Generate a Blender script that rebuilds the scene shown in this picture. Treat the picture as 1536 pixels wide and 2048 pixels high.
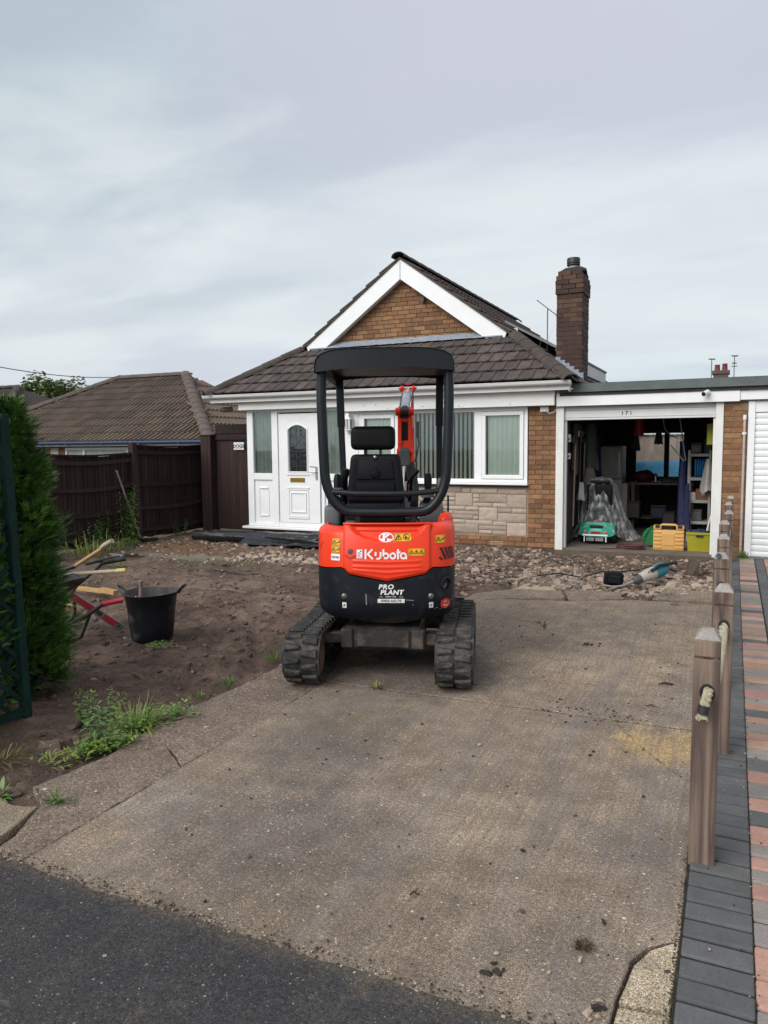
import bpy, bmesh, math, random
from mathutils import Vector, Matrix, noise
R = math.radians
random.seed(7)
sc = bpy.context.scene
for o in list(bpy.data.objects):
    bpy.data.objects.remove(o)
COL = sc.collection

# ------------------------------------------------------------------ camera
PSI = R(25.0); PITCH = math.atan(134 / 1500.); ROLL = R(0.5)
cam_d = bpy.data.cameras.new('camera'); cam = bpy.data.objects.new('camera', cam_d); COL.objects.link(cam)
cam_d.sensor_fit = 'VERTICAL'; cam_d.sensor_height = 36.0; cam_d.lens = 1500 / 2048 * 36.0
cam_d.clip_start = 0.05; cam_d.clip_end = 2000
f0 = Vector((-math.sin(PSI), math.cos(PSI), 0)); r0 = Vector((math.cos(PSI), math.sin(PSI), 0)); u0 = Vector((0, 0, 1))
fw = f0 * math.cos(PITCH) - u0 * math.sin(PITCH); up1 = u0 * math.cos(PITCH) + f0 * math.sin(PITCH)
rt = r0 * math.cos(ROLL) - up1 * math.sin(ROLL); up = up1 * math.cos(ROLL) + r0 * math.sin(ROLL)
cam.matrix_world = Matrix(((rt.x, up.x, -fw.x, 0), (rt.y, up.y, -fw.y, 0), (rt.z, up.z, -fw.z, 1.6), (0, 0, 0, 1)))
sc.camera = cam

# ------------------------------------------------------------------ sky (overcast), sun, exposure
SUN_EL = R(37); SUN_AZ = R(-158)
world = bpy.data.worlds.new('World'); sc.world = world; world.use_nodes = True
wt = world.node_tree; wt.nodes.clear()
def wn(t, **k):
    n = wt.nodes.new(t)
    for a, b in k.items(): setattr(n, a, b)
    return n
def wl(a, b): wt.links.new(a, b)
def wmath(op, a, b=None, clamp=False):
    n = wn('ShaderNodeMath', operation=op); n.use_clamp = clamp
    for i, x in enumerate((a, b)):
        if x is None: continue
        if isinstance(x, (int, float)): n.inputs[i].default_value = x
        else: wl(x, n.inputs[i])
    return n.outputs[0]
out = wn('ShaderNodeOutputWorld'); bg = wn('ShaderNodeBackground'); bg.inputs['Strength'].default_value = 0.1
wl(bg.outputs[0], out.inputs['Surface'])
sky = wn('ShaderNodeTexSky', sky_type='NISHITA'); sky.sun_disc = False; sky.sun_elevation = SUN_EL; sky.sun_rotation = SUN_AZ
sky.dust_density = 2.0
tc = wn('ShaderNodeTexCoord'); sep = wn('ShaderNodeSeparateXYZ'); wl(tc.outputs['Generated'], sep.inputs[0])
zz = wmath('MAXIMUM', sep.outputs['Z'], 0.0)
den = wmath('ADD', zz, 0.16)
px = wmath('DIVIDE', sep.outputs['X'], den); py = wmath('DIVIDE', sep.outputs['Y'], den)
def wnoise(sx, sy, rot, scale, detail, rough, dist=0.0, off=0.0):
    cx = wn('ShaderNodeCombineXYZ'); wl(px, cx.inputs[0]); wl(py, cx.inputs[1]); cx.inputs[2].default_value = off
    mp = wn('ShaderNodeMapping'); mp.inputs['Rotation'].default_value = (0, 0, R(rot)); mp.inputs['Scale'].default_value = (sx, sy, 1)
    wl(cx.outputs[0], mp.inputs['Vector'])
    n = wn('ShaderNodeTexNoise'); n.inputs['Scale'].default_value = scale; n.inputs['Detail'].default_value = detail
    n.inputs['Roughness'].default_value = rough; n.inputs['Distortion'].default_value = dist
    wl(mp.outputs[0], n.inputs['Vector']); return n.outputs['Fac']
def wramp(fac, stops, interp='EASE'):
    r = wn('ShaderNodeValToRGB'); cr = r.color_ramp; cr.interpolation = interp
    while len(cr.elements) < len(stops): cr.elements.new(0.5)
    for e, (p, c) in zip(cr.elements, stops): e.position = p; e.color = (*c, 1)
    wl(fac, r.inputs['Fac']); return r.outputs['Color']
def wmix(fac, a, b, bt='MIX'):
    m = wn('ShaderNodeMix', data_type='RGBA', blend_type=bt)
    if isinstance(fac, (int, float)): m.inputs[0].default_value = fac
    else: wl(fac, m.inputs[0])
    for i, x in ((6, a), (7, b)):
        if isinstance(x, tuple): m.inputs[i].default_value = (*x, 1)
        else: wl(x, m.inputs[i])
    return m.outputs[2]
# cloud deck: blue grey base that pales to the horizon, long lavender and white streaks
SKYB = 4.85
def S(r, g, b):
    f = lambda c: ((c / 255 + 0.055) / 1.055) ** 2.4 if c > 10 else c / 3294.
    return (f(r) * SKYB, f(g) * SKYB, f(b) * SKYB)
base = wramp(zz, [(0.0, S(190, 210, 222)), (0.06, S(204, 218, 226)), (0.16, S(224, 230, 233)), (0.26, S(218, 224, 230)), (0.38, S(203, 206, 219)), (0.55, S(204, 207, 221)), (1.0, S(206, 210, 220))])
n1 = wnoise(0.7, 1.0, 18, 0.95, 5, 0.5, 0.25, 1.7)
n2 = wnoise(0.6, 1.15, 24, 1.7, 6, 0.52, 0.3, 5.3)
n3 = wnoise(0.8, 1.0, -15, 0.7, 4, 0.45, 0.2, 9.1)
dd = wn('ShaderNodeVectorMath', operation='DISTANCE'); wl(tc.outputs['Generated'], dd.inputs[0]); dd.inputs[1].default_value = (-0.70, 0.55, 0.43)
bank = wmath('SUBTRACT', 1.0, wmath('MULTIPLY', dd.outputs['Value'], 1.9), True)   # one slate bank of cloud up on the left
cf = wmath('ADD', wmath('MULTIPLY', wmath('SUBTRACT', n1, 0.5), 1.5), wmath('ADD', wmath('MULTIPLY', bank, 0.75), 0.22))
c1 = wmix(wmath('MULTIPLY', wramp(cf, [(0.22, (0, 0, 0)), (0.85, (1, 1, 1))]), 0.95), base, S(183, 197, 206))
c2 = wmix(wmath('MULTIPLY', wramp(n3, [(0.45, (0, 0, 0)), (0.62, (1, 1, 1))]), 0.6), c1, S(208, 206, 222))
c3 = wmix(wmath('MULTIPLY', wramp(n2, [(0.42, (0, 0, 0)), (0.68, (1, 1, 1))]), wramp(zz, [(0.05, (0.55, 0.55, 0.55)), (0.2, (0.95, 0.95, 0.95)), (0.5, (0.45, 0.45, 0.45))])), c2, S(228, 235, 236))
fin = wmix(0.06, c3, sky.outputs[0])
wl(fin, bg.inputs['Color'])

sun_d = bpy.data.lights.new('sun', 'SUN'); sun_d.energy = 1.5; sun_d.angle = R(50); sun_d.color = (1.0, 0.97, 0.93)
sun = bpy.data.objects.new('sun', sun_d); COL.objects.link(sun)
sdir = Vector((math.sin(SUN_AZ) * math.cos(SUN_EL), math.cos(SUN_AZ) * math.cos(SUN_EL), math.sin(SUN_EL)))
sun.rotation_euler = sdir.to_track_quat('Z', 'Y').to_euler()
sc.view_settings.view_transform = 'Standard'; sc.view_settings.look = 'None'
sc.view_settings.exposure = 1.08; sc.view_settings.gamma = 1.0; sc.view_settings.use_curve_mapping = False
sc.cycles.max_bounces = 8; sc.cycles.transparent_max_bounces = 12
try: sc.cycles.use_denoising = True
except Exception: pass

# ------------------------------------------------------------------ mesh helpers
class MB:
    def __init__(s): s.v = []; s.f = []; s.m = []
    def add(s, vs, fs, mi=0):
        k = len(s.v); s.v += [tuple(v) for v in vs]
        for f in fs: s.f.append(tuple(i + k for i in f)); s.m.append(mi)
        return s
    def bx(s, x0, x1, y0, y1, z0, z1, mi=0):
        return s.add([(x0, y0, z0), (x1, y0, z0), (x1, y1, z0), (x0, y1, z0), (x0, y0, z1), (x1, y0, z1), (x1, y1, z1), (x0, y1, z1)],
                     [(3, 2, 1, 0), (4, 5, 6, 7), (0, 1, 5, 4), (1, 2, 6, 5), (2, 3, 7, 6), (3, 0, 4, 7)], mi)
    def obx(s, c, size, rot, mi=0):
        c = Vector(c); h = [x / 2 for x in size]; vs = []
        for z in (-1, 1):
            for x, y in ((-1, -1), (1, -1), (1, 1), (-1, 1)): vs.append(c + rot @ Vector((x * h[0], y * h[1], z * h[2])))
        return s.add(vs, [(3, 2, 1, 0), (4, 5, 6, 7), (0, 1, 5, 4), (1, 2, 6, 5), (2, 3, 7, 6), (3, 0, 4, 7)], mi)
    def beam(s, p0, p1, w, h, upv=(0, 0, 1), mi=0):
        p0 = Vector(p0); p1 = Vector(p1); d = (p1 - p0); L = d.length; d.normalize(); u = Vector(upv)
        x = d.cross(u)
        if x.length < 1e-4: x = d.cross(Vector((1, 0, 0)))
        x.normalize(); z = x.cross(d)
        rot = Matrix((x, d, z)).transposed()
        return s.obx((p0 + p1) / 2, (w, L, h), rot, mi)
    def tube(s, pts, r, n=8, caps=True, mi=0, closed=False):
        pts = [Vector(p) for p in pts]; m = len(pts); rs = r if isinstance(r, (list, tuple)) else [r] * m
        k = len(s.v); prev = None
        for i, p in enumerate(pts):
            a = pts[i - 1] if (i > 0 or closed) else p; b = pts[(i + 1) % m] if (i < m - 1 or closed) else p
            d = (b - a)
            if d.length < 1e-9: d = Vector((0, 0, 1))
            d.normalize()
            if prev is None:
                u = d.cross(Vector((0, 0, 1)))
                if u.length < 1e-3: u = d.cross(Vector((1, 0, 0)))
            else: u = prev - d * prev.dot(d)
            u.normalize(); prev = u; w = d.cross(u)
            for j in range(n):
                t = 2 * math.pi * j / n; s.v.append(tuple(p + (u * math.cos(t) + w * math.sin(t)) * rs[i]))
        for i in range(m if closed else m - 1):
            i2 = (i + 1) % m
            for j in range(n):
                s.f.append((k + i * n + j, k + i * n + (j + 1) % n, k + i2 * n + (j + 1) % n, k + i2 * n + j)); s.m.append(mi)
        if caps and not closed:
            s.f.append(tuple(k + j for j in reversed(range(n)))); s.m.append(mi)
            s.f.append(tuple(k + (m - 1) * n + j for j in range(n))); s.m.append(mi)
        return s
    def lathe(s, prof, n=20, c=(0, 0, 0), rot=None, mi=0, sx=1.0, sy=1.0):
        k = len(s.v); c = Vector(c)
        for r, z in prof:
            for j in range(n):
                t = 2 * math.pi * j / n; p = Vector((r * math.cos(t) * sx, r * math.sin(t) * sy, z))
                if rot: p = rot @ p
                s.v.append(tuple(c + p))
        for i in range(len(prof) - 1):
            for j in range(n):
                s.f.append((k + i * n + j, k + i * n + (j + 1) % n, k + (i + 1) * n + (j + 1) % n, k + (i + 1) * n + j)); s.m.append(mi)
        if prof[0][0] > 1e-6: s.f.append(tuple(k + j for j in reversed(range(n)))); s.m.append(mi)
        if prof[-1][0] > 1e-6: s.f.append(tuple(k + (len(prof) - 1) * n + j for j in range(n))); s.m.append(mi)
        return s
    def prism(s, poly, fn0, fn1, mi=0):
        n = len(poly); a = [fn0(*p) for p in poly]; b = [fn1(*p) for p in poly]
        return s.add(a + b, [tuple(reversed(range(n))), tuple(range(n, 2 * n))] + [(i, (i + 1) % n, n + (i + 1) % n, n + i) for i in range(n)], mi)
    def grid(s, nu, nv, fn, mi=0, flip=False):
        k = len(s.v)
        for j in range(nv + 1):
            for i in range(nu + 1): s.v.append(tuple(fn(i / nu, j / nv)))
        for j in range(nv):
            for i in range(nu):
                a = k + j * (nu + 1) + i; q = (a, a + 1, a + nu + 2, a + nu + 1)
                s.f.append(tuple(reversed(q)) if flip else q); s.m.append(mi)
        return s
    def mesh(s, name, mats, bevel=0.0, seg=1, smooth=None, xf=None, tri=False):
        me = bpy.data.meshes.new(name); vs = s.v if xf is None else [tuple(xf @ Vector(v)) for v in s.v]
        me.from_pydata(vs, [], s.f)
        for m in (mats if isinstance(mats, (list, tuple)) else [mats]): me.materials.append(m)
        if len(me.polygons): me.polygons.foreach_set('material_index', s.m)
        bm = bmesh.new(); bm.from_mesh(me)
        bmesh.ops.recalc_face_normals(bm, faces=bm.faces) if s_recalc.get('on', True) else None
        if bevel > 0:
            eds = [e for e in bm.edges if len(e.link_faces) == 2 and e.calc_face_angle(0) > R(25)]
            bmesh.ops.bevel(bm, geom=eds, offset=bevel, segments=seg, affect='EDGES', clamp_overlap=True, profile=0.6)
        if tri: bmesh.ops.triangulate(bm, faces=[f for f in bm.faces if len(f.verts) > 4])
        bm.to_mesh(me); bm.free()
        if smooth is not None:
            me.shade_smooth(); me.set_sharp_from_angle(angle=R(smooth))
        me.update(); return me
    def build(s, name, mats, parent=None, world=False, loc=None, rotz=None, **k):
        off = wloc(parent) if (parent is not None and world) else None
        me = s.mesh(name, mats, xf=Matrix.Translation(-off) if off is not None else None, **k)
        return link(name, me, parent, loc, rotz)
s_recalc = {'on': True}
def wloc(o):
    p = Vector((0, 0, 0))
    while o is not None: p = p + o.location; o = o.parent
    return p
def link(name, me, parent=None, loc=None, rotz=None):
    o = bpy.data.objects.new(name, me); COL.objects.link(o)
    if parent is not None: o.parent = parent
    if loc is not None: o.location = loc
    if rotz is not None: o.rotation_euler.z = rotz
    return o
def tag(o, label=None, cat=None, group=None, kind=None):
    if label: o['label'] = label
    if cat: o['category'] = cat
    if group: o['group'] = group
    if kind: o['kind'] = kind
    return o
def thing(name, label, cat, loc=(0, 0, 0), rotz=0.0, group=None):
    o = bpy.data.objects.new(name, None); COL.objects.link(o); o.empty_display_size = 0.1
    o.location = loc; o.rotation_euler.z = rotz
    return tag(o, label, cat, group)
def copy_tree(o, parent=None):
    c = o.copy(); COL.objects.link(c)
    if parent is not None: c.parent = parent
    for ch in o.children: copy_tree(ch, c)
    return c
def rz(a): return Matrix.Rotation(a, 3, 'Z')
def rx(a): return Matrix.Rotation(a, 3, 'X')
def ry(a): return Matrix.Rotation(a, 3, 'Y')
def nz(x, y=0, z=0): return noise.noise(Vector((x, y, z)))
def text_mesh(body, size, mats, fn, bold=0.0, shear=0.0, align='CENTER', spacing=1.0):
    cu = bpy.data.curves.new('lettering', 'FONT'); cu.body = body; cu.size = size; cu.align_x = align; cu.align_y = 'CENTER'
    cu.offset = bold; cu.shear = shear; cu.resolution_u = 3; cu.space_character = spacing
    o = bpy.data.objects.new('lettering', cu); COL.objects.link(o)
    dg = bpy.context.evaluated_depsgraph_get(); dg.update()
    me = bpy.data.meshes.new_from_object(o.evaluated_get(dg))
    bpy.data.objects.remove(o); bpy.data.curves.remove(cu)
    bm = bmesh.new(); bm.from_mesh(me); bmesh.ops.triangulate(bm, faces=bm.faces)
    for v in bm.verts: v.co = fn(v.co.x, v.co.y)
    bm.to_mesh(me); bm.free(); me.materials.clear(); me.materials.append(mats); return me

# ------------------------------------------------------------------ materials
MATS = {}
class NT:
    def __init__(s, name):
        s.m = bpy.data.materials.new(name); s.m.use_nodes = True; s.t = s.m.node_tree; s.t.nodes.clear()
        s.out = s.n('ShaderNodeOutputMaterial'); s.b = s.n('ShaderNodeBsdfPrincipled'); s.l(s.b.outputs[0], s.out.inputs['Surface'])
    def n(s, t, **k):
        n = s.t.nodes.new(t)
        for a, b in k.items(): setattr(n, a, b)
        return n
    def l(s, a, b): s.t.links.new(a, b)
    def set(s, sock, x):
        if isinstance(x, (int, float)): sock.default_value = x
        elif isinstance(x, (tuple, list)): sock.default_value = (*x, 1) if len(x) == 3 and sock.type == 'RGBA' else x
        else: s.l(x, sock)
    def math(s, op, a, b=None, clamp=False):
        n = s.n('ShaderNodeMath', operation=op); n.use_clamp = clamp
        s.set(n.inputs[0], a)
        if b is not None: s.set(n.inputs[1], b)
        return n.outputs[0]
    def mix(s, f, a, b, bt='MIX'):
        n = s.n('ShaderNodeMix', data_type='RGBA', blend_type=bt); s.set(n.inputs[0], f); s.set(n.inputs[6], a); s.set(n.inputs[7], b); return n.outputs[2]
    def coord(s, stretch=(1, 1, 1), rot=(0, 0, 0), which='Object', rand=True):
        tc = s.n('ShaderNodeTexCoord'); v = tc.outputs[which]
        if rand:
            oi = s.n('ShaderNodeObjectInfo'); a = s.n('ShaderNodeVectorMath', operation='ADD')
            c = s.n('ShaderNodeCombineXYZ'); k = s.math('MULTIPLY', oi.outputs['Random'], 37.0)
            for i in range(3): s.l(k, c.inputs[i])
            s.l(v, a.inputs[0]); s.l(c.outputs[0], a.inputs[1]); v = a.outputs[0]
        mp = s.n('ShaderNodeMapping'); mp.inputs['Scale'].default_value = stretch; mp.inputs['Rotation'].default_value = rot
        s.l(v, mp.inputs['Vector']); return mp.outputs[0]
    def noise(s, v, scale, detail=4, rough=0.55, dist=0.0, col=False):
        n = s.n('ShaderNodeTexNoise'); n.inputs['Scale'].default_value = scale; n.inputs['Detail'].default_value = detail
        n.inputs['Roughness'].default_value = rough; n.inputs['Distortion'].default_value = dist; s.l(v, n.inputs['Vector'])
        return n.outputs['Color' if col else 'Fac']
    def voro(s, v, scale, feat='F1', rnd=1.0):
        n = s.n('ShaderNodeTexVoronoi', feature=feat); n.inputs['Scale'].default_value = scale; n.inputs['Randomness'].default_value = rnd
        s.l(v, n.inputs['Vector']); return n
    def ramp(s, f, stops, interp='LINEAR'):
        r = s.n('ShaderNodeValToRGB'); cr = r.color_ramp; cr.interpolation = interp
        while len(cr.elements) < len(stops): cr.elements.new(0.5)
        for e, (p, c) in zip(cr.elements, stops):
            e.position = p; e.color = (*c, 1) if isinstance(c, (tuple, list)) else (c, c, c, 1)
        s.l(f, r.inputs['Fac']); return r.outputs['Color']
    def bump(s, h, strength=0.3, dist=0.01):
        b = s.n('ShaderNodeBump'); b.inputs['Strength'].default_value = strength; b.inputs['Distance'].default_value = dist
        s.l(h, b.inputs['Height']); s.l(b.outputs[0], s.b.inputs['Normal']); return b
    def hsv(s, col, h=0.5, sat=1.0, val=1.0):
        n = s.n('ShaderNodeHueSaturation'); s.set(n.inputs['Hue'], h); s.set(n.inputs['Saturation'], sat); s.set(n.inputs['Value'], val); s.set(n.inputs['Color'], col); return n.outputs[0]
    def done(s, col, rough=0.6, metal=0.0, spec=0.5):
        s.set(s.b.inputs['Base Color'], col); s.set(s.b.inputs['Roughness'], rough); s.b.inputs['Metallic'].default_value = metal
        s.b.inputs['Specular IOR Level'].default_value = spec; return s.m
def mul(c, k): return tuple(min(1, x * k) for x in c)
def M(name, col, col2=None, rough=0.6, ns=6.0, var=0.25, fine=0.12, fs=60.0, bump=0.0, bs=80.0, bd=0.004, metal=0.0, spec=0.5, objv=0.0, objh=0.0, stretch=(1, 1, 1), dirt=None, rvar=0.15):
    """plain procedural surface: two scales of mottling, optional per object shift, optional dirt patches and relief"""
    if name in MATS: return MATS[name]
    t = NT(name); v = t.coord(stretch)
    c2 = col2 if col2 else mul(col, 1 - var)
    c = t.mix(t.ramp(t.noise(v, ns, 5), [(0.32, 0.0), (0.68, 1.0)]), col, c2)
    fn = t.noise(v, fs, 3)
    c = t.mix(1.0, c, t.ramp(fn, [(0.25, 1 - fine), (0.75, 1.0 + 0 * fine)]), 'MULTIPLY')
    if objv or objh:
        oi = t.n('ShaderNodeObjectInfo')
        r2 = t.math('FRACT', t.math('MULTIPLY', oi.outputs['Random'], 17.31))
        c = t.hsv(c, t.math('ADD', t.math('MULTIPLY', t.math('SUBTRACT', r2, 0.5), objh), 0.5), 1.0,
                  t.math('ADD', t.math('MULTIPLY', t.math('SUBTRACT', oi.outputs['Random'], 0.5), objv), 1.0))
    if dirt:
        dc, dsc, thr, amt = dirt
        c = t.mix(t.math('MULTIPLY', t.ramp(t.noise(v, dsc, 7, 0.65), [(thr, 0.0), (thr + 0.16, 1.0)]), amt), c, dc)
    if bump: t.bump(t.noise(v, bs, 5, 0.6), bump, bd)
    ro = t.math('ADD', t.math('MULTIPLY', t.math('SUBTRACT', fn, 0.5), rvar), rough)
    MATS[name] = t.done(c, ro, metal, spec); return MATS[name]

def mat_glass(name='window_glass', tint=(0.86, 0.9, 0.88), refl=1.0):
    m = bpy.data.materials.new(name); m.use_nodes = True; t = m.node_tree; t.nodes.clear()
    o = t.nodes.new('ShaderNodeOutputMaterial'); mx = t.nodes.new('ShaderNodeMixShader'); tr = t.nodes.new('ShaderNodeBsdfTransparent'); gl = t.nodes.new('ShaderNodeBsdfGlossy')
    tr.inputs[0].default_value = (*tint, 1); gl.inputs['Roughness'].default_value = 0.03; gl.inputs['Color'].default_value = (0.95, 0.97, 1, 1)
    fr = t.nodes.new('ShaderNodeFresnel'); fr.inputs['IOR'].default_value = 1.5
    ml = t.nodes.new('ShaderNodeMath'); ml.operation = 'MULTIPLY_ADD'; ml.inputs[1].default_value = 1.2 * refl; ml.inputs[2].default_value = 0.015 * refl; ml.use_clamp = True
    t.links.new(fr.outputs[0], ml.inputs[0]); t.links.new(ml.outputs[0], mx.inputs[0]); t.links.new(tr.outputs[0], mx.inputs[1]); t.links.new(gl.outputs[0], mx.inputs[2]); t.links.new(mx.outputs[0], o.inputs['Surface'])
    return m
GLASS = mat_glass()

def mat_concrete(name, a, b, peb=0.72, pebcol=(0.52, 0.47, 0.4), pebscale=70, stain=True, brush=0.0, rough=0.85, bl=True):
    t = NT(name); v = t.n('ShaderNodeNewGeometry').outputs['Position']
    big = t.noise(v, 0.9, 5, 0.6, 0.4); mid = t.noise(v, 5.5, 6, 0.65); fine = t.noise(v, 70, 3, 0.7); grit = t.noise(v, 210, 2, 0.6)
    c = t.mix(t.ramp(big, [(0.34, 0.0), (0.66, 1.0)]), a, b)
    c = t.mix(t.math('MULTIPLY', t.ramp(t.noise(v, 2.3, 6, 0.7, 0.5), [(0.42, 0.0), (0.66, 1.0)]), 0.5), c, mul(a, 0.55))
    if stain:
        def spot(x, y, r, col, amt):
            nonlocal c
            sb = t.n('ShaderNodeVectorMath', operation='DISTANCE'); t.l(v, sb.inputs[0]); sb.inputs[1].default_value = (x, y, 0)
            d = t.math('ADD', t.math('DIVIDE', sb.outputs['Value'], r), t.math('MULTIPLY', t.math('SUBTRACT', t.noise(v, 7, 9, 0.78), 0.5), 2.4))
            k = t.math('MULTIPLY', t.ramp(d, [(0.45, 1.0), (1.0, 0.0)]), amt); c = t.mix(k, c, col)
        spot(-0.26, 4.10, 0.33, (0.50, 0.345, 0.15), 0.9); spot(-1.51, 2.06, 0.05, (0.36, 0.25, 0.16), 0.6)
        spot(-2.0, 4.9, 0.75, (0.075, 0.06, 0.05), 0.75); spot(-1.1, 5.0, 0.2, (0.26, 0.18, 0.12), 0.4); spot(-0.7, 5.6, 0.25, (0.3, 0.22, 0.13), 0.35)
        spot(-1.95, 3.6, 0.5, (0.15, 0.125, 0.08), 0.4)
        spot(-2.36, 2.55, 0.32, (0.28, 0.245, 0.21), 0.6); spot(-1.7, 2.5, 0.6, (0.105, 0.10, 0.112), 0.5); spot(-1.9, 3.3, 0.45, (0.11, 0.105, 0.115), 0.45); spot(-0.35, 3.0, 0.25, (0.12, 0.115, 0.12), 0.4); spot(-1.0, 2.9, 0.35, (0.40, 0.32, 0.23), 0.5); spot(-0.8, 5.4, 0.6, (0.38, 0.30, 0.215), 0.5); spot(-1.35, 5.9, 0.35, (0.11, 0.09, 0.075), 0.5); spot(-1.2, 1.95, 0.9, (0.12, 0.095, 0.07), 0.35)
    c = t.mix(1.0, c, t.ramp(mid, [(0.28, 0.66), (0.7, 1.18)]), 'MULTIPLY')
    c = t.mix(1.0, c, t.ramp(fine, [(0.3, 0.50), (0.7, 1.42)]), 'MULTIPLY')
    c = t.mix(1.0, c, t.ramp(grit, [(0.34, 0.30), (0.64, 1.65)]), 'MULTIPLY')
    if bl:   # bluish worn drag marks along the drive
        vs = t.coord((1.6, 0.22, 1), (0, 0, R(-8)), rand=False)
        s1 = t.math('MULTIPLY', t.ramp(t.noise(vs, 1.7, 6, 0.6, 0.5), [(0.50, 0.0), (0.72, 1.0)]), 0.42)
        c = t.mix(s1, c, t.mix(fine, (0.10, 0.10, 0.115), (0.19, 0.185, 0.20)))
    if brush:
        vb0 = t.n('ShaderNodeMapping'); vb0.inputs['Scale'].default_value = (48, 1.6, 1); vb0.inputs['Rotation'].default_value = (0, 0, R(8)); t.l(v, vb0.inputs['Vector']); vb = vb0.outputs[0]
        c = t.mix(t.math('MULTIPLY', t.ramp(t.noise(vb, 1.0, 3), [(0.42, 0.0), (0.62, 1.0)]), brush), c, mul(a, 0.45))
    vd = t.n('ShaderNodeVectorMath', operation='MULTIPLY_ADD'); t.l(t.noise(v, 120, 2, col=True), vd.inputs[0]); vd.inputs[1].default_value = (0.012, 0.012, 0); t.l(v, vd.inputs[2])
    vo = t.voro(vd.outputs[0], pebscale); sp = t.n('ShaderNodeSeparateColor'); t.l(vo.outputs['Color'], sp.inputs[0])
    dens = t.math('ADD', t.math('MULTIPLY', t.math('SUBTRACT', 0.5, mid), 0.35), peb)
    on = t.math('MULTIPLY', t.math('GREATER_THAN', sp.outputs[0], dens), t.math('LESS_THAN', vo.outputs['Distance'], t.math('MULTIPLY', sp.outputs[1], 0.40)))
    c = t.mix(t.math('MULTIPLY', on, 0.85), c, t.mix(sp.outputs[2], pebcol, mul(pebcol, 0.4)))
    vo2 = t.voro(vd.outputs[0], pebscale * 0.34); sp2 = t.n('ShaderNodeSeparateColor'); t.l(vo2.outputs['Color'], sp2.inputs[0])
    on2 = t.math('MULTIPLY', t.math('GREATER_THAN', sp2.outputs[0], 0.84), t.math('LESS_THAN', vo2.outputs['Distance'], t.math('MULTIPLY', sp2.outputs[1], 0.22)))
    c = t.mix(on2, c, t.mix(t.math('GREATER_THAN', sp2.outputs[2], 0.72), (0.06, 0.05, 0.042), mul(pebcol, 0.95)))
    h = t.math('ADD', t.math('MULTIPLY', fine, 0.6), t.math('MULTIPLY', grit, 0.5)); t.bump(h, 0.55, 0.006)
    MATS[name] = t.done(c, rough, 0, 0.3); return MATS[name]

def mat_wood(name, a, b, scale=1.0, rough=0.75, axis='Z', ring=9.0, bump=0.25):
    t = NT(name); st = {'Z': (1, 1, 0.055), 'Y': (1, 0.09, 1), 'X': (0.09, 1, 1)}[axis]
    v = t.coord(st); w = t.n('ShaderNodeTexNoise'); w.inputs['Scale'].default_value = 11 * scale; w.inputs['Detail'].default_value = 1.5; w.inputs['Distortion'].default_value = 0.25; t.l(v, w.inputs['Vector'])
    g = t.math('FRACT', t.math('MULTIPLY', w.outputs['Fac'], ring)); g = t.math('ABSOLUTE', t.math('SUBTRACT', t.math('MULTIPLY', g, 2), 1))
    st2 = tuple(1.0 if x == 1 else 0.02 for x in st); f = t.noise(t.coord(st2), 260 * scale, 3)
    c = t.mix(g, a, b); c = t.mix(1.0, c, t.ramp(f, [(0.3, 0.7), (0.7, 1.1)]), 'MULTIPLY')
    c = t.mix(1.0, c, t.ramp(t.noise(t.coord(), 5, 4), [(0.3, 0.82), (0.7, 1.08)]), 'MULTIPLY')
    t.bump(t.math('ADD', g, f), bump, 0.002)
    MATS[name] = t.done(c, rough, 0, 0.3); return MATS[name]

# colours are real-world base colours
UPVC = M('white_upvc', (0.78, 0.80, 0.80), rough=0.35, var=0.05, fine=0.03, dirt=((0.5, 0.5, 0.47), 3.0, 0.62, 0.25))
UPVC_OLD = M('white_fascia_board', (0.80, 0.81, 0.79), rough=0.45, var=0.08, fine=0.05, dirt=((0.42, 0.42, 0.38), 2.2, 0.55, 0.35), stretch=(1, 1, 2.5))
GUTTER = M('white_gutter_plastic', (0.76, 0.77, 0.76), rough=0.4, var=0.08, fine=0.05, dirt=((0.35, 0.34, 0.3), 6.0, 0.6, 0.4))
BRICK = M('brown_brick', (0.300, 0.155, 0.072), (0.205, 0.105, 0.055), rough=0.9, ns=9, fine=0.35, fs=90, bump=0.6, bs=110, bd=0.004, objv=0.65, objh=0.022, dirt=((0.33, 0.24, 0.14), 14, 0.58, 0.5))
MORTAR = M('mortar', (0.34, 0.26, 0.175), rough=0.95, var=0.3, fine=0.25, bump=0.5, bs=150)
CHIMBRICK = M('sooty_brick', (0.095, 0.052, 0.037), (0.066, 0.039, 0.03), rough=0.9, ns=5, fine=0.35, bump=0.5, objv=0.5, objh=0.02, dirt=((0.03, 0.024, 0.02), 4, 0.52, 0.6))
CHIMMORTAR = M('dark_mortar', (0.10, 0.075, 0.055), rough=0.95, fine=0.3)
TILE = M('concrete_roof_tile', (0.108, 0.082, 0.070), (0.058, 0.046, 0.042), rough=0.88, ns=7, fine=0.4, fs=70, bump=0.5, bs=120, bd=0.004, objv=0.55, objh=0.02, dirt=((0.21, 0.20, 0.15), 22, 0.66, 0.7))
RIDGE = M('ridge_tile', (0.082, 0.066, 0.056), (0.05, 0.042, 0.036), rough=0.9, ns=6, fine=0.4, bump=0.5, bs=100, objv=0.3, dirt=((0.17, 0.16, 0.12), 14, 0.6, 0.6))
TILE2 = M('lichened_roof_tile', (0.150, 0.112, 0.083), (0.112, 0.083, 0.064), rough=0.9, ns=5, fine=0.4, fs=60, bump=0.4, objv=0.5, objh=0.025, dirt=((0.19, 0.18, 0.09), 5, 0.58, 0.5))
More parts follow.
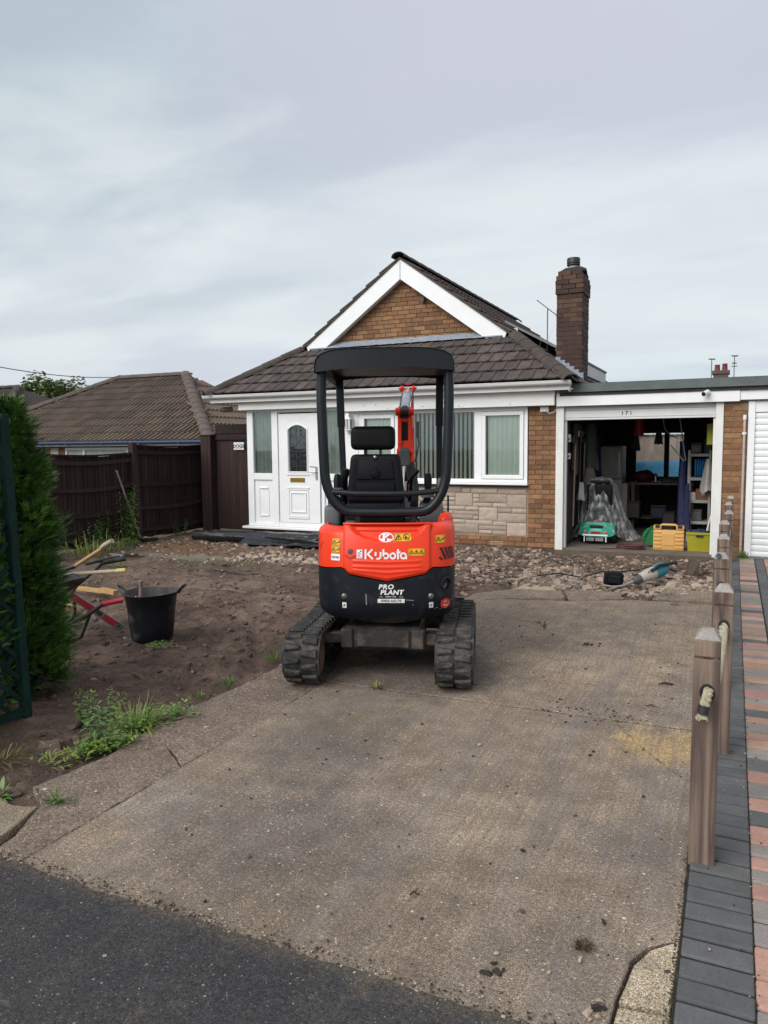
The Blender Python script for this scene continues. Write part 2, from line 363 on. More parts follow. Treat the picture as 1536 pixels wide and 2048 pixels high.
RIDGE2 = M('weathered_hip_tile', (0.135, 0.108, 0.09), (0.09, 0.07, 0.058), rough=0.9, fine=0.4, bump=0.4, objv=0.3, dirt=((0.22, 0.2, 0.12), 9, 0.6, 0.5))
STONE = M('pinkish_cladding_stone', (0.50, 0.405, 0.33), (0.39, 0.32, 0.26), rough=0.92, ns=4, fine=0.35, fs=55, bump=0.8, bs=45, bd=0.008, objv=0.35, objh=0.03, dirt=((0.40, 0.31, 0.17), 6, 0.6, 0.5))
LEAD = M('lead_flashing', (0.30, 0.34, 0.38), (0.22, 0.25, 0.29), rough=0.55, ns=8, fine=0.15, bump=0.4, bs=12, bd=0.01, dirt=((0.48, 0.52, 0.55), 12, 0.58, 0.6))
FELT = M('green_grey_felt_trim', (0.135, 0.165, 0.16), (0.10, 0.125, 0.125), rough=0.85, ns=4, fine=0.3, bump=0.3, dirt=((0.22, 0.24, 0.22), 5, 0.62, 0.5))
FENCE = M('dark_stained_timber', (0.046, 0.024, 0.020), (0.026, 0.016, 0.014), rough=0.8, ns=7, fine=0.4, fs=80, bump=0.5, bs=60, objv=0.55, objh=0.03, stretch=(3, 3, 0.25), dirt=((0.055, 0.045, 0.038), 4, 0.6, 0.5), spec=0.3)
POSTW = mat_wood('weathered_softwood', (0.255, 0.188, 0.142), (0.095, 0.068, 0.058), 1.0, 0.85, ring=6.0)
POSTCAP = M('grey_weathered_end_grain', (0.42, 0.39, 0.36), (0.30, 0.275, 0.255), rough=0.9, ns=20, fine=0.4, fs=140, bump=0.4)
PLANKW = mat_wood('fresh_sawn_timber', (0.52, 0.34, 0.15), (0.40, 0.24, 0.09), 1.0, 0.7, 'Y')
HANDLEW = mat_wood('tool_handle_wood', (0.50, 0.33, 0.15), (0.38, 0.235, 0.10), 1.5, 0.5, 'Y', bump=0.1)
PALEW = mat_wood('pale_handle_wood', (0.46, 0.39, 0.29), (0.36, 0.30, 0.22), 1.5, 0.55, 'Y', bump=0.1)
OLDW = mat_wood('grey_old_handle', (0.34, 0.28, 0.23), (0.24, 0.19, 0.155), 1.5, 0.7, 'Z', bump=0.1)
ROPE = M('cream_rope', (0.47, 0.43, 0.31), (0.33, 0.29, 0.19), rough=0.9, ns=30, fine=0.3, fs=300, bump=0.5, bs=400, bd=0.002)
RUBBER = M('black_rubber', (0.010, 0.0105, 0.011), (0.018, 0.018, 0.017), rough=0.62, ns=8, fine=0.3, bump=0.3, bs=90, dirt=((0.105, 0.095, 0.08), 9, 0.52, 0.55), spec=0.35)
TREAD = M('scuffed_track_rubber', (0.020, 0.021, 0.021), (0.036, 0.036, 0.035), rough=0.62, ns=12, fine=0.3, bump=0.35, bs=70, dirt=((0.115, 0.10, 0.082), 16, 0.46, 0.6), spec=0.3)
RUST = M('rusty_steel', (0.20, 0.10, 0.065), (0.12, 0.07, 0.05), rough=0.75, ns=12, fine=0.3, bump=0.4)
GREASE = M('greasy_dark_steel', (0.018, 0.0175, 0.017), (0.034, 0.032, 0.029), rough=0.55, ns=8, fine=0.3, bump=0.4, bs=50, dirt=((0.14, 0.11, 0.085), 6, 0.50, 0.65))
ORANGE = M('orange_red_paint', (0.84, 0.050, 0.014), (0.76, 0.043, 0.012), rough=0.36, ns=3, fine=0.05, bump=0.04, bs=30, dirt=((0.50, 0.13, 0.075), 7, 0.60, 0.4), spec=0.35)
CHARC = M('charcoal_blue_paint', (0.0075, 0.0105, 0.0155), (0.0105, 0.0135, 0.018), spec=0.25, rough=0.42, ns=4, fine=0.1, bump=0.05, bs=30, dirt=((0.075, 0.07, 0.062), 5, 0.56, 0.5))
FRAMEP = M('dark_grey_frame_paint', (0.0125, 0.017, 0.021), (0.010, 0.013, 0.016), spec=0.3, rough=0.36, ns=4, fine=0.12, dirt=((0.09, 0.09, 0.09), 8, 0.66, 0.4))
BLACKP = M('black_plastic', (0.006, 0.0065, 0.008), (0.009, 0.0095, 0.011), spec=0.14, rough=0.5, fine=0.1, bump=0.08, bs=250, dirt=((0.04, 0.039, 0.037), 8, 0.65, 0.3))
VINYL = M('black_vinyl', (0.005, 0.0055, 0.0065), spec=0.14, rough=0.5, fine=0.1, bump=0.15, bs=300)
GREYP = M('grey_machine_plastic', (0.10, 0.11, 0.115), rough=0.5, fine=0.15, dirt=((0.18, 0.17, 0.16), 8, 0.6, 0.4))
CHROME = M('bright_cylinder_steel', (0.62, 0.64, 0.66), rough=0.18, metal=1.0, var=0.08, fine=0.03)
SILVER = M('dull_silver_steel', (0.42, 0.43, 0.44), rough=0.38, metal=0.8, var=0.15, fine=0.1)
WHITEP = M('white_sticker', (0.80, 0.80, 0.79), rough=0.45, var=0.08, fine=0.05, dirt=((0.4, 0.4, 0.4), 12, 0.62, 0.3))
YELST = M('yellow_sticker', (0.80, 0.42, 0.015), rough=0.45, var=0.1, fine=0.05)
INK = M('black_ink', (0.012, 0.012, 0.012), rough=0.5, var=0.05)
BLUEINK = M('navy_ink', (0.03, 0.06, 0.12), rough=0.5, var=0.05)
REDREF = M('red_reflector', (0.62, 0.02, 0.018), (0.72, 0.08, 0.06), rough=0.2, ns=40, fine=0.1)
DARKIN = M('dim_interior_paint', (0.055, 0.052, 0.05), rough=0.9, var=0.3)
CURTAIN = M('net_curtain', (0.80, 0.82, 0.76), (0.70, 0.73, 0.67), rough=0.9, ns=4, fine=0.1)
BLIND = M('vertical_blind_fabric', (0.80, 0.79, 0.73), rough=0.85, var=0.08, fine=0.1)
BRASS = M('brass', (0.62, 0.40, 0.10), rough=0.3, metal=0.9, var=0.15)
# ================================================================== GROUND
SOIL = NT('bare_soil')
def _soil():
    t = SOIL; v = t.coord(rand=False)
    big = t.noise(v, 1.3, 6, 0.6, 0.3); mid = t.noise(v, 9, 6, 0.65); fine = t.noise(v, 60, 4, 0.7); grit = t.noise(v, 190, 2)
    c = t.mix(t.ramp(big, [(0.35, 0.0), (0.65, 1.0)]), (0.275, 0.198, 0.150), (0.135, 0.095, 0.073))
    c = t.mix(1.0, c, t.ramp(mid, [(0.3, 0.52), (0.7, 1.28)]), 'MULTIPLY')
    c = t.mix(1.0, c, t.ramp(fine, [(0.3, 0.5), (0.7, 1.35)]), 'MULTIPLY')
    def spot(x, y, rx_, ry_, col, amt, f=9):
        nonlocal c
        tc = t.n('ShaderNodeTexCoord'); mp = t.n('ShaderNodeMapping'); mp.inputs['Location'].default_value = (-x / rx_, -y / ry_, 0); mp.inputs['Scale'].default_value = (1 / rx_, 1 / ry_, 0)
        t.l(tc.outputs['Object'], mp.inputs['Vector']); ln = t.n('ShaderNodeVectorMath', operation='LENGTH'); t.l(mp.outputs[0], ln.inputs[0])
        d = t.math('ADD', ln.outputs['Value'], t.math('MULTIPLY', t.math('SUBTRACT', t.noise(v, f, 7, 0.75), 0.5), 1.5))
        c = t.mix(t.math('MULTIPLY', t.ramp(d, [(0.55, 1.0), (1.05, 0.0)]), amt), c, t.mix(fine, mul(col, 0.6), mul(col, 1.3)))
    spot(-7.9, 9.4, 1.2, 0.45, (0.22, 0.12, 0.065), 0.85); spot(-5.6, 9.05, 1.0, 0.32, (0.36, 0.30, 0.22), 0.9); spot(-7.2, 8.75, 1.3, 0.3, (0.27, 0.235, 0.175), 0.8)
    spot(-5.0, 8.2, 0.9, 0.2, (0.15, 0.115, 0.07), 0.7); spot(-6.5, 8.4, 1.2, 0.35, (0.10, 0.10, 0.05), 0.55)
    spot(-5.0, 6.9, 1.7, 0.05, (0.27, 0.22, 0.17), 0.8, 5); spot(-5.3, 7.35, 0.45, 0.10, (0.24, 0.19, 0.14), 0.7); spot(-5.9, 7.9, 1.2, 0.05, (0.03, 0.025, 0.022), 0.8, 4)
    spot(-1.6, 9.1, 1.5, 0.6, (0.36, 0.29, 0.22), 0.85); spot(-3.2, 9.4, 1.0, 1.3, (0.21, 0.155, 0.115), 0.85); spot(-1.2, 10.3, 1.3, 0.6, (0.17, 0.125, 0.09), 0.8)
    spot(-3.75, 2.75, 0.4, 0.3, (0.11, 0.09, 0.05), 0.6)
    h = t.math('ADD', t.math('MULTIPLY', mid, 0.8), t.math('ADD', t.math('MULTIPLY', fine, 0.5), t.math('MULTIPLY', grit, 0.2))); t.bump(h, 1.0, 0.05)
    return t.done(c, 0.95, 0, 0.2)
SOILM = _soil()
def fbm(x, y, f, o=4):
    return sum(nz(x * f * 2 ** i, y * f * 2 ** i, 3.1 + i) / 2 ** i for i in range(o))
def soil_z(x, y):
    z = -0.035 + 0.018 * fbm(x, y, 1.1)
    if x > -3.05 and y < 7.6: return -0.034 + 0.0 * z
    z += 0.034 * fbm(x, y, 3.2, 5)
    # rubble patch before the garage and the broken ground by the porch
    a = max(0, min(1, (x + 4.6) / 0.5)) * max(0, min(1, (y - 7.7) / 0.5)); z += a * (0.012 + 0.035 * fbm(x + 4, y, 1.9) + 0.03 * fbm(x, y, 6))
    b = max(0, min(1, (-4.4 - x) / 0.6)) * max(0, min(1, (y - 8.3) / 0.6)); z += b * (0.02 + 0.035 * fbm(x, y + 7, 2.3) + 0.02 * fbm(x, y, 7))
    if y > 10.9 and x > -2.6: z -= 0.05 * min(1, (y - 10.9) / 0.3) * a
    # dug trench line across the rubble, and the ruts the machine left
    d = abs((x + 2.15) - (y - 8.2) * 0.28 * -1.0); z -= a * 0.07 * math.exp(-(d / 0.13) ** 2) * (1 if y < 10.3 else 0)
    for cx, cy, r in ((-6.0, 3.4, 3.0), (-6.0, 3.4, 2.65)):
        dd = abs(math.hypot(x - cx, y - cy) - r)
        if dd < 0.2 and y < 7.2 and x < -2.9: z -= 0.030 * math.exp(-(dd / 0.06) ** 2) - 0.018 * math.exp(-((dd - 0.11) / 0.03) ** 2)
    return z
g = MB(); nx, ny = 260, 260
g.grid(nx, ny, lambda u, v: ((lambda x, y: (x, y, soil_z(x, y)))(-9.75 + 9.65 * u, 1.6 + 9.9 * v)))
tag(g.build('soil', SOILM, smooth=60), kind='structure')
# wide land sheet, dropping to the lower neighbouring plot
LAND = M('rough_grass_land', (0.06, 0.075, 0.03), (0.08, 0.07, 0.04), rough=0.95, ns=0.4, fine=0.4, fs=8)
g = MB()
xs = [-400, -120, -60, -30, -18, -13.5, -10.6, -9.75, -0.1, 3, 12, 60, 400]; ys = [-300, -60, -10, 1, 12, 20, 40, 90, 220, 600]
def land(x, y): return -0.16 if x > -10.7 else (-0.9 if x < -13 else -0.6)
k = len(xs)
g.add([(x, y, land(x, y)) for y in ys for x in xs], [(j * k + i, j * k + i + 1, (j + 1) * k + i + 1, (j + 1) * k + i) for j in range(len(ys) - 1) for i in range(k - 1)])
tag(g.build('land', LAND), kind='structure')

# ---- concrete drive, slab by slab
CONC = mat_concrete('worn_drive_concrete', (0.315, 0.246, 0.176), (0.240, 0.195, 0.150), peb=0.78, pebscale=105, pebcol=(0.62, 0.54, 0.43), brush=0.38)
AGG = mat_concrete('exposed_aggregate_concrete', (0.255, 0.195, 0.148), (0.20, 0.157, 0.122), peb=0.42, pebcol=(0.66, 0.55, 0.44), pebscale=62, stain=False, bl=False)
PALEC = mat_concrete('pale_broken_concrete', (0.47, 0.39, 0.265), (0.37, 0.31, 0.22), peb=0.86, stain=False, bl=False)
def jag(poly, step=0.07, amp=0.010, fixed=False, seed=0):
    out_ = []
    for i, a in enumerate(poly):
        b = poly[(i + 1) % len(poly)]; L = math.hypot(b[0] - a[0], b[1] - a[1]); n = max(1, int(L / step)); nxv = ((b[1] - a[1]) / L, -(b[0] - a[0]) / L)
        for j in range(n):
            t = j / n; x = a[0] + (b[0] - a[0]) * t; y = a[1] + (b[1] - a[1]) * t
            w = amp * (nz(x * 7, y * 7, seed + 0.5) + 0.6 * nz(x * 23, y * 23, seed + 4.5)); out_.append((x + nxv[0] * w, y + nxv[1] * w))
    return out_
def slab(parent, poly, m, z=0.0, thick=0.09, amp=0.010, step=0.045, tilt=(0, 0), name='slab', seed=0, label=None):
    p = jag(poly, step, amp, seed=seed); cx = sum(a[0] for a in p) / len(p); cy = sum(a[1] for a in p) / len(p)
    zt = lambda x, y: z + (x - cx) * tilt[0] + (y - cy) * tilt[1]
    b = MB(); b.prism(p, lambda x, y: (x, y, zt(x, y) - thick), lambda x, y: (x, y, zt(x, y)))
    o = b.build(name, m, parent, world=True, bevel=0.004, tri=True)
    if label: o['label'] = label
    return o
drive = thing('driveway', None, None, (-1.3, 4.4, 0)); tag(drive, kind='structure')
J = 0.003
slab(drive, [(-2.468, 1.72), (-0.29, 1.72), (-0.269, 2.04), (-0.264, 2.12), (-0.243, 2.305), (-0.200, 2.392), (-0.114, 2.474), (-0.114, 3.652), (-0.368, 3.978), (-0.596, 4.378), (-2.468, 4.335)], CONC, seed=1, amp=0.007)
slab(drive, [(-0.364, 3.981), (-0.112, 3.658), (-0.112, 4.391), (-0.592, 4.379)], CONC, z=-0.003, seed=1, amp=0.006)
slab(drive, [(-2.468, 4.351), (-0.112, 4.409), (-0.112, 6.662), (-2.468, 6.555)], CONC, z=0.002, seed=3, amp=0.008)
slab(drive, [(-2.468, 6.575), (-0.112, 6.684), (-0.112, 7.98), (-0.9, 7.93), (-1.5, 7.62), (-2.2, 7.45), (-2.5, 7.1)], CONC, z=-0.001, seed=4, amp=0.022)
# pale corner that broke away beside the block edging, in three pieces
slab(drive, [(-0.275, 1.72), (-0.114, 1.72), (-0.114, 2.12), (-0.255, 2.10), (-0.262, 2.03)], PALEC, z=-0.006, seed=5, amp=0.006, label='pale broken slab corner')
slab(drive, [(-0.255, 2.115), (-0.114, 2.135), (-0.114, 2.47), (-0.195, 2.385), (-0.235, 2.295)], PALEC, z=-0.001, seed=6, amp=0.006, label='pale broken slab corner')
# lifted layers along the broken end of the drive
for i, (poly, zz_, tl) in enumerate([
        ([(-2.5, 7.12), (-2.2, 7.47), (-1.55, 7.65), (-1.62, 7.95), (-2.15, 7.9), (-2.5, 7.6)], 0.012, (0.02, 0.05)), ([(-1.5, 7.66), (-0.98, 7.93), (-1.05, 8.2), (-1.62, 8.1)], 0.01, (0, 0.05)),
        ([(-0.72, 8.0), (-0.114, 8.02), (-0.114, 8.42), (-0.62, 8.45)], 0.035, (0.02, 0.06)), ([(-2.2, 7.92), (-1.7, 7.98), (-1.75, 8.2), (-2.1, 8.12)], 0.02, (0.03, 0.03))]):
    slab(drive, poly, [CONC, AGG, CONC, PALEC][i], z=zz_, thick=0.1, amp=0.03, step=0.05, tilt=tl, seed=9 + i)
strip = thing('path_strip', None, None, (-2.7, 3.5, 0)); tag(strip, kind='structure')
slab(strip, [(-2.98, 2.40), (-2.80, 2.31), (-2.66, 2.05), (-2.62, 1.74), (-2.475, 1.74), (-2.475, 2.86), (-2.70, 3.02), (-2.92, 2.88)], AGG, z=-0.004, seed=21, amp=0.014)
slab(strip, [(-2.94, 2.90), (-2.70, 3.04), (-2.475, 2.88), (-2.475, 4.33), (-2.96, 4.2), (-3.02, 3.5)], AGG, z=-0.006, seed=22, amp=0.02)
slab(strip, [(-2.97, 4.22), (-2.475, 4.35), (-2.475, 6.9), (-2.95, 6.7), (-3.06, 5.2)], AGG, z=-0.012, seed=23, amp=0.03)
OLDSLAB = mat_concrete('weathered_tan_slab', (0.33, 0.27, 0.185), (0.25, 0.205, 0.145), peb=0.95, stain=False, bl=False)
slab(strip, [(-3.45, 2.17), (-3.08, 2.25), (-2.90, 2.24), (-2.775, 2.275), (-2.755, 2.17), (-2.70, 2.02), (-2.67, 1.80), (-3.4, 1.74)], OLDSLAB, z=0.0, seed=24, amp=0.012, label='pale broken paving slab')

# ---- asphalt footway and road behind the camera
ASPH = NT('worn_asphalt')
def _asph():
    t = ASPH; v = t.coord(rand=False); big = t.noise(v, 1.6, 6, 0.65); f = t.noise(v, 90, 3, 0.7); gr = t.noise(v, 260, 2)
    c = t.mix(t.ramp(big, [(0.35, 0.0), (0.7, 1.0)]), (0.034, 0.034, 0.0355), (0.060, 0.058, 0.056))
    sy = t.n('ShaderNodeSeparateXYZ'); t.l(v, sy.inputs[0]); ed = t.math('ADD', t.math('MULTIPLY', t.math('SUBTRACT', sy.outputs[1], 1.80), 8.0), t.math('MULTIPLY', t.math('SUBTRACT', t.noise(v, 11, 7, 0.75), 0.5), 2.4)); c = t.mix(t.math('MULTIPLY', t.ramp(ed, [(0.2, 0.0), (1.0, 1.0)]), 0.75), c, (0.105, 0.085, 0.062))
    c = t.mix(1.0, c, t.ramp(f, [(0.3, 0.45), (0.72, 1.5)]), 'MULTIPLY'); c = t.mix(1.0, c, t.ramp(gr, [(0.3, 0.4), (0.7, 1.6)]), 'MULTIPLY')
    c = t.mix(t.math('MULTIPLY', t.ramp(t.noise(v, 4.5, 8, 0.75), [(0.60, 0.0), (0.72, 1.0)]), 0.55), c, (0.17, 0.135, 0.09))
    for sc_, th, rr in ((130, 0.80, 0.42), (60, 0.955, 0.30), (28, 0.985, 0.22)):
        vo = t.voro(v, sc_); sp = t.n('ShaderNodeSeparateColor'); t.l(vo.outputs['Color'], sp.inputs[0])
        c = t.mix(t.math('MULTIPLY', t.math('GREATER_THAN', sp.outputs[0], th), t.math('LESS_THAN', vo.outputs['Distance'], t.math('MULTIPLY', sp.outputs[1], rr))), c, t.mix(sp.outputs[2], (0.30, 0.275, 0.24), (0.10, 0.095, 0.09)))
    t.bump(t.math('ADD', f, gr), 0.6, 0.006); return t.done(c, 0.85, 0, 0.35)
ASPHM = _asph()
edge = []
x = -30.0
while x < -0.2:
    edge.append((x, 1.905 + 0.022 * nz(x * 2.1, 0.3) + 0.016 * nz(x * 9, 1.3) + 0.010 * nz(x * 31, 7))); x += 0.02 if x > -3.6 else 0.6
edge += [(-0.13, 1.90), (9, 1.88), (9, -9), (-30, -9)]
b = MB(); b.prism(edge, lambda x, y: (x, y, -0.05), lambda x, y: (x, y, 0.0065))
tag(b.build('pavement', ASPHM, tri=True), kind='structure')
MOSS = M('dirt_and_moss', (0.075, 0.058, 0.03), (0.055, 0.06, 0.02), rough=0.95, ns=18, fine=0.5, fs=120, bump=0.8, bs=90)

# ---- block paving, block by block
PAVG = M('charcoal_paver', (0.122, 0.126, 0.126), (0.094, 0.098, 0.099), rough=0.85, ns=12, fine=0.3, fs=110, bump=0.35, bs=140, bd=0.003, objv=0.25, dirt=((0.15, 0.155, 0.155), 16, 0.62, 0.5))
PAVR = M('brindle_paver', (0.47, 0.285, 0.21), (0.39, 0.23, 0.175), rough=0.88, ns=10, fine=0.3, fs=110, bump=0.4, bs=140, bd=0.003, objv=0.35, objh=0.03, dirt=((0.17, 0.14, 0.12), 12, 0.6, 0.55))
PAVM = M('grey_brindle_paver', (0.29, 0.25, 0.215), (0.22, 0.205, 0.19), rough=0.88, ns=8, fine=0.3, fs=110, bump=0.4, bs=140, objv=0.3, objh=0.03, dirt=((0.30, 0.2, 0.14), 10, 0.6, 0.5))
paving = thing('block_paving', None, None, (0.2, 6, 0)); tag(paving, kind='structure')
b = MB(); b.bx(-0.113, 9, 1.6, 11.46, -0.12, 0.003); b.build('bedding_sand', M('joint_sand', (0.022, 0.021, 0.015), rough=0.95, fine=0.4, fs=150, bump=0.5, dirt=((0.06, 0.075, 0.025), 9, 0.55, 0.7)), paving, world=True)
def block_mesh(w, l, tumbled=0.0):
    b = MB(); b.bx(-w / 2, w / 2, -l / 2, l / 2, -0.05, 0.0)
    return b.mesh('block', [PAVG], bevel=0.007 if not tumbled else 0.010, seg=2)
bm_cache = {}
def block(x, y, w, l, m, tum=0.0, z=0.012):
    key = (round(w, 3), round(l, 3), m.name)
    if key not in bm_cache:
        me = block_mesh(w, l, tum); me.materials.clear(); me.materials.append(m); bm_cache[key] = me
    o = link('block', bm_cache[key], paving, Vector((x, y, z + random.uniform(-0.002, 0.002))) - paving.location)
    o.rotation_euler = (random.uniform(-0.012, 0.012), random.uniform(-0.012, 0.012), random.uniform(-0.008, 0.008)); return o
y = 1.66; nb = 0
while y < 11.3:
    block(-0.002, y + 0.05, 0.206, 0.0885, PAVG); y += 0.1035; nb += 1
random.seed(3); y = 1.70; pm = None
while y < 11.3:
    l = random.choice((0.10, 0.10, 0.135, 0.165)); m = random.choice((PAVR, PAVR, PAVR, PAVM)) if pm is not PAVR else random.choice((PAVM, PAVM, PAVM, PAVR, PAVG))
    pm = m; block(0.196, y + l / 2, 0.184, l - 0.009, m, 1.0); y += l; nb += 1
y = 3.2
while y < 11.3:
    block(0.348, y + 0.1, 0.098, 0.192, PAVG); y += 0.2; nb += 1
y = 7.0
while y < 11.3 and nb < 298:
    l = random.choice((0.10, 0.135, 0.165)); block(0.487, y + l / 2, 0.165, l - 0.009, random.choice((PAVR, PAVM, PAVR)), 1.0); y += l; nb += 1
b = MB()
for i in range(14):
    y = 1.66; x0 = (0.403 if i == 0 else 0.58) + (i - 1 if i else 0) * 0.175
    while y < 11.3:
        if i > 0 or y < 6.85: b.bx(x0 + 0.004, x0 + 0.169, y + 0.004, y + 0.146, -0.04, 0.012 + random.uniform(-0.002, 0.002), random.randrange(3))
        y += 0.15
tag(b.build('block_field', [PAVR, PAVM, PAVG], paving, world=True), kind='stuff')
b = MB(); b.bx(0.10, 9, 11.32, 11.44, -0.06, 0.03); b.build('drain_channel', M('channel_concrete', (0.2, 0.2, 0.19), fine=0.3), paving, world=True)

# ================================================================== RUBBLE AND SMALL STONES
RUB1 = M('crushed_pale_concrete', (0.50, 0.40, 0.315), (0.38, 0.30, 0.235), rough=0.95, ns=3, fine=0.4, bump=0.6, bs=60)
RUB2 = M('crushed_pinkish_hardcore', (0.32, 0.22, 0.165), (0.23, 0.165, 0.125), rough=0.95, ns=3, fine=0.4, bump=0.6, bs=60)
RUB3 = M('dirty_stone', (0.125, 0.093, 0.072), (0.085, 0.065, 0.052), rough=0.95, ns=3, fine=0.4, bump=0.6, bs=60)
bmi = bmesh.new(); bmesh.ops.create_icosphere(bmi, subdivisions=1, radius=1.0); ICO_V = [v.co.copy() for v in bmi.verts]; ICO_F = [tuple(v.index for v in f.verts) for f in bmi.faces]; bmi.free()
def stone(b, c, r, mi, flat=0.65, rnd=random):
    if r > 0.012 and rnd.random() < 0.7:   # angular shard
        q = Matrix.Rotation(rnd.uniform(0, 6.28), 3, 'Z') @ Matrix.Rotation(rnd.uniform(-.45, .45), 3, 'X'); sx, sy, sz = rnd.uniform(0.7, 1.5) * r, rnd.uniform(0.45, 1.0) * r, rnd.uniform(0.3, 0.75) * r * flat * 1.5; J_ = lambda: rnd.uniform(0.55, 1.15)
        vs = [Vector(c) + q @ Vector((x * sx * J_() * (0.8 if z > 0 else 1), y * sy * J_() * (0.8 if z > 0 else 1), z * sz * J_())) for z in (-1, 1) for x, y in ((-1, -1), (1, -1), (1, 1), (-1, 1))]
        b.add(vs, [(3, 2, 1), (3, 1, 0), (4, 5, 6), (4, 6, 7), (0, 1, 5, 4), (1, 2, 6, 5), (2, 3, 7, 6), (3, 0, 4, 7)], mi); return
    a = rnd.uniform(0, 6.28); q = Matrix.Rotation(a, 3, 'Z') @ Matrix.Rotation(rnd.uniform(-.5, .5), 3, 'X'); sx, sy = rnd.uniform(0.7, 1.4), rnd.uniform(0.6, 1.1); sd = rnd.uniform(0, 99)
    vs = []
    for v in ICO_V:
        k = 1 + 0.75 * nz(v.x * 1.6 + sd, v.y * 1.6, v.z * 1.6); vs.append(Vector(c) + q @ Vector((v.x * sx * k, v.y * sy * k, v.z * flat * k)) * r)
    b.add(vs, ICO_F, mi)
random.seed(11); b = MB()
def scatter(n, x0, x1, y0, y1, rmin, rmax, ws, dens=None, sink=0.2):
    i = 0
    while i < n:
        x = random.uniform(x0, x1); y = random.uniform(y0, y1); i += 1
        if dens and random.random() > dens(x, y): continue
        r = rmin + (rmax - rmin) * random.random() ** 3.2
        stone(b, (x, y, soil_z(x, y) + r * sink), r, random.choices((0, 1, 2), ws)[0], 0.6)
def edge_ok(x, y): return 1.0 if (y > 8.15 or x < -2.6 or (y > 7.95 and -0.95 < x < -0.7)) else 0.0
scatter(7500, -4.4, -0.15, 7.6, 11.3, 0.005, 0.042, (2, 4, 4), edge_ok)
scatter(2800, -2.4, -0.15, 8.2, 9.6, 0.005, 0.052, (6, 2, 1), edge_ok)
scatter(1500, -4.3, -2.3, 8.0, 11.2, 0.006, 0.045, (3, 4, 2))
scatter(1700, -9.0, -4.4, 8.3, 10.3, 0.006, 0.04, (3, 2, 3), lambda x, y: 0.35 + 0.65 * (fbm(x, y, 1.5) > 0))
scatter(500, -6.6, -4.4, 8.7, 9.5, 0.010, 0.06, (5, 1, 1))
scatter(500, -8.8, -3.0, 2.4, 8.4, 0.004, 0.022, (1, 1, 3), lambda x, y: 0.7)
tag(b.build('rubble', [RUB1, RUB2, RUB3]), kind='stuff')
CLOD = M('soil_clod', (0.215, 0.153, 0.116), (0.125, 0.09, 0.07), rough=0.97, ns=20, fine=0.4, fs=90, bump=0.6)
b = MB(); random.seed(88)
scatter(6500, -7.6, -2.6, 1.95, 8.3, 0.004, 0.040, (3, 1, 0), lambda x, y: 0.25 + 0.75 * max(0, min(1, 0.5 + 1.6 * fbm(x, y, 1.7, 3))), sink=0.1)
tag(b.build('soil_clods', [CLOD, RUB3]), kind='stuff')
# larger lumps are things of their own
spots = [(-0.42, 9.72, 0.12, 'grey angular concrete lump standing up beside the garage post'), (-2.0, 8.45, 0.10, None), (-1.8, 8.62, 0.085, None), (-0.55, 8.62, 0.09, None), (-0.32, 8.75, 0.10, None), (-1.35, 8.95, 0.08, None), (-3.3, 9.9, 0.08, None), (-2.9, 8.9, 0.075, None), (-2.5, 10.6, 0.07, None),
         (-0.75, 9.05, 0.08, None), (-5.75, 8.78, 0.06, None), (-6.25, 8.85, 0.07, None), (-5.2, 9.25, 0.06, None), (-3.6, 10.7, 0.07, None), (-1.7, 9.3, 0.09, None), (-0.9, 8.7, 0.075, None)]
for i, (x, y, r, lb) in enumerate(spots):
    m = MB(); rr = random.Random(50 + i); stone(m, (0, 0, r * 0.25), r * (0.75 if i else 1), 0, 0.7 if i else 1.2, rr)
    o = m.build('concrete_lump', RUB1 if i else RUB3, loc=(x, y, soil_z(x, y) + 0.01)); tag(o, lb or 'pale broken concrete lump lying in the rubble', 'rubble', None if lb else 'larger concrete lumps in the rubble')
# crumbs, clods and grit on the drive and pavement edge
b = MB(); random.seed(21)
for i in range(260):
    x = random.uniform(-2.4, -0.15); y = random.uniform(2.0, 7.4); r = random.choice((0.004, 0.005, 0.006, 0.009)) * random.uniform(0.7, 1.3)
    if -2.9 < x < -1.4 and 4.2 < y < 5.6: continue
    stone(b, (x, y, 0.003 + r * 0.3), r, random.choices((0, 2, 3), (3, 2, 3))[0], 0.6)
for i in range(420):   # dirt line where asphalt meets concrete
    x = random.uniform(-2.6, -0.2); y = 1.92 + random.gauss(0, 0.032) * (0.4 + abs(nz(x * 4, 3)) * 2); stone(b, (x, y, 0.006), random.uniform(0.0015, 0.006), random.choices((0, 2, 3), (1.3, 2, 4))[0], 0.5)
for i in range(60):
    x = random.uniform(-1.0, -0.4); y = random.gauss(4.45, 0.08); stone(b, (x, y, 0.004), random.uniform(0.003, 0.009), 3, 0.6)
for cx, cy, n in ((-0.98, 6.0, 9), (-1.5, 6.55, 12), (-0.37, 2.30, 6), (-0.28, 2.03, 14), (-0.62, 2.1, 8)):
    for i in range(n): stone(b, (cx + random.gauss(0, 0.03), cy + random.gauss(0, 0.03), 0.006), random.uniform(0.003, 0.014), random.choices((0, 3), (1, 2))[0], 0.6)
for i in range(150):
    y = random.uniform(2.0, 7); x = random.choice((0.108, 0.1)) + random.gauss(0, 0.004) if random.random() < 0.6 else random.uniform(-0.1, 0.28)
    stone(b, (x, y, 0.016), random.uniform(0.002, 0.005), random.choices((0, 3), (1, 1))[0], 0.6)
DIRT = M('dark_dirt', (0.045, 0.035, 0.026), rough=0.95, fine=0.4)
tag(b.build('loose_grit', [RUB1, RUB2, RUB3, DIRT]), kind='stuff')
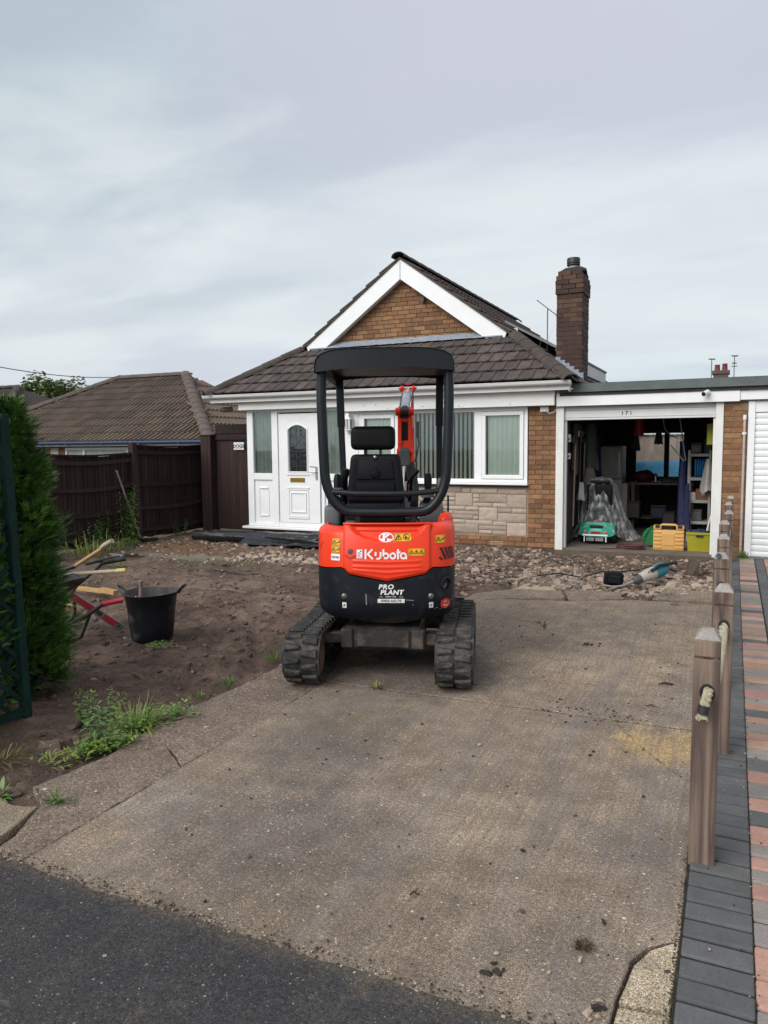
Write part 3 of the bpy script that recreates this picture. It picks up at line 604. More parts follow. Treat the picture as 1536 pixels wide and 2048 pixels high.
# the seam of dirt and moss along the drive's edges and joints
b = MB(); random.seed(5)
def seam(pts, w, n):
    for i in range(n):
        k = random.uniform(0, len(pts) - 1.001); j = int(k); f = k - j; p = Vector(pts[j]).lerp(Vector(pts[j + 1]), f)
        stone(b, (p.x + random.gauss(0, w), p.y + random.gauss(0, w), p.z), random.uniform(0.0015, 0.0045), random.randrange(2), 0.3)
seam([(-2.6, 1.915, 0.003), (-0.2, 1.91, 0.003)], 0.024, 500); seam([(-0.12, 1.9, 0.0), (-0.117, 3.0, 0.0), (-0.117, 7.8, 0.0)], 0.006, 700)
seam([(-2.468, 2.0, -0.004), (-2.468, 4.3, -0.004), (-2.468, 6.5, -0.004)], 0.006, 300); seam([(-2.4, 4.337, 0), (-0.15, 4.395, 0)], 0.004, 220); seam([(-2.4, 6.56, 0), (-0.15, 6.67, 0)], 0.007, 260)
seam([(-0.13, 3.67, 0), (-0.36, 3.985, 0), (-0.59, 4.375, 0)], 0.004, 60); seam([(-0.272, 1.8, 0), (-0.26, 2.11, 0), (-0.24, 2.30, 0), (-0.195, 2.388, 0), (-0.12, 2.475, 0)], 0.003, 40); seam([(-2.95, 2.4, 0), (-2.8, 2.3, 0), (-2.67, 2.05, 0)], 0.006, 60)
tag(b.build('moss_and_dirt_seam', [MOSS, DIRT]), kind='stuff')
# ================================================================== BUNGALOW
CX = -5.42; ZA = 4.88; SL = 0.725; FE = 11.10; FZ = 2.56; FS = 0.622
def zR(x): return ZA - SL * (x - CX)
def zL(x): return ZA + SL * (x - CX)
def zF(y): return FZ + FS * (y - FE)
house = thing('bungalow', 'brick bungalow with white porch, stone cladding under the window and a dark tiled gable roof', 'bungalow', (-5.4, 11.45, 0))
def P(name, mb, m, parent=house, **k): return mb.build(name, m, parent, world=True, **k)
WY = 11.45
# --- masonry backing (mortar colour shows in the joints)
w = MB()
w.bx(-2.872, -2.448, WY + 0.012, 11.70, -0.12, 2.3); w.bx(-5.80, -2.872, WY + 0.014, 11.70, -0.12, 0.965); w.bx(-8.04, -5.80, WY + 0.05, 11.70, -0.12, 0.12)
w.bx(-2.66, -2.45, 11.70, 20, -0.1, 2.45); w.bx(-8.05, -7.84, 11.70, 20, -0.1, 2.45); w.bx(-8.05, -2.45, 19.8, 20, -0.1, 2.45)
P('wall', w, MORTAR)
w = MB(); w.bx(-7.84, -2.66, 11.72, 19.8, -0.05, 0.1); w.bx(-7.84, -2.66, 11.55, 19.8, 2.30, 2.36); w.bx(-5.9, -5.84, 11.7, 15, 0.1, 2.3); w.bx(-7.84, -2.66, 14.6, 14.7, 0.1, 2.3)
P('room_lining', w, DARKIN)
# --- bricks
def brick_me(l, name='brick'):
    b = MB(); b.bx(0, l, -0.006, 0.05, 0, 0.065); return b.mesh(name, [BRICK])
BM = {}
random.seed(31)
def brick(x, y, z, l, parent, m=None, rot=0.0, off=None):
    key = (round(l, 3), m.name if m else '')
    if key not in BM:
        BM[key] = brick_me(l)
        if m: BM[key].materials.clear(); BM[key].materials.append(m)
    o = link('brick', BM[key], parent, Vector((x, y + random.uniform(-0.002, 0.003), z)) - wloc(parent)); o.rotation_euler = (0, random.uniform(-0.004, 0.004), rot); return o
def course(x0, x1, z, shift, y, parent, m=None):
    x = x0 - shift
    while x < x1 - 0.03:
        a = max(x, x0); e = min(x + 0.215, x1)
        if e - a > 0.035: brick(a, y, z, e - a, parent, m)
        x += 0.225
for i in range(29):
    z = 0.005 + i * 0.075
    course(-2.870, -2.452, z, [0.0, 0.1125][i % 2], WY, house)
for i in range(2):
    course(-4.6, -2.875, 0.005 + i * 0.075, [0.05, 0.16][i % 2], WY, house)
b = MB(); b.bx(-4.6, -2.42, WY - 0.02, WY + 0.03, -0.13, -0.004); P('damp_course_footing', b, M('stained_footing', (0.12, 0.085, 0.06), rough=0.95, ns=5, fine=0.4, bump=0.6, bs=40))
# gable
GY = 12.52
gw = MB(); gw.add([(CX - 2.0, GY + 0.012, 3.3), (CX + 2.0, GY + 0.012, 3.3), (CX, GY + 0.012, 3.3 + 2.0 * SL + 0.05), (CX - 2.0, GY + 0.2, 3.3), (CX + 2.0, GY + 0.2, 3.3), (CX, GY + 0.2, 3.3 + 2.0 * SL + 0.05)], [(0, 1, 2), (5, 4, 3), (0, 3, 4, 1), (1, 4, 5, 2), (2, 5, 3, 0)])
P('gable_wall', gw, MORTAR)
for i in range(17):
    z = 3.47 + i * 0.075; hw = (ZA - 0.30 - z) / SL
    if hw < 0.08: break
    course(CX - hw - 0.05, CX + hw + 0.05, z, [0.03, 0.14][i % 2] + (hw % 0.225), GY, house)
b = MB(); b.tube([(-5.03, GY - 0.01, 4.15), (-5.03, GY - 0.09, 4.13)], 0.035, 10); b.tube([(-5.03, GY - 0.085, 4.13), (-5.03, GY - 0.10, 4.125)], 0.042, 10); P('flue_stub', b, M('grey_stub', (0.16, 0.14, 0.12)), smooth=40)
# air brick
b = MB(); b.bx(-3.47, -3.27, WY - 0.012, WY + 0.02, 0.005, 0.068)
ab = P('air_brick', b, M('cream_terracotta', (0.50, 0.36, 0.20), rough=0.8, fine=0.2))
b = MB()
for r_ in range(2):
    for c_ in range(8): b.bx(-3.455 + c_ * 0.0225, -3.440 + c_ * 0.0225, WY - 0.0135, WY - 0.008, 0.014 + r_ * 0.026, 0.030 + r_ * 0.026)
P('vent_slot', b, INK, ab)
# --- stone cladding: irregular coursed blocks, rock faced
ST = [(180, 1175, 345, 1240), (360, 1195, 450, 1240), (460, 1195, 740, 1245), (750, 1200, 1050, 1250), (285, 1250, 472, 1395), (480, 1255, 545, 1300), (550, 1255, 845, 1350), (850, 1258, 1050, 1405), (130, 1245, 278, 1290),
      (130, 1297, 278, 1340), (480, 1307, 545, 1348), (130, 1347, 278, 1392), (480, 1357, 690, 1402), (698, 1357, 845, 1404), (130, 1400, 390, 1443), (398, 1403, 540, 1447), (548, 1408, 742, 1555), (750, 1412, 898, 1460), (905, 1412, 1050, 1462),
      (130, 1450, 190, 1545), (197, 1450, 252, 1492), (258, 1454, 540, 1502), (197, 1499, 478, 1547), (485, 1508, 540, 1550), (750, 1468, 1050, 1567), (130, 1553, 390, 1595), (398, 1556, 690, 1607), (698, 1563, 842, 1610), (130, 1602, 540, 1703), (548, 1614, 842, 1660), (850, 1574, 1050, 1722), (548, 1667, 690, 1708), (698, 1667, 842, 1712)]
def stone_face(x0, x1, z0, z1, sd):
    n, mrows = max(3, int((x1 - x0) / 0.035)), max(3, int((z1 - z0) / 0.022)); W = x1 - x0; H = z1 - z0; b = MB()
    def fn(u, v):
        e = min(u, 1 - u) * W; f = min(v, 1 - v) * H; ed = min(1.0, min(e, f) / 0.018)
        d = ed * (0.006 + 0.016 * abs(fbm(u * W + sd, v * H * 1.5, 13, 3)) + 0.006 * nz(u * W * 40, v * H * 40, sd)); return (u * W, -d, v * H)
    b.grid(n, mrows, fn); k = len(b.v)
    b.add([(0, 0.0, 0), (W, 0.0, 0), (W, 0.0, H), (0, 0.0, H), (0, 0.02, 0), (W, 0.02, 0), (W, 0.02, H), (0, 0.02, H)], [(0, 1, 5, 4), (1, 2, 6, 5), (2, 3, 7, 6), (3, 0, 4, 7)])
    return b.mesh('stone', [STONE], smooth=50)
for rep in range(2):
    for i, (a, t, c, d) in enumerate(ST):
        x0 = -4.20 + (a - 196) * (1.30 / 856) - rep * 1.42; x1 = -4.20 + (c - 196) * (1.30 / 856) - rep * 1.42
        zt = 0.945 - (t - 1160) * (0.79 / 562); zb = 0.945 - (d - 1160) * (0.79 / 562)
        if rep and (x0 < -5.8 or i in (19, 20)): continue
        o = link('stone', stone_face(x0, x1, zb, zt, i * 3.7 + rep), house, Vector((x0, WY + 0.006, zb)) - house.location)
b = MB(); b.bx(-5.80, -2.90, WY - 0.01, WY + 0.02, 0.925, 0.97); P('painted_sill_shade', b, M('sill_shade_tone', (0.14, 0.11, 0.09), rough=0.95, fine=0.3))  # dark strip: the shade under the sill put into the colour

# --- main window
def frame(x0, x1, z0, z1, w, y0, y1, b=None):
    b = b or MB(); b.bx(x0, x1, y0, y1, z0, z0 + w); b.bx(x0, x1, y0, y1, z1 - w, z1); b.bx(x0, x0 + w, y0, y1, z0 + w, z1 - w); b.bx(x1 - w, x1, y0, y1, z0 + w, z1 - w); return b
WN = frame(-5.80, -2.885, 0.995, 2.165, 0.055, WY - 0.02, WY + 0.05)
WN.bx(-3.74, -3.62, WY - 0.021, WY + 0.05, 1.05, 2.11); WN.bx(-5.12, -5.0, WY - 0.021, WY + 0.05, 1.05, 2.11)
win = P('window', WN, UPVC, bevel=0.004)
for x0, x1 in ((-3.615, -2.945), (-5.745, -5.125)):
    P('casement', frame(x0, x1, 1.055, 2.105, 0.062, WY - 0.036, WY + 0.03), UPVC, win, bevel=0.008, seg=2)
b = MB(); b.bx(-5.84, -2.865, WY - 0.10, WY + 0.02, 0.962, 0.992); P('sill', b, UPVC, win, bevel=0.008, seg=2)
for x0, x1 in ((-3.56, -3.0), (-5.0, -3.74), (-5.69, -5.18)):
    b = MB(); b.bx(x0 - 0.01, x1 + 0.01, WY + 0.004, WY + 0.012, 1.05, 2.11); P('pane', b, GLASS, win)
def curtain(x0, x1, z0, z1, y, m, parent, amp=0.02, f=14, seed=0.0):
    n = int((x1 - x0) / 0.012); b = MB()
    b.grid(n, 3, lambda u, v: (x0 + (x1 - x0) * u, y + amp * math.sin(u * (x1 - x0) * 6.28 * f + 2.2 * nz(u * 5 + seed)) * (0.55 + 0.45 * nz(u * 9, seed)), z0 + (z1 - z0) * v))
    return P('curtain', b, m, parent, smooth=80)
curtain(-3.53, -2.96, 1.02, 2.12, WY + 0.04, CURTAIN, win, 0.018, 13, 1); curtain(-5.66, -5.05, 1.02, 2.12, WY + 0.04, CURTAIN, win, 0.018, 13, 5)
for i in range(18):
    x = -5.02 + i * 0.074; b = MB(); b.obx((0, 0, 0), (0.042, 0.002, 1.06), rz(R(44 + random.uniform(-8, 8))) @ ry(R(random.uniform(-0.6, 0.6))))
    me = b.mesh('blind_slat', [BLIND]); link('blind_slat', me, win, Vector((x, WY + 0.045, 1.58)) - wloc(win))

# --- porch front: side light, door, side light
PY = WY - 0.02
pf = MB()
for x0, x1 in ((-8.06, -7.93), (-7.53, -7.40), (-6.52, -6.455), (-6.10, -6.055)): pf.bx(x0, x1, PY - 0.03, PY + 0.07, 0.15, 2.25)
pf.bx(-7.93, -7.53, PY - 0.029, PY + 0.07, 2.21, 2.25); pf.bx(-7.40, -6.52, PY - 0.028, PY + 0.07, 2.19, 2.25); pf.bx(-6.455, -6.10, PY - 0.029, PY + 0.07, 2.20, 2.25)
pf.bx(-7.40, -6.52, PY - 0.027, PY + 0.07, 0.150, 0.238); pf.bx(-7.93, -7.53, PY - 0.028, PY + 0.07, 0.99, 1.11); pf.bx(-6.455, -6.10, PY - 0.028, PY + 0.07, 0.99, 1.11); pf.bx(-7.93, -7.53, PY - 0.028, PY + 0.07, 0.15, 0.21); pf.bx(-6.455, -6.10, PY - 0.028, PY + 0.07, 0.15, 0.21)
P('porch_frame', pf, UPVC, bevel=0.005)
b = MB(); b.bx(-8.14, -6.0, PY - 0.13, PY + 0.07, 0.105, 0.148); P('doorstep', b, UPVC, bevel=0.012, seg=2)
b = MB(); b.bx(-8.0, -6.0, PY + 0.01, PY + 0.10, -0.12, 0.104); P('step_plinth', b, M('red_step_brick', (0.16, 0.075, 0.055), rough=0.9, ns=5, fine=0.4))
for x0, x1 in ((-7.93, -7.53), (-6.455, -6.10)):
    b = MB(); b.bx(x0, x1, PY + 0.004, PY + 0.012, 1.11, 2.21); P('sidelight_pane', b, GLASS)
    b = MB(); b.bx(x0, x1, PY + 0.0, PY + 0.03, 0.21, 0.99); c_ = (x0 + x1) / 2
    pn = P('porch_panel', b, UPVC)
    b = frame(c_ - 0.11, c_ + 0.11, 0.32, 0.86, 0.018, PY - 0.010, PY + 0.002)
    for z in (0.33, 0.83): b.bx(c_ - 0.085, c_ + 0.085, PY - 0.02, PY + 0.002, z, z + 0.025)
    P('panel_moulding', b, UPVC, pn, bevel=0.005)
    curtain(x0 + 0.01, x1 - 0.01, 1.05, 2.22, PY + 0.06, M('grey_net', (0.47, 0.50, 0.46), (0.34, 0.37, 0.34), rough=0.9), house, 0.02, 12, x0)
# door leaf
dl = MB(); X0, X1 = -7.375, -6.545
def arch(u):   # head of the door light
    return 1.885 + 0.075 * (1 - ((u + 6.985) / 0.185) ** 2)
xs_ = [-7.17 + 0.37 * i / 12 for i in range(13)]
dl.bx(X0, -7.17, PY - 0.035, PY + 0.02, 0.24, 2.165); dl.bx(-6.80, X1, PY - 0.035, PY + 0.02, 0.24, 2.165); dl.bx(-7.17, -6.80, PY - 0.035, PY + 0.02, 0.24, 1.145)
for i in range(12):
    a, c_ = xs_[i], xs_[i + 1]
    dl.add([(a, PY - 0.035, arch(a)), (c_, PY - 0.035, arch(c_)), (c_, PY - 0.035, 2.165), (a, PY - 0.035, 2.165), (a, PY + 0.02, arch(a)), (c_, PY + 0.02, arch(c_)), (c_, PY + 0.02, 2.165), (a, PY + 0.02, 2.165)], [(0, 1, 2, 3), (7, 6, 5, 4), (0, 4, 5, 1), (2, 6, 7, 3)])
door = P('door', dl, UPVC)
b = MB(); b.tube([(-7.185, PY - 0.04, 1.13), (-7.185, PY - 0.04, 1.88)] + [(x, PY - 0.04, arch(x) + 0.012) for x in xs_] + [(-6.785, PY - 0.04, 1.88), (-6.785, PY - 0.04, 1.13)], 0.013, 6, closed=True)
b.bx(-7.215, -6.755, PY - 0.052, PY - 0.03, 1.085, 1.11); b.bx(-7.21, -6.76, PY - 0.05, PY - 0.03, 0.845, 0.87)
frame(-7.19, -6.77, 0.34, 0.835, 0.018, PY - 0.046, PY - 0.03, b); frame(-7.14, -6.82, 0.42, 0.775, 0.016, PY - 0.05, PY - 0.03, b)
b.bx(-7.20, -6.765, PY - 0.052, PY - 0.03, 0.31, 0.335)
P('door_moulding', b, UPVC, door, smooth=40)
b = MB(); b.bx(-7.172, -6.798, PY - 0.008, PY, 1.143, 1.962); P('door_glass', b, GLASS, door)
b = MB()   # leaded scrolls in the light
for sx in (-1, 1):
    for k, (cx_, cz_, r_) in enumerate(((0.10, 1.78, 0.055), (0.115, 1.62, 0.04), (0.10, 1.30, 0.05), (0.12, 1.42, 0.035), (0.05, 1.86, 0.03))):
        b.tube([(-6.985 + sx * (cx_ + r_ * (1 - j / 14) * math.cos(j * 0.75)), PY - 0.012, cz_ + r_ * (1 - j / 14) * math.sin(j * 0.75)) for j in range(13)], 0.004, 4)
    b.tube([(-6.985 + sx * 0.155, PY - 0.012, 1.15), (-6.985 + sx * 0.155, PY - 0.012, 1.9)], 0.003, 4); b.tube([(-6.985 + sx * 0.04, PY - 0.012, 1.15), (-6.985 + sx * 0.04, PY - 0.012, 1.95)], 0.003, 4)
    b.tube([(-6.985 + sx * 0.155, PY - 0.012, 1.5), (-6.985, PY - 0.012, 1.66), (-6.985, PY - 0.012, 1.70)], 0.003, 4); b.tube([(-6.985 + sx * 0.155, PY - 0.012, 1.55), (-6.985, PY - 0.012, 1.38)], 0.003, 4)
for z in (1.24, 1.5, 1.74): b.tube([(-7.165, PY - 0.012, z), (-6.805, PY - 0.012, z)], 0.003, 4)
P('leaded_pattern', b, M('lead_came', (0.16, 0.15, 0.15), rough=0.5, metal=0.5), door)
b = MB(); b.bx(-7.16, -6.81, PY + 0.02, PY + 0.025, 1.14, 1.97); P('door_backing', b, M('dark_tinted_sheet', (0.05, 0.035, 0.035), (0.03, 0.06, 0.08), rough=0.6, ns=6), door)  # flat dark sheet just behind the door glass, mottled dull red and blue
b = MB(); b.bx(-7.145, -6.845, PY - 0.048, PY - 0.03, 0.955, 1.035); lb = P('letterbox', b, BRASS, door, bevel=0.006)
b = MB(); b.bx(-7.115, -6.875, PY - 0.054, PY - 0.046, 0.972, 1.018); P('letter_flap', b, M('dark_brass', (0.48, 0.30, 0.06), rough=0.35, metal=0.9), lb, bevel=0.004)
b = MB(); b.bx(-6.625, -6.585, PY - 0.045, PY - 0.03, 1.0, 1.22); b.tube([(-6.605, PY - 0.045, 1.14), (-6.605, PY - 0.09, 1.14), (-6.72, PY - 0.09, 1.14)], 0.010, 8); P('door_handle', b, SILVER, door, smooth=40)
# white panel between porch and window
b = MB(); b.bx(-6.055, -5.80, WY - 0.03, WY + 0.03, 0.12, 2.2); P('cladding_panel', b, UPVC)
# --- fascia boards, soffit, gutter
b = MB(); b.bx(-8.14, -6.065, WY - 0.185, WY + 0.2, 2.245, 2.385); P('porch_fascia', b, UPVC_OLD, bevel=0.004)
b = MB(); b.bx(-6.055, -2.45, WY - 0.165, WY + 0.2, 2.168, 2.386); P('fascia', b, UPVC_OLD, bevel=0.004)
b = MB()
for x, z in ((-5.62, 2.25), (-5.18, 2.20), (-4.56, 2.21), (-3.95, 2.20), (-4.2, 2.26), (-3.12, 2.205), (-5.4, 2.27)): b.obx((x, WY - 0.166, z), (0.012, 0.004, 0.014), ry(0.6))
P('screw_hole', b, INK)
b = MB(); b.bx(-8.70, -2.17, 11.17, WY + 0.1, 2.387, 2.400); P('soffit', b, UPVC_OLD)
b = MB(); b.bx(-8.66, -2.20, 11.145, 11.17, 2.380, 2.505); b.bx(-2.225, -2.20, 11.17, 12.4, 2.36, 2.5); P('eaves_fascia', b, UPVC_OLD, bevel=0.003)
gt = MB(); gy = 11.085; gz = 2.502
prof = [(0.052 * math.cos(a), 0.052 * math.sin(a)) for a in [math.pi + i * math.pi / 8 for i in range(9)]]
prof = [(-0.057, 0.004), (-0.057, 0.012)] + [(-0.052, 0.010)] + prof[1:] + [(0.052, 0.014), (0.046, 0.014)] + [(0.046 * math.cos(a), 0.046 * math.sin(a)) for a in [0 - i * math.pi / 8 for i in range(9)]]
gt.prism(prof, lambda a, c: (-8.76, gy + a, gz + c), lambda a, c: (-2.17, gy + a, gz + c))
gut = P('gutter', gt, GUTTER, smooth=35, tri=True)
for x in (-8.72, -8.2, -7.4, -6.62, -5.9, -5.1, -4.25, -4.17, -3.35, -2.55, -2.19):
    b = MB(); b.prism([(0.056 * math.cos(a), 0.056 * math.sin(a)) for a in [math.pi + i * math.pi / 8 for i in range(9)]] + [(0.056, 0.012), (-0.062, 0.012)], lambda a, c: (x - 0.014, gy + a, gz + c), lambda a, c: (x + 0.014, gy + a, gz + c)); P('gutter_bracket', b, GUTTER, gut, tri=True)
b = MB(); b.prism([(0.054 * math.cos(a), 0.054 * math.sin(a)) for a in [math.pi + i * math.pi / 8 for i in range(9)]], lambda a, c: (-2.178, gy + a, gz + c), lambda a, c: (-2.166, gy + a, gz + c)); b.prism([(0.054 * math.cos(a), 0.054 * math.sin(a)) for a in [math.pi + i * math.pi / 8 for i in range(9)]], lambda a, c: (-8.764, gy + a, gz + c), lambda a, c: (-8.752, gy + a, gz + c)); P('gutter_end', b, GUTTER, gut)
# --- roofs
def frame_mat(o, ex, ey):
    ex = Vector(ex).normalized(); ey = Vector(ey).normalized(); n = ex.cross(ey)
    return Matrix(((ex.x, ey.x, n.x, o[0]), (ex.y, ey.y, n.y, o[1]), (ex.z, ey.z, n.z, o[2]), (0, 0, 0, 1)))
def tile_geo(b, w, l, m=None, ribs=1):
    """interlocking tile: tilted flat pans, raised lap on the right, thick dropped nose"""
    t0, t1 = 0.042 + 0.006 * (ribs > 1), 0.008; xs2 = []; q_ = 1.0 
    for r_ in range(ribs):
        a = w * r_ / ribs; ww = w / ribs
        xs2 += [(a + 0.002, -0.004 * q_), (a + ww * 0.10, -0.006 * q_), (a + ww * 0.66, -0.006 * q_), (a + ww * 0.76, 0.006 * q_), (a + ww * 0.92, 0.007 * q_), (a + ww * 0.985, -0.008 * q_)]
    if ribs > 1: xs2 = [q for r_ in range(ribs) for q in ((w * r_ / ribs, -0.022), (w * (r_ + .28) / ribs, -0.020), (w * (r_ + .50) / ribs, 0.014), (w * (r_ + .70) / ribs, 0.020), (w * (r_ + .90) / ribs, 0.012), (w * (r_ + .97) / ribs, -0.022))]
    n = len(xs2); vs = []
    for y_, t_ in ((-0.02, t0), (l, t1)):
        vs += [(x, y_, t_ + h) for x, h in xs2] + [(x, y_, t_ - 0.022 + (h if y_ < 0 else 0) * 0.6) for x, h in xs2]
    fs = [(i, i + 1, 2 * n + i + 1, 2 * n + i) for i in range(n - 1)] + [(n + i + 1, n + i, i, i + 1)[::-1] for i in range(n - 1)] + [(0, 2 * n, 3 * n, n), (n - 1, 2 * n - 1, 4 * n - 1, 3 * n - 1)]
    vs = [m @ Vector(v) for v in vs] if m else vs
    b.add(vs, fs)
TW, TG = 0.205, 0.330
b = MB(); tile_geo(b, TW, TG + 0.05); TILE_ME = b.mesh('roof_tile', [TILE])
sl_len = math.hypot(1, FS)
# under-felt planes so that no light leaks between tiles
b = MB()
hipx = lambda y: CX + (ZA - zF(y)) / SL
yt = 12.62
b.add([(2 * CX - hipx(FE), FE, FZ - 0.02), (hipx(FE), FE, FZ - 0.02), (hipx(yt), yt, zF(yt) - 0.02), (2 * CX - hipx(yt), yt, zF(yt) - 0.02)], [(0, 1, 2, 3)])
xe = -2.16
b.add([(CX, 12.36, ZA - 0.03), (CX, 20.3, ZA - 0.03), (xe, 20.3, zR(xe) - 0.03), (xe, 11.1, zR(xe) - 0.03), (hipx(12.36), 12.36, zF(12.36) - 0.03)], [(0, 1, 2, 3, 4)])
xl = 2 * CX - xe
b.add([(CX, 12.36, ZA - 0.03), (CX, 20.3, ZA - 0.03), (xl, 20.3, zR(xe) - 0.03), (xl, 11.1, zR(xe) - 0.03), (2 * CX - hipx(12.36), 12.36, zF(12.36) - 0.03)], [(4, 3, 2, 1, 0)])
b.add([(xl, 20.3, zR(xe)), (xe, 20.3, zR(xe)), (CX, 20.3, ZA)], [(0, 1, 2)])
s_recalc['on'] = False
roof = P('roof', b, M('roof_underlay', (0.04, 0.036, 0.033), rough=0.95)); s_recalc['on'] = True
def clip_piece(me_src, mat4, planes, name, m, parent):
    bm = bmesh.new(); bm.from_mesh(me_src); bm.transform(mat4)
    for co, no in planes:
        bmesh.ops.bisect_plane(bm, geom=bm.verts[:] + bm.edges[:] + bm.faces[:], plane_co=co, plane_no=no, clear_outer=True)
    if len(bm.faces) == 0: bm.free(); return None
    off = wloc(parent)
    for v in bm.verts: v.co -= off
    me = bpy.data.meshes.new(name); bm.to_mesh(me); bm.free(); me.materials.append(m); return link(name, me, parent)
hipdirR = Vector((hipx(12.45) - hipx(FE), 12.45 - FE, zF(12.45) - FZ)).normalized()
nF = Vector((0, -FS, 1)).normalized()
noR = hipdirR.cross(nF).normalized();  noR = noR if noR.x > 0 else -noR
hipdirL = Vector((-hipdirR.x, hipdirR.y, hipdirR.z)); noL = Vector((-noR.x, noR.y, noR.z))
coR = Vector((hipx(FE), FE, FZ)); coL = Vector((2 * CX - hipx(FE), FE, FZ))
random.seed(8)
xl0 = coL.x - 0.05
for r_ in range(5):
    y = FE - 0.035 + r_ * TG / sl_len; z = zF(y); x = xl0 + (r_ % 2) * TW / 2 - TW
    while x < coR.x + 0.1:
        mt = frame_mat((x, y, z), (1, 0, 0), (0, 1, FS)) @ Matrix.Rotation(random.uniform(-0.006, 0.006), 4, 'Z') @ Matrix.Translation((0, 0, random.uniform(0, 0.003)))
        inside = all((mt @ Vector((px_, py_, 0.02)) - co).dot(no) < -0.01 for co, no in ((coR, noR), (coL, noL)) for px_, py_ in ((0, 0), (TW, 0), (0, TG), (TW, TG)))
        if inside and r_ < 4:
            o = link('roof_tile', TILE_ME, house); o.matrix_basis = Matrix.Translation(-house.location) @ mt
        else:
            pl = [(coR, noR), (coL, noL)] + ([(Vector((0, 12.48, 0)), Vector((0, 1, 0)))] if r_ == 4 else [])
            clip_piece(TILE_ME, mt, pl, 'roof_tile', TILE, house)
        x += TW
# main slopes: right slope columns nearest the gable as single tiles, the rest as one mass
rest = MB(); slen = math.hypot(1, SL); cnt = 0
for c_ in range(38):
    for r_ in range(13):
        for side in (1, -1):
            y = 12.34 + c_ * TW + (0 if side > 0 else TW); ex = (0, 1, 0) if side > 0 else (0, -1, 0)
            xo = (coR.x + 0.10 - r_ * TG / slen); zo = zR(xo)
            if side < 0: xo = 2 * CX - xo
            if (xo - CX) * side < 0.16: continue
            mt = frame_mat((xo, y, zo), ex, (-side, 0, SL))
            if side > 0 and c_ < 9 and r_ < 13:
                o = link('roof_tile', TILE_ME, house); o.matrix_basis = Matrix.Translation(-house.location) @ mt; cnt += 1
            else: tile_geo(rest, TW, TG + 0.05, mt)
# front strips of the main slopes beside the hips
for side in (1,):
    for c_ in range(1, 8):
        for r_ in range(5):
            y = 12.34 - c_ * TW + (0 if side > 0 else TW); xo = coR.x + 0.10 - r_ * TG / slen; zo = zR(xo)
            if zo + 0.1 > zF(y) - 0.02 + 0.30 * 0: 
                if zF(y + 0.1) < zo + 0.12: continue
            if side < 0: xo = 2 * CX - xo
            tile_geo(rest, TW, TG + 0.05, frame_mat((xo, y, zo), (0, side, 0), (-side, 0, SL)))
tag(P('roof_tile_field', rest, TILE), kind='stuff')
def halfround(p0, p1, nrm, r, L, m, name='ridge_tile', parent=house):
    p0 = Vector(p0); p1 = Vector(p1); d = (p1 - p0); T = d.length; d.normalize(); nv = Vector(nrm).normalized(); sx = d.cross(nv); n = max(1, round(T / L)); st = T / n
    for i in range(n):
        a = p0 + d * (i * st - 0.012); e = p0 + d * ((i + 1) * st + 0.012); b = MB(); k = 9; ring = []
        for q, rr in ((a, r * 1.06), (e, r * 0.97)):
            for ro in (rr, rr - 0.016): ring += [q + sx * (math.cos(math.pi * j / (k - 1)) * ro) + nv * (math.sin(math.pi * j / (k - 1)) * ro * 0.72) for j in range(k)]
        fs = [(j, j + 1, 2 * k + j + 1, 2 * k + j) for j in range(k - 1)] + [(k + j + 1, k + j, 3 * k + j, 3 * k + j + 1) for j in range(k - 1)] + [(j + 1, j, k + j, k + j + 1) for j in range(k - 1)] + [(2 * k + j, 2 * k + j + 1, 3 * k + j + 1, 3 * k + j) for j in range(k - 1)] + [(0, 2 * k, 3 * k, k), (k - 1, 2 * k - 1, 4 * k - 1, 3 * k - 1)]
        b.add(ring, fs); P(name, b, m, parent, smooth=50)
for co, dv in ((coR, hipdirR), (coL, hipdirL)):
    q0 = co - dv * 0.10 + Vector((0, 0, -0.01)); q1 = co + dv * ((12.43 - FE) / dv.y) + Vector((0, 0, 0.0))
    halfround(q0, q1, (0.25 * (1 if co is coR else -1), -0.3, 1), 0.125, 0.44, RIDGE)
halfround((CX, 12.30, ZA - 0.015), (CX, 20.3, ZA - 0.015), (0, 0, 1), 0.125, 0.44, RIDGE)
# barge boards with a soffit behind
for s_ in (1, -1):
    b = MB(); x0 = CX; x1 = CX + s_ * 1.93
    def bz(x, o): return ZA - SL * abs(x - CX) - o
    pts = [(x0, bz(x0, 0.03)), (x1, bz(x1, 0.03)), (x1 - s_ * 0.06, bz(x1, 0.18)), (x1 - s_ * 0.28, bz(x1 - s_ * 0.28, 0.375)), (x0, bz(x0, 0.375))]
    b.prism(pts, lambda x, z: (x, 12.375, z), lambda x, z: (x, 12.40, z)); P('bargeboard', b, UPVC, bevel=0.003)
    b = MB(); b.prism([(x0, bz(x0, 0.34)), (x1, bz(x1, 0.34)), (x1, bz(x1, 0.36)), (x0, bz(x0, 0.36))], lambda x, z: (x, 12.40, z), lambda x, z: (x, GY + 0.02, z)); P('barge_soffit', b, UPVC_OLD)
b = MB(); b.bx(CX - 0.006, CX + 0.006, 12.371, 12.376, ZA - 0.37, ZA - 0.04); P('barge_joint', b, M('grey_joint_filler', (0.4, 0.41, 0.41)))  # thin grey strip along the joint of the two boards
# verge under-tiles: mortar bed line
for s_ in (1, -1):
    b = MB(); b.prism([(CX, ZA - 0.03), (CX + s_ * 2.0, ZA - 0.03 - SL * 2.0), (CX + s_ * 2.0, ZA + 0.0 - SL * 2.0), (CX, ZA + 0.0)], lambda x, z: (x, 12.352, z), lambda x, z: (x, 12.45, z)); P('verge_bed', b, M('verge_mortar', (0.13, 0.12, 0.105), rough=0.95, fine=0.4))
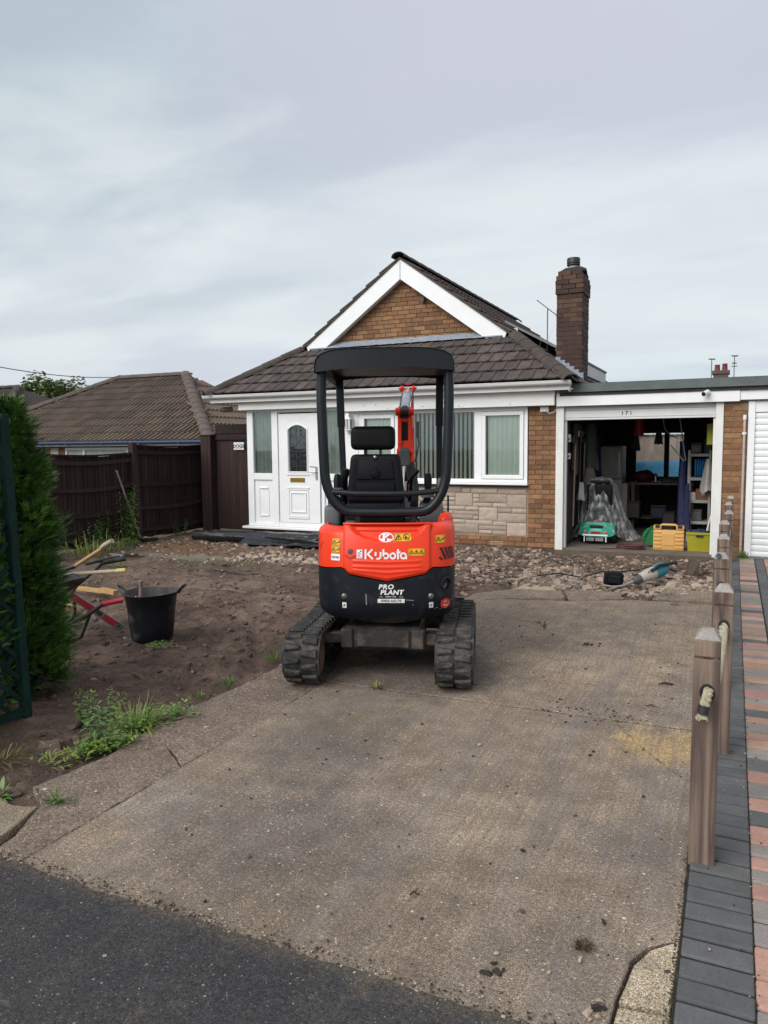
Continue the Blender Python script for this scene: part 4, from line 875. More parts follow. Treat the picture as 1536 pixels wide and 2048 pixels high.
# lead apron flashing along the gable foot, in lapped lengths
xa = CX - 1.86; k = 0
for L_ in (0.62, 1.5, 1.05, 0.6):
    b = MB(); z0 = 3.445
    def fl(u, v, xa=xa, L_=L_):
        x = xa + L_ * u; zt_ = 3.505 + 0.010 * nz(x * 4, 1)
        if v < 0.5: return (x, GY - 0.012 - 0.006 * k % 0.01, zt_ - (zt_ - 3.36) * v * 2 + 0.004 * nz(x * 9, v * 5))
        t_ = (v - 0.5) * 2; y = GY - 0.014 - t_ * 0.17; return (x, y, zF(y) + 0.062 + 0.010 * nz(x * 12, t_ * 3) * t_)
    b.grid(24, 6, fl); P('lead_flashing', b, LEAD, smooth=60); xa += L_ - 0.02; k += 1
    if k < 4:
        b = MB(); b.tube([(xa + 0.01, GY - 0.022, 3.50), (xa + 0.01, GY - 0.03, 3.375), (xa - 0.03, GY - 0.12, zF(GY - 0.12) + 0.075)], 0.007, 5); P('flashing_joint', b, M('dark_sealant', (0.03, 0.03, 0.035)))
# --- chimney
cx0, cx1, cy0, cy1 = -2.715, -2.30, 12.6, 13.2
b = MB(); b.bx(cx0 + 0.008, cx1 - 0.008, cy0 + 0.008, cy1 - 0.008, 2.2, 4.30)
chim = P('chimney', b, CHIMMORTAR)
bb = MB(); random.seed(4)
def ring_course(z, ex, sh):
    a0, a1, b0, b1 = cx0 - ex, cx1 + ex, cy0 - ex, cy1 + ex
    for (L0, L1, f) in ((a0, a1, 'f'), (b0, b1, 'r'), (b0, b1, 'l')):
        x = L0 - sh
        while x < L1 - 0.03:
            s0 = max(x, L0) + 0.004; s1 = min(x + 0.215, L1) - 0.004; j = random.uniform(-0.003, 0.003); mi = random.choice((0, 0, 1))
            if s1 - s0 > 0.02:
                if f == 'f': bb.bx(s0, s1, b0 + j, b0 + 0.05, z, z + 0.066, mi)
                elif f == 'r': bb.bx(a1 - 0.05, a1 + j, s0, s1, z, z + 0.066, mi)
                else: bb.bx(a0 + j, a0 + 0.05, s0, s1, z, z + 0.066, mi)
            x += 0.222
for i in range(22): ring_course(2.38 + i * 0.075, 0.0, [0, 0.11][i % 2])
CHIM2 = M('sooty_brown_brick', (0.135, 0.076, 0.046), (0.09, 0.052, 0.037), rough=0.9, fine=0.35, bump=0.5, dirt=((0.03, 0.024, 0.02), 4, 0.52, 0.5))
for i, ex in enumerate((0.02, 0.02, 0.02, 0.010, -0.012)): ring_course(4.035 + i * 0.075, ex, [0, 0.11][i % 2])
tag(P('brickwork', bb, [CHIMBRICK, CHIM2], chim), kind='stuff')
b = MB(); b.lathe([(0.30, 0.0), (0.29, 0.03), (0.16, 0.10), (0.0, 0.11)], 4, ((cx0 + cx1) / 2, (cy0 + cy1) / 2, 4.385), rot=rz(R(45)), sx=0.95, sy=1.25); P('flaunching', b, M('black_flaunching', (0.035, 0.032, 0.03), rough=0.95, fine=0.4, bump=0.6), chim)
pc = (-2.50, 12.86, 4.44)
b = MB(); b.lathe([(0.085, 0), (0.082, 0.10)], 16, pc); pot = P('chimney_pot', b, M('pale_pot', (0.42, 0.42, 0.40), fine=0.3), chim, smooth=40)
b = MB(); b.lathe([(0.10, 0.08), (0.108, 0.09), (0.108, 0.105), (0.098, 0.108), (0.098, 0.118), (0.108, 0.12), (0.108, 0.19), (0.10, 0.205), (0.0, 0.215)], 18, pc); P('chimney_cowl', b, M('black_cowl', (0.018, 0.02, 0.023), rough=0.5), chim, smooth=30)
b = MB()
for i in range(6):
    x0 = cx0 - 0.01 + i * 0.075; z0 = zR(x0 + 0.075) + 0.02; b.bx(x0, x0 + 0.085, cy0 - 0.014 - 0.002 * (i % 2), cy0 + 0.004, z0, z0 + 0.13)
b.add([(cx0 - 0.05, cy0 - 0.13, zR(cx0 - .05) + 0.05), (cx1 + 0.02, cy0 - 0.13, zR(cx1 + .02) + 0.05), (cx1 + 0.02, cy0, zR(cx1 + .02) + 0.06), (cx0 - 0.05, cy0, zR(cx0 - .05) + 0.06)], [(0, 1, 2, 3)])
b.bx(cx1 + 0.001, cx1 + 0.014, cy0 - 0.01, cy1, 2.40, 2.62)
P('stepped_flashing', b, LEAD, chim)

# --- fittings on the house that are things of their own
pan = thing('solar_panel', 'grey framed solar panels standing off the right roof slope behind the gable', 'solar panel', (-3.3, 15.8, zR(-3.3)))
for y0, y1 in ((13.75, 15.35), (15.39, 16.99)):
    mt = frame_mat((-2.55, y0, 3.13), (0, 1, 0), (-1, 0, 0.55)); b = MB(); b.bx(0, 1.6, 0, 1.55, -0.04, 0.0); b.v = [tuple(mt @ Vector(v)) for v in b.v]; P('panel', b, M('panel_frame', (0.20, 0.205, 0.205), rough=0.4), pan)
    b = MB(); b.bx(0.03, 1.57, 0.03, 1.52, 0.001, 0.004); b.v = [tuple(mt @ Vector(v)) for v in b.v]; P('cell_glass', b, M('panel_cells', (0.012, 0.014, 0.02), rough=0.15), pan)
b = MB()
for x in (-2.62, -3.7): b.bx(x - 0.04, x + 0.04, 13.72, 17, zR(x) + 0.03, 3.13 - (x + 2.55) * 0.55 - 0.045)
P('mount_rail', b, SILVER, pan)
ae = thing('tv_aerial', 'thin rooftop television aerial on a pole left of the chimney', 'aerial', (-3.18, 14.0, 3.25)); b = MB(); b.tube([(-3.18, 14, 3.2), (-3.18, 14, 4.06)], 0.012, 6); P('mast', b, SILVER, ae)
b = MB(); b.tube([(-3.36, 13.9, 4.22), (-2.95, 14.1, 3.88)], 0.009, 6)
P('boom', b, SILVER, ae)
for i in range(9):
    t_ = i / 8; c0 = Vector((-3.34, 13.9, 4.20)).lerp(Vector((-2.97, 14.1, 3.90)), t_); b = MB(); w_ = 0.05 + 0.05 * t_; b.tube([c0 + Vector((-0.4 * w_, -1.6 * w_, 0.4 * w_)) * 0.6, c0 - Vector((-0.4 * w_, -1.6 * w_, 0.4 * w_)) * 0.6], 0.004, 4); P('director', b, SILVER, ae)
b = MB(); b.lathe([(0.05, 0), (0.05, 0.012), (0.0, 0.03)], 10, (-3.0, 14.08, 3.93), rot=rx(R(70))); P('reflector', b, SILVER, ae)
b = MB(); b.tube([(-3.05, 14.05, 3.9), (-3.08, 14, 3.7), (-3.14, 14, 3.55), (-3.3, 14, 3.48), (-3.33, 14, 3.35)], 0.005, 5); P('coax', b, UPVC_OLD, ae)
ln = thing('wall_lantern', 'white metal lantern on the wall between the porch and the window', 'lantern', (-5.945, 11.3, 1.95))
lx, ly = -5.945, WY - 0.12
b = MB(); b.bx(lx - 0.06, lx + 0.06, WY - 0.045, WY - 0.03, 1.80, 1.92); b.tube([(lx, WY - 0.04, 1.84), (lx, ly, 1.80), (lx, ly, 1.84)], 0.010, 6); P('bracket', b, UPVC, ln)
b = MB(); b.lathe([(0.075, 1.845), (0.09, 1.86), (0.09, 1.87)], 4, (lx, ly, 0), rot=rz(R(45))); b.lathe([(0.098, 2.035), (0.098, 2.05), (0.055, 2.075), (0.055, 2.11), (0.02, 2.14), (0.0, 2.145)], 4, (lx, ly, 0), rot=rz(R(45)))
for sx in (-1, 1):
    for sy in (-1, 1): b.bx(lx + sx * 0.058 - 0.008, lx + sx * 0.058 + 0.008, ly + sy * 0.058 - 0.008, ly + sy * 0.058 + 0.008, 1.87, 2.04)
b.bx(lx - 0.006, lx + 0.006, ly - 0.064, ly - 0.052, 1.87, 2.04); P('lantern_case', b, UPVC, ln)
b = MB(); b.bx(lx - 0.05, lx + 0.05, ly - 0.05, ly + 0.05, 1.875, 2.03); P('lantern_glass', b, M('grey_lantern_glass', (0.30, 0.32, 0.33), rough=0.15), ln)
al = thing('wall_box', 'small white sensor box with a cable at the top of the brick pier', 'sensor box', (-2.62, 11.40, 2.10)); b = MB(); b.bx(-2.69, -2.56, WY - 0.05, WY, 2.075, 2.158); P('case', b, UPVC, al, bevel=0.006); b = MB(); b.bx(-2.665, -2.585, WY - 0.062, WY - 0.05, 2.085, 2.12); P('sensor_lens', b, UPVC_OLD, al, bevel=0.005)
b = MB(); b.tube([(-2.60, WY - 0.02, 2.075), (-2.55, WY - 0.02, 2.055), (-2.48, WY - 0.03, 2.07), (-2.43, WY - 0.06, 2.13), (-2.42, WY - 0.08, 2.25), (-2.42, WY - 0.09, 2.38)], 0.006, 5); b.tube([(-2.42, WY - 0.1, 2.385), (-2.3, 11.345, 2.30), (-2.29, 11.34, 2.285)], 0.005, 5); P('cable', b, UPVC_OLD, al)
# ================================================================== GARAGES
gar = thing('garage', 'open flat-roofed garage with white frame and rolled-up door beside the bungalow', 'garage', (-1.3, 11.45, 0))
def G(name, mb, m, parent=gar, **k): return mb.build(name, m, parent, world=True, **k)
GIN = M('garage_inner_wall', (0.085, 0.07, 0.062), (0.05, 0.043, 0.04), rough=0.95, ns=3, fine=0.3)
b = MB(); b.bx(-2.44, -2.34, 11.72, 16.2, -0.1, 2.3); b.bx(-0.14, -0.06, 11.6, 16.2, -0.1, 2.3)
b.bx(-2.44, -1.86, 16.0, 16.2, -0.1, 2.3); b.bx(-0.86, -0.06, 16.0, 16.2, -0.1, 2.3); b.bx(-1.86, -0.86, 16.0, 16.2, -0.1, 0.87); b.bx(-1.86, -0.86, 16.0, 16.2, 1.84, 2.3)
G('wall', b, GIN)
b = MB(); b.bx(-2.44, -0.06, 11.44, 16.2, -0.1, 0.015); G('floor', b, M('garage_floor_concrete', (0.21, 0.175, 0.14), (0.15, 0.125, 0.10), rough=0.9, ns=3, fine=0.35, bump=0.3))
b = MB(); b.bx(-2.44, -0.10, 11.36, 11.445, -0.14, -0.012); G('threshold', b, M('worn_threshold', (0.16, 0.125, 0.09), (0.10, 0.08, 0.06), rough=0.95, ns=6, fine=0.4, bump=0.6, bs=50))
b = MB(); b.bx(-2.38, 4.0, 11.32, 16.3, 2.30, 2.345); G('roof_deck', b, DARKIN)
b = MB(); b.bx(-2.36, 4.0, 11.285, 11.318, 2.35, 2.465); b.bx(-2.36, 4.0, 11.285, 16.3, 2.466, 2.475); b.bx(-2.36, -2.33, 11.32, 16.3, 2.35, 2.465); G('roof_trim', b, FELT)
b = MB(); b.bx(-2.43, 0.05, 11.335, 11.365, 2.15, 2.348); G('fascia', b, UPVC, bevel=0.003)
b = MB(); b.bx(0.052, 4.0, 11.352, 11.38, 2.168, 2.348); G('fascia', b, UPVC, bevel=0.003)
b = MB(); b.bx(-2.40, 4, 11.385, 11.7, 2.15, 2.30); G('lintel', b, M('lintel', (0.2, 0.19, 0.18)))
WT = M('peeling_white_timber', (0.72, 0.73, 0.70), rough=0.55, var=0.08, fine=0.08, fs=30, dirt=((0.40, 0.36, 0.30), 5, 0.60, 0.5), stretch=(1, 1, 0.4))
for x0, x1 in ((-2.445, -2.33), (-0.245, -0.145)):
    b = MB(); b.bx(x0, x1, 11.40, 11.48, -0.02, 2.15); j = G('door_jamb', b, WT, bevel=0.004)
    b = MB(); xx = x1 if x0 < -1 else x0; b.bx(xx - 0.03, xx + 0.03, 11.482, 11.56, 0.0, 2.1); G('guide_rail', b, WT, j)
dr = MB()
for z0, z1 in ((1.945, 1.975), (1.978, 2.085), (2.088, 2.148)): dr.bx(-2.33, -0.245, 11.455 + (0.01 if z0 > 2.0 else 0), 11.50, z0, z1)
rd = G('roller_door', dr, M('roller_white', (0.66, 0.68, 0.67), rough=0.4, var=0.06, fine=0.05, dirt=((0.4, 0.4, 0.38), 4, 0.62, 0.3)), bevel=0.004)
link('house_number', text_mesh('1 7 1', 0.075, INK, lambda x, y: Vector((-1.435 + x, 11.4535, 2.03 + y)) - wloc(rd), 0.002), rd)
# brick pier between the two garages
b = MB(); b.bx(-0.143, 0.157, 11.43, 11.7, -0.1, 2.15); pier = G('pier', b, MORTAR)
random.seed(77)
for i in range(28): course(-0.141, 0.155, 0.005 + i * 0.075, [0.0, 0.1125][i % 2], 11.425, pier)
b = MB(); b.tube([(0.118, 11.375, 0.07), (0.118, 11.375, 1.90)], 0.017, 10); dp = G('waste_pipe', b, M('pinkish_pipe', (0.52, 0.42, 0.37), rough=0.5, fine=0.1), smooth=40)
b = MB(); b.tube([(0.118, 11.375, 1.90), (0.118, 11.375, 1.965)], 0.023, 10); b.tube([(0.118, 11.375, 1.7), (0.118, 11.375, 1.73)], 0.021, 10); b.bx(0.09, 0.146, 11.39, 11.425, 1.70, 1.73); G('pipe_collar', b, UPVC_OLD, dp)
# neighbour's roller shutter
ng = thing('neighbour_garage', 'closed white ribbed roller-shutter garage at the paved drive', 'garage', (1.3, 11.45, 0))
b = MB(); b.bx(0.16, 0.245, 11.40, 11.50, 0, 2.165); b.bx(0.245, 2.5, 11.415, 11.50, 2.0, 2.165); b.bx(2.5, 2.6, 11.4, 11.5, 0, 2.165); G('door_frame', b, UPVC, ng, bevel=0.004)
SLAT = M('shutter_white', (0.74, 0.77, 0.78), rough=0.35, var=0.05, fine=0.04, dirt=((0.5, 0.5, 0.48), 3, 0.6, 0.25))
pr = [(0, 0.0), (-0.012, 0.006), (-0.016, 0.03), (-0.014, 0.07), (-0.004, 0.084), (0.0, 0.0865), (0.012, 0.0865), (0.012, 0.0)]
b = MB(); b.prism(pr, lambda y, z: (0.246, y, z), lambda y, z: (2.499, y, z)); sm = b.mesh('shutter_slat', [SLAT], smooth=35, tri=True)
for i in range(23): link('shutter_slat', sm, ng, Vector((0, 11.45, 0.012 + i * 0.0866)) - ng.location)
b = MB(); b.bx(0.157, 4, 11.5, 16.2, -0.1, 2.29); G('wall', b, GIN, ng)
b = MB(); b.bx(2.6, 4, 11.43, 11.5, -0.1, 2.165); G('brick_front', b, BRICK, ng)
# camera on the fascia
sc_ = thing('security_camera', 'white bullet security camera on the garage fascia', 'security camera', (-0.37, 11.32, 2.26))
b = MB(); b.lathe([(0.03, 0), (0.03, 0.012)], 12, (0.03, 0.015, 0.02), rot=rx(R(90))); b.tube([(0.03, 0.01, 0.02), (0.015, -0.04, 0.03), (0.0, -0.06, 0.02)], 0.010, 6); sc_b = b.build('mount', UPVC, sc_, smooth=40)
d_ = Vector((-0.45, -0.85, -0.30)).normalized(); b = MB(); b.tube([Vector((0, -0.06, 0.015)) - d_ * 0.04, Vector((0, -0.06, 0.015)) + d_ * 0.07], 0.033, 16); b.build('camera_body', UPVC, sc_, smooth=40)
b = MB(); b.tube([Vector((0, -0.06, 0.015)) + d_ * 0.069, Vector((0, -0.06, 0.015)) + d_ * 0.074], 0.029, 16); b.build('lens_face', INK, sc_)

# ---------------- inside the garage
b = frame(-1.86, -0.86, 0.87, 1.84, 0.05, 16.02, 16.12); b.bx(-1.27, -1.18, 16.0, 16.12, 0.92, 1.79); gw_ = G('rear_window', b, M('dark_window_frame', (0.06, 0.05, 0.045), rough=0.7)); b = MB(); b.bx(-1.82, -0.9, 16.06, 16.066, 0.9, 1.8); G('pane', b, GLASS, gw_)
fr = thing('tall_fridge', 'tall cream fridge freezer standing in the garage behind the plastic sheet', 'fridge', (-2.0, 14.0, 0.015))
b = MB(); b.bx(-0.19, 0.19, 0.0, 0.5, 0.03, 1.53); b.build('body', M('cream_enamel', (0.42, 0.41, 0.36), rough=0.4, fine=0.08), fr, bevel=0.012, seg=2)
for z0, z1 in ((0.05, 0.93), (0.95, 1.51)):
    b = MB(); b.bx(-0.185, 0.185, -0.045, -0.002, z0, z1); d = b.build('fridge_door', MATS['cream_enamel'], fr, bevel=0.012, seg=2); b = MB(); b.bx(0.13, 0.155, -0.065, -0.045, z0 + 0.1, z1 - 0.1); b.build('fridge_handle', SILVER, d)
cb = thing('cupboard', 'low cream cupboard under the workbench end in the garage', 'cupboard', (-1.82, 14.05, 0.015)); b = MB(); b.bx(-0.14, 0.10, 0, 0.4, 0, 0.86); b.build('body', MATS['cream_enamel'], cb, bevel=0.006); b = MB(); b.bx(-0.13, 0.09, -0.018, -0.002, 0.05, 0.82); b.build('cupboard_door', MATS['cream_enamel'], cb)
wb_ = thing('workbench', 'dark cluttered workbench under the garage window', 'workbench', (-1.25, 14.6, 0.015)); b = MB(); b.bx(-0.45, 0.62, -0.35, 0.45, 0.83, 0.865); b.build('bench_top', M('dark_bench_wood', (0.16, 0.125, 0.095), rough=0.7, fine=0.3), wb_)
for x in (-0.40, 0.57):
    for y in (-0.3, 0.4): b = MB(); b.bx(x - 0.03, x + 0.03, y - 0.03, y + 0.03, 0, 0.829); b.build('bench_leg', MATS['dark_bench_wood'], wb_)
b = MB(); b.bx(-0.37, 0.54, -0.2, 0.4, 0.2, 0.22); b.build('bench_shelf', MATS['dark_bench_wood'], wb_)
def blob(name, label, cat, c, s, m, sd=0, parent=None, fold=0.25, f=2.0):
    b = MB(); vs = []
    n1, n2 = 14, 10
    def fn(u, v):
        a = u * 6.2832; e = (v - 0.5) * 3.1416; d = Vector((math.cos(a) * math.cos(e), math.sin(a) * math.cos(e), math.sin(e))); k = 1 + fold * nz(d.x * f + sd, d.y * f, d.z * f) + fold * 0.5 * nz(d.x * f * 3 + sd, d.y * f * 3, d.z * f)
        return (d.x * s[0] * k, d.y * s[1] * k, max(-s[2], d.z * s[2] * k))
    b.grid(n1, n2, fn); o = b.build(name, m, parent, smooth=60); o.location = c
    if label: tag(o, label, cat)
    return o
REDM = M('red_plastic', (0.30, 0.02, 0.018), rough=0.45); BLUEM = M('blue_plastic', (0.02, 0.16, 0.42), rough=0.5, ns=9); NAVY = M('navy_cloth', (0.022, 0.032, 0.12), (0.015, 0.02, 0.07), rough=0.8, ns=8)
# things on the bench
bt = thing('spray_bottle', 'dark bottle with a pale label on the workbench', 'bottle', (-1.27, 14.35, 0.88)); b = MB(); b.lathe([(0.03, 0), (0.032, 0.01), (0.032, 0.12), (0.012, 0.16), (0.012, 0.18), (0.0, 0.185)], 12); b.build('bottle_body', INK, bt, smooth=40); b = MB(); b.bx(-0.012, 0.012, -0.035, -0.03, 0.02, 0.12); b.build('bottle_label', WHITEP, bt)
blob('tool_bag', 'dull red bag slumped on the workbench', 'bag', (-1.52, 14.7, 0.98), (0.2, 0.16, 0.11), M('dull_red_cloth', (0.13, 0.02, 0.022), rough=0.85, ns=8), 3)
blob('blue_rag', 'bright blue cloth bundled at the right end of the workbench', 'cloth', (-0.80, 14.5, 0.92), (0.12, 0.11, 0.05), BLUEM, 5, fold=0.5)
blob('parts_heap', 'heap of oddments in the middle of the workbench', 'oddments', (-1.05, 14.6, 0.91), (0.16, 0.12, 0.06), M('grey_oddments', (0.14, 0.14, 0.14), (0.05, 0.05, 0.05), rough=0.6, ns=40), 8, fold=0.7, f=5)
# hanging things
def hang(name, label, cat, c, w, d, h, m, sd=0, top=0.6):
    b = MB()
    def fn(u, v):
        a = u * 6.2832; k = (top + (1 - top) * v ** 0.7) * (1 + 0.16 * math.sin(a * 4 + sd) * v + 0.15 * nz(math.cos(a) * 2, sd, v * 3)); return (math.cos(a) * w / 2 * k, math.sin(a) * d / 2 * k, -h * v * (1 + 0.06 * math.sin(a * 3 + sd)))
    b.grid(20, 8, fn); o = b.build(name, m, smooth=60, loc=c); return tag(o, label, cat)
hang('hanging_coat', 'long greenish coat hanging on the left garage wall', 'coat', (-2.16, 12.7, 1.92), 0.26, 0.3, 0.75, M('dull_green_cloth', (0.075, 0.095, 0.08), (0.05, 0.062, 0.055), rough=0.9, ns=5), 1)
hang('hanging_coat', 'narrow brownish jacket hanging nearest the left door jamb', 'jacket', (-2.28, 12.05, 1.9), 0.12, 0.22, 0.75, M('dull_brown_cloth', (0.085, 0.062, 0.05), rough=0.9), 4)
hang('hanging_overalls', 'dark navy overalls hanging beside the tall fridge', 'overalls', (-2.20, 13.5, 1.7), 0.22, 0.2, 0.9, NAVY, 2)
hang('hanging_bag', 'small pale cloth bag hanging low on the left garage wall', 'bag', (-2.2, 12.15, 0.98), 0.13, 0.10, 0.28, M('pale_cloth', (0.36, 0.35, 0.32), rough=0.9), 3)
hang('hanging_bag', 'grey shopping bag hanging under the green coat', 'bag', (-2.13, 12.55, 1.2), 0.22, 0.15, 0.26, M('grey_cloth', (0.15, 0.14, 0.13), rough=0.9), 6)
hang('tool_pouch', 'dark red pouch hanging from the garage ceiling', 'pouch', (-1.42, 12.9, 1.96), 0.14, 0.1, 0.24, REDM, 7, 0.9)
hang('work_gloves', 'black gloves hanging together before the garage window', 'gloves', (-1.12, 13.0, 1.80), 0.13, 0.08, 0.22, M('black_cloth', (0.015, 0.015, 0.016), rough=0.9), 9, 0.5)
hang('cable_bundle', 'black cable bundle hanging left of the garage window', 'cables', (-1.50, 13.2, 1.78), 0.16, 0.1, 0.30, MATS['black_cloth'], 10, 0.4)
hang('blue_tarpaulin', 'rumpled dark blue tarpaulin hanging beside the metal shelves', 'tarpaulin', (-0.76, 13.4, 1.62), 0.17, 0.2, 1.45, M('blue_tarp', (0.022, 0.040, 0.14), (0.012, 0.018, 0.06), rough=0.55, ns=12), 11, 0.75)
b = MB(); b.tube([(-0.92, 13.0, 2.1), (-1.06, 13.0, 1.97), (-1.03, 13.0, 1.82), (-0.95, 13.0, 1.72), (-0.85, 13.0, 1.68)], 0.011, 6); tag(b.build('looped_hose', M('pale_hose', (0.36, 0.34, 0.3)), smooth=40), 'pale hose looped down from the garage ceiling', 'hose')
b = MB(); b.tube([(-0.80, 12.7, 2.05), (-0.69, 12.75, 1.32)], 0.010, 6); tag(b.build('thin_rod', SILVER, smooth=40), 'thin pale rod leaning against the blue tarpaulin', 'rod')
b = MB(); b.tube([(-0.93, 12.9, 1.56), (-0.72, 12.9, 1.30)], 0.010, 6); tag(b.build('pale_stick', M('pale_stick_wood', (0.5, 0.48, 0.42)), smooth=40), 'short pale stick crossing the right side of the garage window', 'stick')
# switch boxes on the left wall
for nm, lb_, z0, z1, m in (('fuse_box', 'white fuse box high on the left inside wall of the garage', 1.62, 1.74, UPVC_OLD), ('light_switch', 'white switch box low on the left inside wall of the garage', 1.36, 1.45, UPVC_OLD)):
    o = thing(nm, lb_, 'switch box', (-2.31, 11.66, z0)); b = MB(); b.bx(-0.028, 0.03, 0, 0.07, 0, z1 - z0); b.build('case', m, o, bevel=0.005); b = MB(); b.bx(0.0, 0.02, -0.006, -0.0005, 0.03, 0.06); b.build('switch_rocker', INK, o)
for i in range(7):
    x = -2.27 + 0.03 * (i % 2); y = 11.9 + i * 0.21; o = thing('long_tool', ['rake handle hung nearest the door on the left garage wall', 'dark hoe handle behind the nearest rake on the left garage wall', 'pale edging tool hung before the green coat', 'garden fork shaft hung behind the green coat', 'brush pole hung beyond the fork on the left garage wall', 'grey pole hung before the overalls', 'old spade shaft hung beside the overalls'][i], 'garden tool', (x, y, 0.3)); b = MB(); b.tube([(0, 0, 0.0), (0.02, 0.03, 1.35 + 0.1 * (i % 3))], 0.014, 6); b.build('shaft', [OLDW, BLACKP, PALEW][i % 3], o, smooth=50); b = MB(); b.bx(-0.03, 0.03, -0.06, 0.06, 1.30 + 0.1 * (i % 3), 1.40 + 0.1 * (i % 3)); b.build('tool_head', [GREASE, SILVER, RUST][i % 3], o, bevel=0.008)
for i, (x, y, z, w_, h_, m_, nm_, lb_) in enumerate(((-0.55, 13.05, 1.43, 0.16, 0.14, GREYP, 'small_crate', 'grey crate on the top of the metal shelves'), (-0.38, 13.1, 1.43, 0.12, 0.20, M('dark_box', (0.05, 0.05, 0.055)), 'dark_box', 'dark box beside the grey crate on top of the metal shelves'), (-0.52, 13.08, 0.34, 0.15, 0.16, GREYP, 'paint_tub', 'grey tub on the lowest shelf'), (-1.62, 14.2, 0.25, 0.22, 0.28, M('dim_box', (0.09, 0.07, 0.055)), 'storage_carton', 'brown carton under the workbench'), (-1.2, 14.25, 0.25, 0.26, 0.2, M('dim_navy_box', (0.03, 0.035, 0.07)), 'storage_tub', 'dark blue tub under the workbench'), (-1.0, 13.9, 0.03, 0.2, 0.35, M('dim_bin', (0.035, 0.035, 0.037)), 'waste_bin', 'black bin standing before the workbench'), (-1.66, 12.9, 0.03, 0.18, 0.3, M('dim_can', (0.10, 0.09, 0.08)), 'fuel_can', 'dull can standing behind the plastic sheet'))):
    o = thing(nm_, lb_, 'box' if 'can' not in nm_ and 'bin' not in nm_ else 'container', (x, y, z)); b = MB(); b.bx(-w_ / 2, w_ / 2, -w_ / 2, w_ / 2, 0, h_); b.build('container_body', m_, o, bevel=0.012); b = MB(); b.bx(-w_ / 2 - 0.005, w_ / 2 + 0.005, -w_ / 2 - 0.005, w_ / 2 + 0.005, h_ + 0.0005, h_ + 0.02); b.build('lid', m_, o, bevel=0.006)
for i in range(5):
    x = -1.75 + 0.28 * i; b = MB(); b.tube([(x, 12.6 + 0.3 * (i % 2), 2.10), (x + 0.5, 13.9, 2.08)], 0.022, 6); tag(b.build('roof_timber', [OLDW, GREYP, PALEW, OLDW, GREYP][i], smooth=50), ['leftmost timber stored under the garage roof', 'grey pipe stored under the garage roof beside the leftmost timber', 'pale batten stored under the middle of the garage roof', 'weathered batten stored under the garage roof right of the pale batten', 'rightmost pipe stored under the garage roof'][i], 'timber')
# shelves on the right
sh = thing('metal_shelves', 'grey metal shelf unit inside the garage on the right', 'shelf unit', (-0.47, 13.1, 0.015))
GM = M('grey_shelf_metal', (0.40, 0.40, 0.38), rough=0.5, fine=0.1)
for x in (-0.18, 0.13):
    for y in (-0.15, 0.2): b = MB(); b.bx(x - 0.016, x + 0.016, y - 0.016, y + 0.016, 0, 1.46); b.build('upright', GM, sh)
for z in (0.28, 0.62, 0.98, 1.36): b = MB(); b.bx(-0.16, 0.11, -0.16, 0.22, z, z + 0.045); b.build('shelf', GM, sh)
o = thing('carton', 'open brown carton with a pale label on the garage shelves', 'carton', (-0.46, 13.12, 0.68)); b = MB(); b.bx(-0.08, 0.1, -0.1, 0.12, 0, 0.17); b.build('carton_body', M('brown_card', (0.26, 0.135, 0.075), rough=0.9), o); b = MB(); b.bx(0.0, 0.06, -0.1035, -0.1005, 0.07, 0.13); b.build('paper_label', M('tan_label', (0.5, 0.36, 0.25)), o)
o = thing('paint_tin', 'white tin with red lid beside the brown carton', 'tin', (-0.585, 13.05, 0.68)); b = MB(); b.lathe([(0.05, 0), (0.05, 0.12)], 14); b.build('tin_body', UPVC_OLD, o, smooth=40); b = MB(); b.lathe([(0.052, 0.121), (0.052, 0.14), (0, 0.142)], 14); b.build('tin_lid', REDM, o, smooth=40)
b = MB()
for k in range(5): b.tube([(-0.53 + k * 0.02 + 0.06 * math.cos(a) * 0.3, 12.97 + 0.02 * k, 1.20 + 0.14 * math.sin(a)) if False else (-0.55 + 0.035 * k, 12.96 + 0.05 * math.cos(a), 1.19 + 0.14 * math.sin(a)) for a in [i * 6.283 / 18 for i in range(18)]], 0.013, 6, closed=True)
tag(b.build('hose_coil', BLUEM, smooth=50), 'coil of blue hose hung on the metal shelves', 'hose')
hang('carrier_bag', 'crumpled white plastic bag hanging on the front of the metal shelves', 'plastic bag', (-0.36, 12.85, 1.34), 0.22, 0.2, 0.52, M('white_polythene', (0.52, 0.51, 0.48), (0.38, 0.37, 0.35), rough=0.35, ns=8), 15, 0.25)
hang('chain_bundle', 'bundle of dark blue straps and chain hanging down the shelf front', 'straps', (-0.66, 12.85, 0.95), 0.12, 0.1, 0.75, NAVY, 17, 0.4)
o = thing('yellow_cabinet', 'bright yellow-green box mounted high inside the garage on the right', 'wall box', (-0.32, 12.0, 1.56)); b = MB(); b.bx(-0.05, 0.10, 0, 0.12, 0, 0.31); b.build('cabinet_body', M('acid_yellow', (0.42, 0.44, 0.02), rough=0.5, fine=0.1), o, bevel=0.008); b = MB(); b.tube([(0.0, 0.05, 0.311), (0.0, 0.05, 0.37), (0.05, 0.05, 0.37), (0.05, 0.05, 0.311)], 0.008, 6); b.build('carry_loop', GREYP, o)
